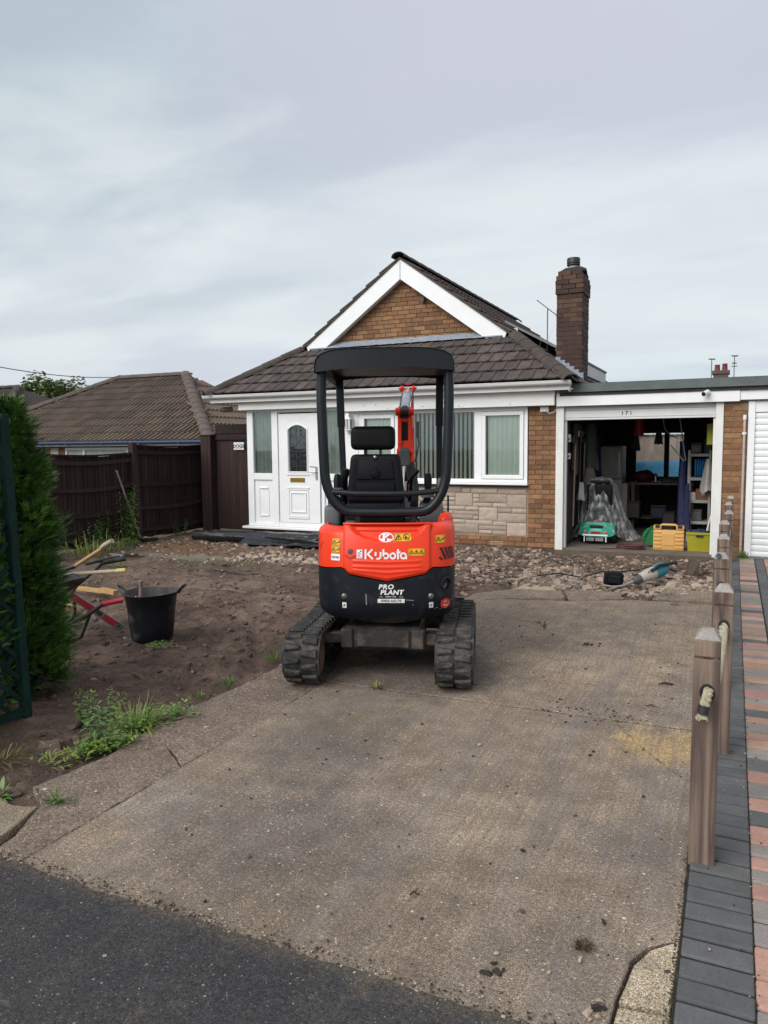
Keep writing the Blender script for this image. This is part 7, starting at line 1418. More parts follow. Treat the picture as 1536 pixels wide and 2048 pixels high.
for x0, x1, z0, z1, par, kd in YS:
    patch(x0, x1, z0, z1, YELST, 'warning_sticker', par, 0.004); b = MB(); h = z1 - z0; w_ = x1 - x0; ribbon(b, [(x0 + .004, z0 + .004), (x1 - .004, z0 + .004), (x1 - .004, z1 - .004), (x0 + .004, z1 - .004), (x0 + .004, z0 + .004)], 0.002, 0.0055)
    if kd == 2: tri_sign(b, x0 + w_ * .27, z0 + h * .5, h * .38, .0055); ribbon(b, arc(x0 + w_ * .73, z0 + h * .5, h * .36, 0, 360, 18), .004, .0055); ribbon(b, [(x0 + w_ * .62, z0 + h * .72), (x0 + w_ * .84, z0 + h * .28)], .005, .0055); ribbon(b, [(x0 + w_ * .66, z0 + h * .36), (x0 + w_ * .76, z0 + h * .5)], .014, .0055)
    elif kd == 3:
        for q in (.2, .5, .8): tri_sign(b, x0 + w_ * q, z0 + h * .5, h * .30, .0055)
    else: tri_sign(b, x0 + w_ * .3, z0 + h * .5, h * .32, .0055); ribbon(b, [(x0 + w_ * .6, z0 + h * .45), (x0 + w_ * .8, z0 + h * .45), (x0 + w_ * .88, z0 + h * .7)], .006, .0055)
    b.build('warning_symbol', INK, par)
ex5 = patch(-0.358, -0.296, 0.836, 0.880, WHITEP, 'fleet_label', ECV, 0.004); link('fleet_number', text_mesh('EXC005', 0.0185, BLUEINK, lambda x, y: surf(-0.327 + x * 0.80, 0.857 + y, 0.0065), 0.0004), ECV)
patch(-0.180, -0.143, 0.857, 0.912, WHITEP, 'service_label', bon, 0.004); b = MB(); 
for q in range(4): ribbon(b, [(-0.174, 0.866 + q * .009), (-0.152 - (q % 2) * .006, 0.866 + q * .009)], 0.003, 0.0055)
ribbon(b, [(-0.156, 0.902), (-0.150, 0.902)], .008, .0055); b.build('label_print', BLUEINK, bon)
b = MB(); b.lathe([(0.018, 0), (0.018, 0.006), (0.010, 0.008), (0.0, 0.008)], 16, surf(-0.222, 0.900, 0.002), rot=rx(R(90))); b.build('lock_barrel', GREYP, bon, smooth=40); b = MB(); ribbon(b, arc(-0.222, 0.892, 0.034, 210, 330), 0.012, 0.006); b.build('finger_pull', M('deep_red_paint', (0.45, 0.03, 0.012)), bon)
# hire firm panel on the counterweight
patch(-0.048, 0.132, 0.545, 0.692, M('black_decal', (0.008, 0.009, 0.011), rough=0.35), 'hire_decal', CW, 0.006)
for tx_, sz_, cx_, cz_, bo_, sh_, sp_ in (('PRO', 0.043, 0.010, 0.668, 0.0016, 0.18, 1.12), ('PLANT', 0.043, 0.047, 0.631, 0.0016, 0.18, 1.04), ('HIRE LTD', 0.013, 0.042, 0.603, 0.0002, 0, 1.2)): link('hire_lettering', text_mesh(tx_, sz_, WHITEP, lambda x, y: surf(cx_ + x * 1.12, cz_ + y, 0.009), bo_, sh_, spacing=sp_), CW)
b = MB(); ribbon(b, [(-0.035, .602), (-0.012, .602)], .002, .009); ribbon(b, [(0.096, .602), (0.122, .602)], .002, .009); b.build('decal_rule', WHITEP, CW)
patch(-0.045, 0.132, 0.563, 0.589, WHITEP, 'phone_strip', CW, 0.008); link('phone_number', text_mesh('07850 642170', 0.021, INK, lambda x, y: surf(0.0435 + x * 1.06, 0.576 + y, 0.0105), 0.0004, spacing=1.05), CW)
b = MB(); ribbon(b, [(0.140, 0.582), (0.170, 0.579), (0.192, 0.577)], .004, .006); ribbon(b, [(0.33, 0.515), (0.40, 0.535), (0.45, 0.56)], .004, .006); ribbon(b, [(0.36, 0.505), (0.42, 0.53)], .003, .006); ribbon(b, [(0.37, 0.565), (0.455, 0.575)], .0025, .006); ribbon(b, [(-0.12, 0.55), (-0.122, 0.62)], .006, .006); ribbon(b, [(0.185, 0.55), (0.19, 0.545)], .005, .006); b.build('paint_scratch', M('pale_scratch', (0.30, 0.29, 0.27), rough=0.8), CW)
for x in (-0.268, 0.305):
    b = MB(); b.lathe([(0.020, 0), (0.020, 0.006), (0.012, 0.012), (0.0, 0.013)], 14, surf(x, 0.600, 0.003), rot=rx(R(90))); b.build('body_bolt', M('dull_bolt', (0.16, 0.16, 0.16), rough=0.4, metal=0.6), CW, smooth=40); patch(x - 0.014, x + 0.014, 0.522, 0.560, WHITEP, 'small_label', CW, 0.006, 3); b = MB(); ribbon(b, [(x - .005, .535), (x + .004, .548)], .006, .008); b.build('label_print', INK, CW)
ell(0.398, 0.540, 0.031, 0.034, REDREF, 'round_reflector', CW, 0.007); b = MB(); ribbon(b, [(0.385, .535), (0.405, .525), (0.415, .53)], .005, .0085); ribbon(b, [(0.39, .553), (0.405, .556)], .004, .0085); b.build('reflector_scuff', WHITEP, CW)
s_recalc['on'] = True
c0 = surf(0.405, 0.672, 0.0); nd = Vector((0.62, -0.78, 0)).normalized(); qr = nd.to_track_quat('Z', 'Y').to_matrix()
b = MB(); b.lathe([(0.046, -0.01), (0.050, 0.006), (0.040, 0.008), (0.036, -0.012), (0.0, -0.02)], 22, c0 + nd * 0.004, rot=qr); eo = b.build('exhaust_opening', INK, CW, smooth=40); b = MB(); b.tube([c0 + nd * 0.006 + qr @ Vector((0.0, 0.0, 0)), c0 + nd * 0.004 + qr @ Vector((-0.02, -0.028, 0))], 0.010, 8); b.build('tail_pipe', GREASE, eo)
b = MB()
s_recalc['on'] = False
for i in range(4):
    for sgm in range(4): la, lb2 = 0.385 + i * 0.036 + 0.044 * sgm / 4, 0.385 + i * 0.036 + 0.044 * (sgm + 1) / 4; za, zb = 0.918 - 0.082 * sgm / 4, 0.918 - 0.082 * (sgm + 1) / 4; b.add([arcL(la - 0.011, za), arcL(lb2 - 0.011, zb), arcL(lb2 + 0.011, zb), arcL(la + 0.011, za)], [(0, 1, 2, 3)])
b.add([arcL(0.378, 0.862), arcL(0.405, 0.838), arcL(0.392, 0.832), arcL(0.370, 0.85)], [(0, 1, 2, 3)])
b.build('cooling_slot', INK, ECV); b = MB(); ribbon(b, [(-0.462, 0.94), (-0.44, 0.93)], 0.05, 0.003); b.build('painted_notch', INK, ECV)  # small black patch painted for the dark gap of a notch, no grille modelled
s_recalc['on'] = True
# ---- canopy
def hoop(n=10):
    L_ = [(-0.430, 2.13), (-0.432, 1.9), (-0.424, 1.6), (-0.418, 1.46)]
    for i in range(1, n): a = i / n * math.pi / 2; L_.append((-0.418 + 0.19 * (1 - math.cos(a)) * 0.98, 1.46 - 0.315 * math.sin(a)))
    L_ += [(-0.21, 1.143), (0.0, 1.14)]; return L_ + [(-x, z) for x, z in reversed(L_[:-1])]
b = MB(); b.tube([(x, -0.28 + 0.02 * (z - 1.14), z) for x, z in hoop()], 0.034, 12); hp = X('canopy_rear_frame', b, FRAMEP, smooth=60)
b = MB(); b.tube([(-0.385, -0.285, 1.285), (-0.2, -0.30, 1.272), (0, -0.305, 1.27), (0.2, -0.30, 1.272), (0.385, -0.285, 1.29)], 0.020, 10); X('guard_bar', b, FRAMEP, smooth=60)
for sx in (-1, 1): b = MB(); b.bx(sx * 0.19 - 0.02, sx * 0.19 + 0.02, -0.30, -0.23, 1.03, 1.125); X('frame_foot', b, FRAMEP, bevel=0.006)
for sx, x0, x1 in ((-1, -0.435, -0.395), (1, 0.39, 0.385)):
    b = MB(); b.beam((x0, 0.86, 2.14), (x0 * 0.99, 0.90, 1.75), 0.062, 0.05, upv=(0, 1, 0)); b.beam((x0 * 0.99, 0.90, 1.76), (x1, 0.95, 0.58), 0.05, 0.045, upv=(0, 1, 0)); X('canopy_front_post', b, FRAMEP, bevel=0.008)
b = MB()
def sect(n=36):
    o_ = []
    for i in range(n + 1):
        t_ = i / n * math.pi; c_, s_ = math.cos(t_), math.sin(t_); o_.append((-0.468 * math.copysign(abs(c_) ** 0.42, c_), 2.085 + (0.158) * s_ ** 0.50 + 0.0 * c_))
    return o_
ss = sect(); rows = [(-0.315, 0.985, 0.0), (-0.335, 0.998, 0.01), (-0.33, 1.0, 0.02), (-0.28, 1.0, 0.0), (0.3, 1.0, 0.004), (0.88, 1.0, 0.0), (0.94, 0.985, -0.004), (0.955, 0.95, -0.02)]
rows = [(-0.335, 0.985, -0.006), (-0.345, 0.997, -0.002), (-0.335, 1.0, 0.0), (-0.28, 1.0, 0.002), (0.3, 1.0, 0.006), (0.84, 1.0, 0.006), (0.885, 0.99, 0.004), (0.90, 0.965, 0.0)]
nS = len(ss)
for y, sc__, dz in rows:
    for x, z in ss: b.v.append((x * sc__, y - 0.03 * (1 - (x / 0.468) ** 2) * (1 if y < 0 else -1), 2.085 + (z - 2.085) * (0.90 if dz == -0.02 else 1) + dz * (1 if z > 2.1 else 0)))
for r_ in range(len(rows) - 1):
    for i in range(nS - 1): b.f.append((r_ * nS + i, r_ * nS + i + 1, (r_ + 1) * nS + i + 1, (r_ + 1) * nS + i)); b.m.append(0)
# rolled rear and front edges and a recessed ceiling
def lip(i): x, z = ss[i]; return 2.088 + 0.028 * (1 - (x / 0.468) ** 2)
for r_, yin in ((0, 0.05), (len(rows) - 1, -0.05)):
    k = len(b.v); y = rows[r_][0]; sg_ = rows[r_][1]; fr_ = 0.045 if r_ else 0.0
    for i in range(nS): x = ss[i][0] * sg_; b.v.append((x, y - 0.03 * (1 - (x / 0.468) ** 2) * (1 if y < 0 else -1), min(ss[i][1], lip(i) + fr_)))
    for i in range(nS - 1): b.f.append((r_ * nS + i, r_ * nS + i + 1, k + i + 1, k + i)); b.m.append(0)
rf = X('canopy_roof', b, FRAMEP, smooth=45)
b = MB(); b.bx(-0.445, 0.445, -0.33, 0.86, 2.165, 2.175); X('canopy_ceiling', b, BLACKP, rf)
b = MB(); b.bx(-0.468, -0.455, -0.30, 0.85, 2.085, 2.135); b.bx(0.455, 0.468, -0.30, 0.85, 2.085, 2.135); X('canopy_skirt', b, FRAMEP, rf, bevel=0.004)
b = MB(); b.lathe([(0.014, 0), (0.014, 0.004), (0, 0.006)], 10, (0.05, -0.2, 2.244)); b.lathe([(0.014, 0), (0.014, 0.004), (0, 0.006)], 10, (-0.06, 0.2, 2.248)); X('roof_bolt', b, REDM, rf)
# ---- seat
def rbox(x0, x1, z0, z1, y0, y1, taper=0.0, r_=0.05, seg=3):
    b = MB(); w0 = taper; b.add([(x0 - w0, y0, z0), (x1 + w0, y0, z0), (x1 + w0, y1, z0), (x0 - w0, y1, z0), (x0, y0 + 0.02, z1), (x1, y0 + 0.02, z1), (x1, y1, z1), (x0, y1, z1)], [(3, 2, 1, 0), (4, 5, 6, 7), (0, 1, 5, 4), (1, 2, 6, 5), (2, 3, 7, 6), (3, 0, 4, 7)]); return b
b = rbox(-0.262, 0.092, 1.185, 1.535, -0.05, 0.09, 0.035); st = X('seat_back', b, BLACKP, bevel=0.04, seg=4, smooth=50)
b = rbox(-0.20, 0.03, 1.36, 1.50, -0.058, -0.03, 0.02); b.bx(-0.22, 0.05, -0.062, -0.04, 1.24, 1.33); X('back_moulding', b, BLACKP, st, bevel=0.012, seg=2, smooth=50)
b = MB(); b.lathe([(0.0, 0.014), (0.03, 0.010), (0.036, 0.0)], 16, (-0.085, -0.058, 1.40), rot=rx(R(90))); X('adjust_knob', b, BLACKP, st, smooth=50); b = MB(); b.lathe([(0.0, 0.012), (0.010, 0.008), (0.012, 0.0)], 10, (-0.085 + 0.0, -0.048, 1.515), rot=rx(R(90))); X('silver_button', b, SILVER, st, smooth=50)
b = rbox(-0.262, 0.058, 1.565, 1.735, -0.055, 0.07, 0.0); X('headrest', b, VINYL, bevel=0.05, seg=4, smooth=60)
b = MB()
for x in (-0.16, -0.05): b.tube([(x, 0.02, 1.50), (x, 0.02, 1.60)], 0.010, 8)
X('headrest_post', b, GREASE, st, smooth=50)
b = rbox(-0.30, 0.11, 1.03, 1.19, -0.10, 0.55, 0.012); X('seat_base', b, BLACKP, bevel=0.03, seg=2, smooth=50); b = rbox(-0.28, 0.10, 1.19, 1.27, 0.06, 0.55, 0.0); X('seat_cushion', b, VINYL, bevel=0.03, seg=3, smooth=50)
b = MB(); b.bx(-0.125, -0.055, -0.1045, -0.098, 1.10, 1.138); sl_ = X('seat_label', b, WHITEP); b = MB()
for q in range(3): b.bx(-0.118, -0.066 - (q % 2) * .012, -0.1065, -0.1044, 1.106 + q * .011, 1.110 + q * .011)
X('label_print', b, GREYP, sl_)
# ---- consoles and levers
b = rbox(-0.455, -0.335, 1.02, 1.17, -0.08, 0.42, 0.0); X('left_console', b, GREYP, bevel=0.03, seg=3, smooth=50); b = rbox(-0.46, -0.33, 1.005, 1.03, -0.10, 0.3, 0.0); X('console_foot', b, BLACKP, bevel=0.01)
b = rbox(0.225, 0.40, 1.03, 1.17, -0.05, 0.45, 0.0); X('right_console', b, M('olive_grey_plastic', (0.065, 0.078, 0.075), rough=0.5, fine=0.15), bevel=0.02, seg=2, smooth=50)
for x, z in ((-0.395, 1.16), (0.285, 1.16)):
    b = MB(); b.tube([(x, 0.22, z), (x + 0.005, 0.22, z + 0.10)], 0.014, 8); b.lathe([(0.04, 0), (0.034, 0.03), (0.018, 0.06)], 14, (x, 0.22, z)); X('joystick', b, BLACKP, smooth=50); b = MB(); b.lathe([(0.02, 0), (0.028, 0.04), (0.03, 0.10), (0.022, 0.135), (0.0, 0.14)], 12, (x + 0.005, 0.22, z + 0.09), rot=rx(R(-12))); X('joystick_grip', b, BLACKP, smooth=50)
b = rbox(-0.45, -0.345, 1.235, 1.285, -0.06, 0.25, 0.0); X('armrest', b, GREYP, bevel=0.02, seg=2, smooth=50); b = rbox(0.235, 0.335, 1.215, 1.255, 0.05, 0.32, 0.0); X('armrest', b, GREASE, bevel=0.015, seg=2, smooth=50)
b = MB(); b.tube([(-0.36, 0.35, 1.12), (-0.35, 0.33, 1.35), (-0.33, 0.32, 1.42)], 0.032, 10); X('control_boot', b, BLACKP, smooth=50)
b = MB(); b.tube([(0.375, 0.1, 1.1), (0.378, 0.1, 1.3)], 0.010, 8); X('dozer_lever', b, SILVER, smooth=50); b = MB(); b.lathe([(0.022, 0), (0.026, 0.06), (0.016, 0.085), (0, 0.09)], 10, (0.378, 0.1, 1.27)); X('lever_knob', b, GREYP, smooth=50)
b = MB(); b.tube([(0.15, 0.2, 1.18), (0.17, 0.16, 1.36), (0.22, 0.10, 1.41)], 0.012, 8); b.tube([(0.17, 0.16, 1.36), (0.14, 0.2, 1.32), (0.13, 0.3, 1.2)], 0.008, 6); X('safety_lever', b, BLACKP, smooth=50)
b = MB(); b.lathe([(0.02, 0), (0.024, 0.02), (0.012, 0.035), (0, 0.035)], 10, (0.195, -0.2, 1.05)); X('red_knob', b, REDREF, smooth=50); b = MB(); b.bx(-0.28, -0.22, -0.24, -0.16, 1.036, 1.075); X('silver_catch', b, SILVER)
b = MB(); b.tube([(-0.46, 0.3, 1.0), (-0.468, 0.3, 1.3), (-0.455, 0.3, 1.34)], 0.009, 6); b.tube([(0.44, 0.25, 1.03), (0.44, 0.25, 1.22)], 0.008, 6); X('grab_rail', b, FRAMEP, smooth=50); b = MB(); b.tube([(-0.47, -0.28, 1.452), (-0.52, -0.25, 1.456)], 0.004, 5); X('wire_stub', b, SILVER, smooth=50)
b = MB()
for i in range(5): x = 0.15 + 0.012 * i; b.tube([(x, 0.5, 0.9), (x + 0.01, 0.62, 1.15 + 0.03 * i), (x - 0.03, 0.80, 1.42 + 0.01 * i), (x - 0.05, 0.95, 1.30)], 0.010, 6)
X('hydraulic_hose', b, RUBBER, smooth=60)
for y in (0.66, 0.74): b = MB(); b.tube([(0.05 + (y - .66) * -1.2, y, 0.6), (0.05 + (y - .66) * -1.2, y - 0.02, 1.2)], 0.012, 6); X('travel_lever', b, FRAMEP, smooth=50)
# ---- boom, arm, bucket
BX = 0.092
b = MB(); b.bx(BX - 0.10, BX + 0.10, 0.92, 1.14, 0.42, 0.52); b.bx(BX - 0.09, BX - 0.06, 0.95, 1.20, 0.5, 0.86); b.bx(BX + 0.06, BX + 0.09, 0.95, 1.20, 0.5, 0.86); X('swing_bracket', b, ORANGE, bevel=0.012)
pr_ = [(1.02, 0.74), (1.19, 0.74), (1.30, 1.2), (1.36, 1.60), (1.55, 1.76), (2.32, 1.76), (2.38, 1.82), (2.32, 1.88), (1.40, 1.91), (1.20, 1.93), (1.14, 1.66), (1.10, 1.2)]
bo = None
for x0, x1 in ((BX - 0.062, BX - 0.040), (BX + 0.040, BX + 0.062)):
    b = MB(); b.prism(pr_, lambda y, z: (x0, y, z), lambda y, z: (x1, y, z)); o = X('boom', b, ORANGE, ex if bo is None else bo, tri=True, bevel=0.004); bo = bo or o
b = MB()
for (y0, z0), (y1, z1) in (((1.125, 1.00), (1.135, 1.28)), ((1.14, 1.56), (1.15, 1.635)), ((1.172, 1.80), (1.178, 1.825))): b.beam((BX, y0, z0), (BX, y1, z1), 0.078, 0.014, upv=(0, 1, 0))
for (y0, z0), (y1, z1) in (((1.19, 0.80), (1.30, 1.2)), ((1.30, 1.2), (1.355, 1.64))): b.beam((BX, y0, z0), (BX, y1, z1), 0.078, 0.012, upv=(0, 1, 0))
X('boom_web', b, ORANGE, bo)
b = MB()
b.beam((BX - 0.043, 1.13, 1.60), (BX - 0.043, 1.175, 1.83), 0.03, 0.03); b.beam((BX + 0.048, 1.13, 1.05), (BX + 0.048, 1.175, 1.84), 0.038, 0.03); b.beam((BX - 0.045, 1.12, 1.46), (BX - 0.045, 1.14, 1.62), 0.032, 0.03)
for sx in (-1, 1): b.lathe([(0.034, -0.022), (0.034, 0.022)], 18, (BX + sx * 0.058, 1.165, 1.885), rot=ry(R(90))); b.lathe([(0.030, -0.018), (0.030, 0.018)], 16, (BX + sx * 0.050, 1.10, 1.54), rot=ry(R(90)))
X('boom_flange', b, ORANGE, bo, bevel=0.004)
b = MB(); b.bx(BX - 0.036, BX + 0.036, 1.20, 1.34, 1.3, 1.86); X('boom_inside', b, INK, bo)
b = MB(); b.lathe([(0.034, -0.034), (0.034, 0.034)], 18, (BX, 1.165, 1.885), rot=ry(R(90))); X('cylinder_eye', b, GREASE, smooth=40)
A0 = Vector((BX, 1.18, 1.90)); A1 = Vector((BX, 2.28, 2.165)); b = MB(); b.tube([A0, A0.lerp(A1, 0.62)], 0.041, 16); b.tube([A0.lerp(A1, 0.60), A0.lerp(A1, 0.64)], 0.046, 16); ac = X('arm_cylinder', b, M('silver_grey_barrel', (0.36, 0.39, 0.42), rough=0.3, metal=0.4), smooth=40); b = MB(); b.tube([A0.lerp(A1, 0.63), A1], 0.022, 12); X('arm_rod', b, CHROME, ac, smooth=40)
b = MB(); b.tube([A0 + Vector((0.055, 0.0, -0.02)), A0.lerp(A1, 0.3) + Vector((0.055, 0, -.02)), A0.lerp(A1, 0.95) + Vector((0.055, 0, -0.01))], 0.008, 6); b.tube([A0 + Vector((-0.052, 0.05, -0.02)), A0.lerp(A1, 0.9) + Vector((-0.05, 0, -0.03))], 0.008, 6); X('arm_hose', b, RUBBER, smooth=40)
arm_p = [(2.25, 2.19), (2.31, 2.19), (2.44, 1.90), (2.66, 1.2), (2.62, 0.62), (2.54, 0.60), (2.46, 1.2), (2.29, 1.80)]
am = None
for x0, x1 in ((BX - 0.060, BX - 0.042), (BX + 0.042, BX + 0.060)): b = MB(); b.prism(arm_p, lambda y, z: (x0, y, z), lambda y, z: (x1, y, z)); o = X('arm', b, ORANGE, ex if am is None else am, tri=True, bevel=0.004); am = am or o
b = MB(); b.beam((BX, 2.45, 1.9), (BX, 2.62, 1.2), 0.08, 0.012, upv=(0, 1, 0)); b.beam((BX, 2.37, 1.9), (BX, 2.50, 1.2), 0.08, 0.012, upv=(0, 1, 0)); X('arm_web', b, ORANGE, am)
b = MB()
for sx in (-1, 1): b.lathe([(0.028, -0.014), (0.030, -0.008), (0.030, 0.008), (0.028, 0.014)], 16, (BX + sx * 0.062, 2.275, 2.165), rot=ry(R(90)))
b.tube([(BX - 0.09, 2.275, 2.165), (BX + 0.09, 2.275, 2.165)], 0.012, 8); b.tube([(BX - 0.02, 2.27, 2.205), (BX + 0.03, 2.27, 2.205)], 0.006, 6); X('arm_pivot', b, M('red_pivot', (0.5, 0.02, 0.015), rough=0.4), am, bevel=0.003)
b = MB()
def bkt(u, v): a = R(-40 + 230 * v); return (BX - 0.2 + 0.4 * u, 2.56 + 0.2 * math.cos(a), 0.27 + 0.22 * math.sin(a) * -1)
b.grid(6, 14, bkt)
for x in (BX - 0.2, BX + 0.2): b.add([(x, 2.56 + 0.2 * math.cos(R(-40 + 230 * i / 14)), 0.27 - 0.22 * math.sin(R(-40 + 230 * i / 14))) for i in range(15)], [tuple(range(15))])
bk = X('bucket', b, GREASE, smooth=40, tri=True); b = MB()
for i in range(4): b.bx(BX - 0.19 + i * 0.11, BX - 0.14 + i * 0.11, 2.36, 2.42, 0.2, 0.24)
X('bucket_tooth', b, SILVER, bk); b = MB(); b.bx(BX - 0.05, BX + 0.05, 2.5, 2.66, 0.4, 0.66); X('bucket_bracket', b, GREASE, bk)
c0 = Vector((BX, 1.0, 0.66)); c1 = Vector((BX, 1.10, 1.54)); b = MB(); b.tube([c0, c0.lerp(c1, 0.62)], 0.042, 14); b.lathe([(0.036, -0.034), (0.036, 0.034)], 16, c1, rot=ry(R(90))); bc = X('boom_cylinder', b, M('grey_barrel', (0.085, 0.09, 0.095), rough=0.4, fine=0.1), smooth=40); b = MB(); b.tube([c0.lerp(c1, 0.6), c1], 0.024, 12); X('boom_rod', b, SILVER, bc, smooth=40); b = MB(); b.bx(BX - 0.045, BX + 0.045, 1.055, 1.10, 1.42, 1.56); X('cylinder_guard', b, GREYP, bc, bevel=0.008)
b = MB(); b.bx(BX + 0.10, BX + 0.125, 1.15, 1.19, 1.66, 1.80); b.tube([(BX + 0.11, 1.17, 1.78), (BX + 0.12, 1.17, 1.60), (BX + 0.09, 1.15, 1.45)], 0.010, 6); X('work_lamp', b, GREYP, bo, smooth=50)
# ================================================================== POST-AND-ROPE FENCE
PX = [-0.068, -0.025, -0.054, -0.053, -0.059, -0.03, -0.04, -0.025, -0.03]
GRV = M('groove_dark_wood', (0.16, 0.125, 0.105), rough=0.9)
POST_L = ['nearest weathered post, with a knotted rope end poking out of its face', 'second weathered post from the front, with the thick rope entering its hole', 'third weathered post from the front, just behind the second', 'fourth post of the rope fence counting from the front', 'middle post of the nine in the rope fence', 'sixth post of the rope fence, fourth from the garage', 'third post of the rope fence from the garage', 'second-last post of the rope fence before the brick pier', 'last and smallest post, right before the brick pier between the garages']
posts = []
HP = 0.092
for i, x in enumerate(PX):
    y = 2.95 + 1.13 * i; hp_ = 0.875 + (0.02 if i == 0 else random.uniform(-0.006, 0.006))
    t_ = thing('rope_post', POST_L[i], 'post', (x, y + HP / 2, 0.012), 0, 'wooden posts of the rope fence along the drive')
    b = MB(); h = HP / 2; zg = hp_ - 0.105; b.bx(-h, h, -h, h, -0.05, zg); b.bx(-h + 0.006, h - 0.006, -h + 0.006, h - 0.006, zg, zg + 0.009); b.bx(-h, h, -h, h, zg + 0.009, hp_ - 0.035); b.build('shaft', POSTW, t_, bevel=0.0025)
    b = MB(); q = h - 0.024; b.add([(-h, -h, hp_ - 0.035), (h, -h, hp_ - 0.035), (h, h, hp_ - 0.035), (-h, h, hp_ - 0.035), (-q, -q, hp_ + 0.002), (q, -q, hp_ + 0.002), (q, q, hp_ + 0.002), (-q, q, hp_ + 0.002)], [(3, 2, 1, 0), (4, 5, 6, 7), (0, 1, 5, 4), (1, 2, 6, 5), (2, 3, 7, 6), (3, 0, 4, 7)]); b.build('cap', POSTCAP, t_, bevel=0.003)
    for s_ in (-1, 1): b = MB(); b.lathe([(0.027, -0.0008), (0.027, 0.0012), (0.0, 0.0014)], 18, (0.004, s_ * h, 0.665), rot=rx(R(90 * s_ * -1)), sx=1, sy=1.25); b.build('rope_hole', INK, t_)
    if i == 2: b = MB(); b.lathe([(0.017, 0), (0.017, 0.004), (0.0, 0.005)], 14, (-h + 0.03, -h + 0.0, hp_ - 0.015), rot=rx(R(60))); b.build('knot_hole', INK, t_)
    b = MB(); b.bx(-h - 0.001, h + 0.001, -h - 0.001, h + 0.001, zg + 0.0015, zg + 0.0035); posts.append((x, y, hp_))
rp_ = thing('fence_rope', 'thick cream twisted rope sagging between the wooden posts', 'rope', (-0.05, 7, 0.65))
def rope_span(p0, p1, sag, turns, n=60, r_=0.0175, sl=0.0115):
    p0 = Vector(p0); p1 = Vector(p1); L_ = (p1 - p0).length
    for s_ in range(3):
        b = MB(); pts = []
        for i in range(n + 1):
            t_ = i / n; c = p0.lerp(p1, t_) - Vector((0, 0, sag * 4 * t_ * (1 - t_))); a = t_ * turns * 6.2832 + s_ * 2.0944; d = (p1 - p0).normalized(); sd = d.cross(Vector((0, 0, 1))).normalized(); u_ = sd.cross(d); pts.append(c + (sd * math.cos(a) + u_ * math.sin(a)) * r_ * 0.70)
        b.tube(pts, sl, 6); P('rope_strand', b, ROPE, rp_, smooth=60)
for i in range(8):
    (x0, y0, h0), (x1, y1, h1) = posts[i], posts[i + 1]; rope_span((x0 + 0.004, y0 + HP - 0.01, 0.677), (x1 + 0.004, y1 + 0.01, 0.677), [0.12, 0.10, 0.10, 0.1, 0.1, 0.1, 0.1, 0.1][i], 12, 190 if i < 2 else 60)
x0, y0, h0 = posts[0]
kx = x0 + 0.008; end = [(kx, y0 + 0.02, 0.69), (kx, y0 - 0.02, 0.685), (kx - 0.006, y0 - 0.04, 0.66), (kx - 0.013, y0 - 0.046, 0.63), (kx - 0.018, y0 - 0.048, 0.605)]
for s_ in range(3):
    b = MB(); pts = []
    for i in range(40):
        k = i / 39 * (len(end) - 1.001); j = int(k); c = Vector(end[j]).lerp(Vector(end[j + 1]), k - j); a = i / 39 * 13 + s_ * 2.09; pts.append(c + Vector((math.cos(a) * 0.010, math.sin(a) * 0.006, math.sin(a) * 0.006)))
    b.tube(pts, 0.0095, 6); P('rope_end', b, ROPE, rp_, smooth=60)
b = MB(); b.tube([(kx - 0.012, y0 - 0.045, 0.643), (kx - 0.017, y0 - 0.047, 0.612)], 0.0200, 12); P('rope_tape', b, M('black_tape', (0.035, 0.033, 0.032), rough=0.5, fine=0.2), rp_, smooth=40)
b = MB(); rn = random.Random(2)
for i in range(26): a = rn.uniform(0, 6.28); b.tube([(kx - 0.017, y0 - 0.047, 0.614), (kx - 0.019 + math.cos(a) * 0.02, y0 - 0.05 + math.sin(a) * 0.014, 0.592 + rn.uniform(-.006, .006))], [0.005, 0.003], 4)
P('frayed_end', b, ROPE, rp_)

# ================================================================== GARDEN TOOLS
wbr = thing('wheelbarrow', 'black wheelbarrow loaded with tools standing half behind the conifer', 'wheelbarrow', (-5.1, 4.4, 0))
BT = M('black_tube_paint', (0.018, 0.017, 0.017), (0.03, 0.027, 0.025), rough=0.45, fine=0.2, dirt=((0.16, 0.13, 0.10), 14, 0.55, 0.6))
nh = [(-4.80, 4.66, 0.280), (-4.79, 4.45, 0.22), (-4.78, 4.16, 0.18), (-4.84, 3.86, 0.16), (-5.03, 3.62, 0.17)]
fh_ = [(-5.13, 5.20, 0.565), (-5.23, 5.10, 0.545), (-5.38, 4.90, 0.345), (-5.42, 4.70, 0.25), (-5.38, 4.30, 0.18), (-5.12, 3.66, 0.17)]
b = MB(); b.tube(nh, 0.017, 10); P('handle_tube', b, BT, wbr, smooth=60); b = MB(); b.tube(fh_, 0.017, 10); P('handle_tube', b, BT, wbr, smooth=60)
b = MB(); g0, g1 = Vector(nh[0]), Vector((-4.70, 4.78, 0.302)); dd = (g1 - g0).normalized(); b.tube([g0 - dd * .005, g0, g0 + dd * .012, g1 - dd * 0.004, g1], [0.026, 0.027, 0.022, 0.022, 0.024], 12); P('red_grip', b, M('red_rubber', (0.58, 0.028, 0.045), rough=0.5, fine=0.1), wbr, smooth=50); b = MB(); b.tube([g1 - dd * 0.002, g1 + dd * 0.003], 0.012, 8); P('grip_hole', b, INK, wbr)
b = MB(); b.tube([fh_[1], fh_[0], Vector(fh_[0]) + Vector((0.03, 0.04, 0.004))], 0.023, 10); P('black_grip', b, RUBBER, wbr, smooth=50)
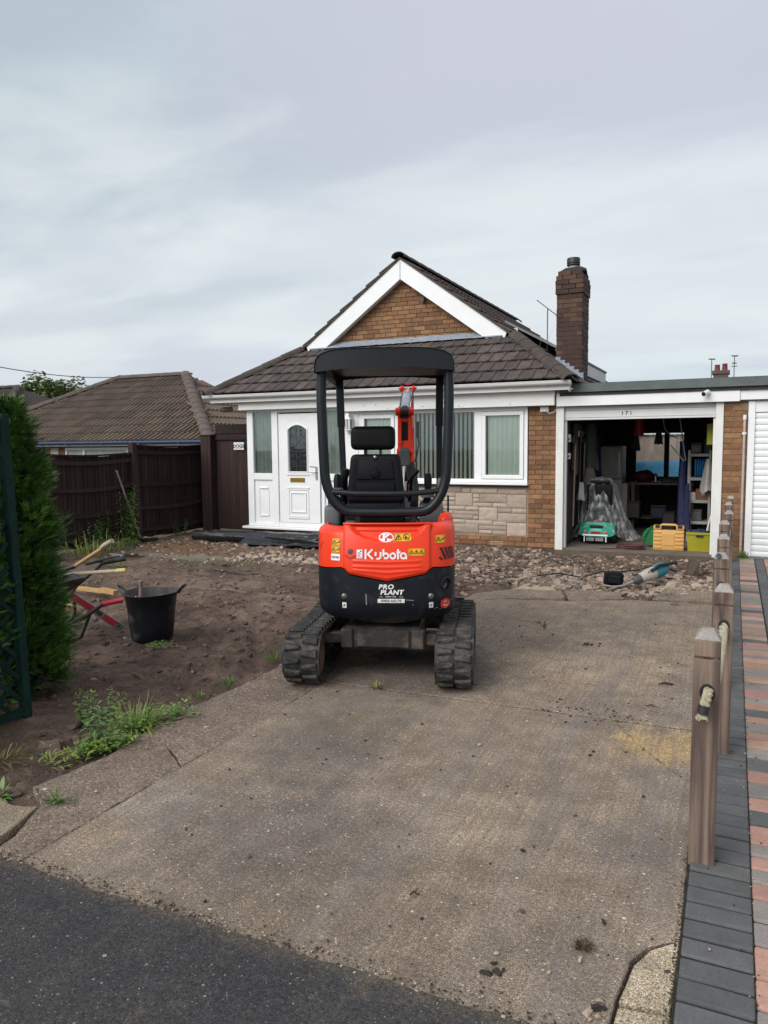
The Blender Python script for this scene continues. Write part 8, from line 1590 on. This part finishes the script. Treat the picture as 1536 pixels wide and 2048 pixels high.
b = MB(); b.tube([(-5.39, 4.89, 0.32), (-5.42, 4.92, 0.10), (-5.45, 4.91, 0.03), (-5.47, 4.78, 0.012), (-5.40, 4.62, 0.02), (-5.36, 4.55, 0.20)], 0.014, 8); b.tube([(-4.80, 4.52, 0.24), (-4.87, 4.47, 0.03), (-4.88, 4.38, 0.012), (-4.82, 4.25, 0.18)], 0.014, 8); P('leg', b, BT, wbr, smooth=60)
TRAY = M('scuffed_black_steel', (0.020, 0.021, 0.022), (0.035, 0.034, 0.033), rough=0.5, fine=0.3, dirt=((0.20, 0.18, 0.15), 7, 0.56, 0.55)); b = MB()
tt = [(-5.28, 4.72, 0.53), (-4.95, 4.60, 0.50), (-4.80, 3.72, 0.54), (-5.36, 3.75, 0.55)]; tb = [(-5.27, 4.58, 0.33), (-5.02, 4.48, 0.31), (-4.96, 3.98, 0.26), (-5.26, 4.0, 0.26)]
for off in (0, 0.010): b.add([tuple(Vector(p) + (Vector((0, 0, 0)) if not off else (Vector((sum(q[0] for q in tt) / 4, sum(q[1] for q in tt) / 4, 0.5)) - Vector(p)).normalized() * 0.012)) for p in tt + tb], [(0, 1, 5, 4), (1, 2, 6, 5), (2, 3, 7, 6), (3, 0, 4, 7), (4, 5, 6, 7)])
P('tray', b, TRAY, wbr, smooth=30); b = MB(); b.tube(tt, 0.010, 6, closed=True); P('tray_rim', b, BT, wbr, smooth=60)
wq = rz(R(12)) @ ry(R(90)); b = MB(); b.lathe([(0.09, -0.04), (0.16, -0.045), (0.185, -0.02), (0.185, 0.02), (0.16, 0.045), (0.09, 0.04)], 24, (-5.07, 3.60, 0.17), rot=wq); wl_ = P('wheel', b, RUBBER, wbr, smooth=40); b = MB(); b.lathe([(0.0, -0.06), (0.03, -0.05), (0.095, -0.03), (0.095, 0.03), (0.03, 0.05), (0, 0.06)], 18, (-5.07, 3.60, 0.17), rot=wq); P('wheel_rim', b, M('red_rim', (0.35, 0.03, 0.03)), wl_, smooth=40)
sp_ = thing('spade', 'spade with a golden wooden T-handle propped up over the wheelbarrow', 'spade', (-5.2, 4.6, 0.5)); b = MB(); b.tube([(-5.12, 4.645, 0.575), (-4.78, 4.675, 0.765)], 0.016, 10); P('shaft', b, HANDLEW, sp_, smooth=60); b = MB(); b.tube([(-4.80, 4.66, 0.76), (-4.765, 4.675, 0.785), (-4.67, 4.66, 0.825)], [0.016, 0.022, 0.021], 10); P('handle_end', b, PALEW, sp_, smooth=60); b = MB(); b.tube([(-5.34, 4.58, 0.40), (-5.28, 4.60, 0.48), (-5.21, 4.615, 0.55), (-5.09, 4.65, 0.592)], [0.010, 0.014, 0.022, 0.021], 10); P('socket', b, BT, sp_, smooth=60); b = MB(); b.tube([(-5.10, 4.642, 0.597), (-5.098, 4.63, 0.594)], 0.010, 8); P('socket_rivet', b, SILVER, sp_); b = MB(); b.grid(4, 6, lambda u, v: (-5.34 - 0.22 * v, 4.52 + 0.16 * u, 0.40 - 0.05 * v + 0.02 * abs(u - .5))); P('blade', b, SILVER, sp_, smooth=60)
o = thing('shovel_handle', 'pale wooden tool handle with a yellow tip lying across the wheelbarrow', 'shovel', (-5, 4.7, 0.5)); b = MB(); b.tube([(-5.14, 4.69, 0.515), (-4.75, 4.775, 0.548)], 0.017, 10); P('shaft', b, PALEW, o, smooth=60); b = MB(); b.tube([(-4.755, 4.772, 0.548), (-4.74, 4.777, 0.55), (-4.672, 4.80, 0.556)], [0.018, 0.021, 0.020], 10); P('yellow_tip', b, M('pale_yellow_plastic', (0.60, 0.52, 0.17), rough=0.5), o, smooth=60); b = MB(); b.tube([(-5.42, 4.60, 0.47), (-5.24, 4.66, 0.50), (-5.12, 4.695, 0.517)], [0.008, 0.012, 0.019], 10); P('socket', b, SILVER, o, smooth=60); b = MB(); b.grid(5, 6, lambda u, v: (-5.30 - 0.28 * v, 4.50 + 0.26 * u, 0.495 - 0.02 * v + 0.05 * (2 * u - 1) ** 2 * (1 - v))); P('shovel_blade', b, SILVER, o, smooth=60)
blob('cement_bag', 'pale grey cement bag lying in the wheelbarrow', 'bag', (-5.38, 4.45, 0.55), (0.13, 0.14, 0.085), M('pale_paper_sack', (0.46, 0.42, 0.36), (0.36, 0.33, 0.29), rough=0.85, ns=6), 21, fold=0.25)
o = thing('spirit_level', 'red spirit level leaning against the wheelbarrow handle with its end on the soil', 'spirit level', (-4.95, 4.7, 0.2)); L0, L1 = Vector((-5.12, 4.42, 0.485)), Vector((-4.845, 4.905, 0.012)); dL = (L1 - L0); upL = Vector((0.22, 0.393, 0.531))
LVR = M('worn_red_paint', (0.62, 0.035, 0.06), (0.55, 0.03, 0.05), rough=0.45, fine=0.1, dirt=((0.52, 0.30, 0.29), 16, 0.58, 0.6)); b = MB(); b.beam(L0, L1, 0.024, 0.062, upv=upL); P('level_body', b, SILVER, o, bevel=0.003)
for a_, c_ in ((0.02, 0.60), (0.72, 0.90)): b = MB(); b.beam(L0 + dL * a_, L0 + dL * c_, 0.027, 0.046, upv=upL); P('red_panel', b, LVR, o, bevel=0.002)
b = MB(); b.beam(L0 + dL * 0.62, L0 + dL * 0.70, 0.026, 0.034, upv=upL); P('vial_window', b, M('vial_brown', (0.10, 0.075, 0.05), rough=0.2), o); b = MB(); b.beam(L0 + dL * 0.93, L0 + dL * 0.97, 0.026, 0.025, upv=upL); P('hang_hole', b, GREYP, o)
o = thing('flat_shovel', 'muddy steel shovel lying flat over the far barrow handle', 'shovel', (-5.25, 5.4, 0.5)); b = MB()
def shv(u, v): return (-5.26 - 0.09 * v + (u - 0.5) * 0.20 * (1 - 0.25 * v ** 3), 5.30 + 0.40 * v, 0.565 - 0.06 * v + 0.035 * (2 * u - 1) ** 2 * (1 - 0.6 * v))
b.grid(8, 10, shv); b.grid(8, 10, lambda u, v: tuple(Vector(shv(u, v)) - Vector((0, 0, 0.004)))); P('shovel_blade', b, M('muddy_steel', (0.30, 0.28, 0.26), (0.09, 0.075, 0.065), rough=0.4, ns=9, metal=0.3), o, smooth=60); b = MB(); b.tube([(-5.27, 5.34, 0.565), (-5.25, 5.2, 0.57), (-5.24, 4.9, 0.56)], [0.012, 0.017, 0.016], 8); P('socket', b, BT, o, smooth=60)
# black bucket
bu = thing('black_bucket', 'large flexible black builder\'s bucket standing on the soil', 'bucket', (-4.44, 4.84, -0.02)); BK = M('dusty_black_rubber', (0.008, 0.010, 0.013), (0.012, 0.014, 0.017), spec=0.3, rough=0.42, ns=4, fine=0.2, dirt=((0.15, 0.15, 0.14), 6, 0.56, 0.5)); BKI = M('cement_dusted_rubber', (0.055, 0.055, 0.055), (0.16, 0.155, 0.145), rough=0.85, ns=7, fine=0.35, stretch=(1, 1, 0.5))
n = 40; b = MB()
def bring(r_, z, wob=0.0): return [(r_ * (1 + wob * math.cos(2 * t_)) * math.cos(t_), r_ * (1 - wob * math.cos(2 * t_)) * math.sin(t_), z + 0.022 * wob * 14 * math.cos(2 * t_) * 0.5) for t_ in [6.2832 * i / n for i in range(n)]]
rows_ = [bring(0.160, 0.0), bring(0.170, 0.012), bring(0.184, 0.12, 0.006), bring(0.194, 0.24, 0.012), bring(0.214, 0.385, 0.022), bring(0.222, 0.39, 0.022), bring(0.222, 0.402, 0.022), bring(0.210, 0.403, 0.022)]
for r_ in rows_: b.v += r_
for r_ in range(len(rows_) - 1):
    for i in range(n): b.f.append((r_ * n + i, r_ * n + (i + 1) % n, (r_ + 1) * n + (i + 1) % n, (r_ + 1) * n + i)); b.m.append(0)
b.f.append(tuple(reversed(range(n)))); b.m.append(0); b.build('bucket_wall', BK, bu, smooth=60)
b = MB(); rows_ = [bring(0.209, 0.4025, 0.022), bring(0.186, 0.24, 0.012), bring(0.172, 0.12, 0.006), bring(0.150, 0.03)]
for r_ in rows_: b.v += r_
for r_ in range(len(rows_) - 1):
    for i in range(n): b.f.append((r_ * n + i, r_ * n + (i + 1) % n, (r_ + 1) * n + (i + 1) % n, (r_ + 1) * n + i)); b.m.append(0)
b.f.append(tuple(range(3 * n, 4 * n))); b.m.append(0); b.build('bucket_lining', BKI, bu, smooth=60)
va = Vector((math.cos(R(25)), math.sin(R(25)), 0)); vb = Vector((-va.y, va.x, 0))
for s_ in (-1, 1): b = MB(); b.tube([va * s_ * 0.215 + vb * -0.05 + Vector((0, 0, 0.38)), va * s_ * 0.25 + vb * -0.045 + Vector((0, 0, 0.425)), va * s_ * 0.285 + vb * -0.02 + Vector((0, 0, 0.455)), va * s_ * 0.29 + vb * 0.02 + Vector((0, 0, 0.455)), va * s_ * 0.25 + vb * 0.045 + Vector((0, 0, 0.425)), va * s_ * 0.215 + vb * 0.05 + Vector((0, 0, 0.38))], 0.011, 8); b.build('bucket_handle', BKI if s_ < 0 else BK, bu, smooth=60)
o = thing('trowel', 'brick hammer with a worn wooden handle sticking out of the bucket', 'hand tool', (-4.52, 4.80, 0.3)); b = MB(); b.tube([(-0.0, 0, 0.03), (0.008, 0, 0.10), (0.012, 0, 0.155), (0.014, 0, 0.165), (0.016, 0, 0.182)], [0.017, 0.016, 0.014, 0.020, 0.018], 10); b.build('grip', OLDW, o, smooth=50); b = MB(); b.bx(-0.025, 0.025, -0.02, 0.02, -0.03, 0.04); b.build('red_head', REDREF, o, bevel=0.006); b = MB(); b.add([(-0.03, -0.02, 0.05), (-0.10, -0.04, -0.03), (-0.02, -0.04, -0.05), (-0.03, -0.015, 0.05), (-0.10, -0.035, -0.03), (-0.02, -0.035, -0.05)], [(0, 1, 2), (5, 4, 3), (0, 3, 4, 1), (1, 4, 5, 2), (2, 5, 3, 0)]); b.build('blade', UPVC_OLD, o)
b = MB(); b.tube([(-4.40, 4.80, 0.335), (-4.31, 4.86, 0.37)], 0.007, 6); tag(b.build('steel_bar', BT, smooth=50), 'thin dark bar lying in the bucket', 'bar')
# sawn timber on the soil, broom handle, board, chips
o = thing('timber_length', 'fresh sawn timber length lying on the soil behind the barrow', 'timber', (-6.3, 6.0, 0)); b = MB(); b.beam((-6.85, 6.10, 0.03), (-6.14, 5.99, 0.045), 0.07, 0.035); P('plank', b, PLANKW, o, bevel=0.002); o = thing('timber_offcut', 'short sawn timber offcut butted to the timber length', 'timber', (-6.0, 5.95, 0)); b = MB(); b.beam((-6.16, 5.955, 0.07), (-5.92, 5.93, 0.06), 0.07, 0.045); P('offcut', b, PLANKW, o, bevel=0.002)
for i, (x, y, z, a_, l_, lb_) in enumerate(((-5.95, 5.28, 0.04, 30, 0.16, 'topmost pale timber chunk of the little heap beside the conifer'), (-5.82, 5.20, 0.02, -20, 0.15, 'pale timber chunk crossing the heap beside the conifer'), (-5.78, 5.06, 0.0, 60, 0.13, 'lowest pale timber chunk of the heap beside the conifer'))): b = MB(); b.obx((0, 0, 0.05), (l_, 0.055, 0.04), rz(R(a_)) @ ry(R(18 - i * 14))); tag(b.build('timber_chunk', PLANKW if i < 2 else PALEW, loc=(x, y, z), bevel=0.003), lb_, 'timber')
blob('orange_lump', 'small orange plastic lump on the soil beside the conifer', 'plastic piece', (-5.55, 4.86, 0.02), (0.04, 0.035, 0.045), M('orange_plastic', (0.55, 0.12, 0.04), rough=0.5), 30, fold=0.2)
br = thing('broom_handle', 'long grey wooden pole leaning against the dark fence', 'pole', (-9.2, 9.75, 0)); b = MB(); b.tube([(-9.16, 9.80, 0.0), (-9.30, 9.44, 1.20)], 0.016, 8); P('pole_shaft', b, OLDW, br, smooth=50); b = MB(); b.tube([(-9.3, 9.44, 1.195), (-9.302, 9.435, 1.215)], 0.018, 8); P('pole_end', b, PALEW, br, smooth=50)
b = MB(); b.beam((-9.40, 9.55, 0.02), (-8.92, 9.95, 0.03), 0.12, 0.04); tag(b.build('dark_board', FENCE, bevel=0.004), 'dark board lying on the ground at the foot of the leaning pole', 'board')
# roll of damp-proof sheet
ro_ = thing('polythene_roll', 'long slack roll of black polythene lying before the porch', 'plastic roll', (-7.0, 10.4, 0)); POLY = M('black_polythene', (0.010, 0.011, 0.013), (0.016, 0.017, 0.02), rough=0.28, ns=6, fine=0.15, dirt=((0.08, 0.075, 0.07), 4, 0.62, 0.4), spec=0.6)
b = MB()
def roll(u, v):
    x = -8.44 + 2.95 * u; a = v * 6.2832; r_ = (0.085 + 0.03 * smooth01((u - 0.2) / 0.4)) * (1 + 0.10 * nz(u * 4, math.cos(a) * 1.5, math.sin(a) * 1.5)); f = max(0, u - 0.22) * 1.2
    r_ *= 1 + min(0.35, f * 0.5) * (abs(nz(u * 3.0 - a * 0.55, a * 1.2, 4)) * 1.6 - 0.25) + 0.04 * nz(u * 30, a * 4)
    return (x, 10.34 + 0.02 * math.sin(u * 5) + math.cos(a) * r_ * (1.25 + 0.5 * f), max(-0.02, r_ * 0.85 + math.sin(a) * r_ * (1 - 0.22 * f)))
b.grid(150, 40, roll); b.add([roll(0, i / 20) for i in range(20)], [tuple(range(20))]); P('roll_sheet', b, POLY, ro_, smooth=50, tri=True)
b = MB(); b.tube([(-8.46, 10.34, 0.085), (-8.40, 10.34, 0.085)], 0.03, 12); P('roll_core', b, INK, ro_)
b = MB()
def flap(u, v): x = -7.3 + 1.85 * u; return (x, 10.30 - 0.30 * v + 0.05 * nz(x * 2, v), 0.16 * (1 - v) ** 1.4 + 0.05 * abs(nz(x * 2.5 + v * 3, v * 4, 2)) + 0.012)
b.grid(60, 14, flap); P('loose_flap', b, POLY, ro_, smooth=50)
# breaker left in the rubble
bk_ = thing('breaker', 'teal electric breaker with a pale body lying in the rubble', 'breaker', (-0.85, 8.75, 0.1)); t0, t1 = Vector((-1.08, 8.46, 0.03)), Vector((-0.66, 8.93, 0.20)); dB = t1 - t0; TEAL = M('dusty_teal_plastic', (0.020, 0.20, 0.26), (0.04, 0.19, 0.23), rough=0.5, ns=8, dirt=((0.34, 0.30, 0.26), 10, 0.58, 0.5)); CRM = M('dusty_pale_casing', (0.48, 0.45, 0.39), (0.36, 0.33, 0.28), rough=0.6, ns=7, dirt=((0.25, 0.19, 0.14), 10, 0.6, 0.5))
b = MB(); b.tube([t0 + dB * 0.42, t0 + dB * 0.46, t0 + dB * 0.60, t0 + dB * 0.72], [0.042, 0.058, 0.072, 0.075], 16); P('gear_casing', b, CRM, bk_, smooth=40); b = MB(); b.tube([t0 + dB * 0.71, t0 + dB * 0.74, t0 + dB * 0.92, t0 + dB * 1.0], [0.074, 0.082, 0.080, 0.055], 18); P('motor_housing', b, TEAL, bk_, smooth=40); b = MB(); b.tube([t0 + dB * 0.26, t0 + dB * 0.30, t0 + dB * 0.40, t0 + dB * 0.44], [0.030, 0.044, 0.046, 0.038], 14); P('tool_holder', b, GREYP, bk_, smooth=40); b = MB(); b.tube([t0 - dB * 0.14 + Vector((-.06, -.04, 0)), t0 + dB * 0.05, t0 + dB * 0.28], [0.010, 0.017, 0.019], 10); P('chisel', b, M('worn_chisel_steel', (0.42, 0.36, 0.33), rough=0.45, metal=0.5), bk_, smooth=40)
b = MB(); b.tube([t0 + dB * 0.60 + Vector((0.03, -0.05, 0.05)), t0 + dB * 0.74 + Vector((0.06, -0.06, 0.09)), t0 + dB * 1.02 + Vector((0.08, -0.02, 0.05)), t0 + dB * 1.15 + Vector((0.04, 0, 0.01))], 0.018, 8); P('rear_handle', b, RUBBER, bk_, smooth=50)
for f, s_ in ((0.58, 1), (0.66, -1)): b = MB(); b.lathe([(0.010, 0), (0.010, 0.004), (0, 0.005)], 8, t0 + dB * f + Vector((0.02, -0.055, 0.045)), rot=rx(R(60))); P('case_screw', b, INK, bk_)
lp = thing('black_box_unit', 'black square-faced plastic unit lying left of the breaker', 'power tool part', (-1.17, 8.50, 0.02)); b = MB(); b.obx((0, 0, 0.085), (0.20, 0.11, 0.15), rz(R(20)) @ ry(R(6))); b.build('unit_case', BLACKP, lp, bevel=0.025, seg=3, smooth=50); b = MB(); b.obx((0.02, -0.058, 0.085), (0.13, 0.02, 0.09), rz(R(20)) @ ry(R(6))); b.build('recessed_face', CHARC, lp, bevel=0.012); b = MB(); b.tube([(-0.1, -0.08, 0.02), (0.0, -0.10, 0.012), (0.1, -0.07, 0.02)], 0.012, 8); b.build('unit_foot', M('dusty_lip', (0.3, 0.28, 0.25)), lp, smooth=50)  # black box-shaped plastic unit of unknown use
b = MB(); b.tube([(-2.05, 8.62, 0.06), (-1.8, 8.66, 0.10), (-1.55, 8.60, 0.08), (-1.3, 8.60, 0.16), (-1.1, 8.62, 0.17), (-0.95, 8.66, 0.19), (-0.72, 8.85, 0.24), (-0.55, 9.0, 0.14)], 0.009, 6); tag(b.build('tool_cable', RUBBER, smooth=60), 'black power cable trailing over the breaker', 'cable')
b = MB(); b.tube([(-2.0, 8.40, 0.02), (-1.9, 8.55, 0.07), (-1.98, 8.75, 0.06), (-2.06, 8.95, 0.06)], 0.008, 6); b.tube([(-1.62, 8.30, 0.03), (-1.48, 8.62, 0.12), (-1.33, 8.72, 0.12)], 0.006, 6); tag(b.build('old_cable', M('grey_old_cable', (0.34, 0.28, 0.23)), smooth=60), 'pale old cable ends sticking out of the rubble trench', 'cable')
# twigs and dead leaves on the drive
for i, (x, y, a_, l_, lb_) in enumerate(((-0.36, 5.16, 10, 0.10, 'dark curled leaf on the drive beside the second rope post'), (-1.52, 4.62, 60, 0.12, 'dark twig on the drive right of the right track'), (-0.41, 4.68, 0, 0.06, 'small dark twig on the drive, nearer than the curled leaf'), (-1.45, 6.42, 100, 0.14, 'dark clod of roots on the far slab joint'), (-0.98, 2.33, 15, 0.035, 'short dark twig on the near part of the drive'), (-1.02, 5.95, 30, 0.05, 'dark pebble-like clod on the drive behind the digger'))):
    b = MB(); b.tube([(-l_ / 2, 0, 0.006), (-l_ * .1, 0.012, 0.014), (l_ * .25, 0.0, 0.012), (l_ / 2, 0.012, 0.006)], [0.003, 0.008 if i in (0, 3, 5) else 0.004, 0.007 if i in (0, 3, 5) else 0.003, 0.002], 6); b.tube([(0, 0.01, 0.012), (l_ * .2, 0.04, 0.012)], [0.003, 0.001], 5); o = b.build('twig', DIRT, loc=(x, y, 0.003), rotz=R(a_), smooth=50); tag(o, lb_, 'twig')
b = MB(); rn = random.Random(14)
for i in range(60): a = rn.uniform(0, 6.28); r_ = rn.random() * 0.02; leaf(b, (math.cos(a) * r_, math.sin(a) * r_, 0.004 + rn.random() * .012), (math.cos(a), math.sin(a), rn.uniform(.2, 1.2)), 0.026, 0.006, 0.3, 0, 2)
tag(b.build('dried_weed', [M('dried_weed_brown', (0.10, 0.065, 0.03), rough=0.9)], loc=(-0.385, 2.30, 0)), 'small dried brown weed on the drive near the front post', 'weed')
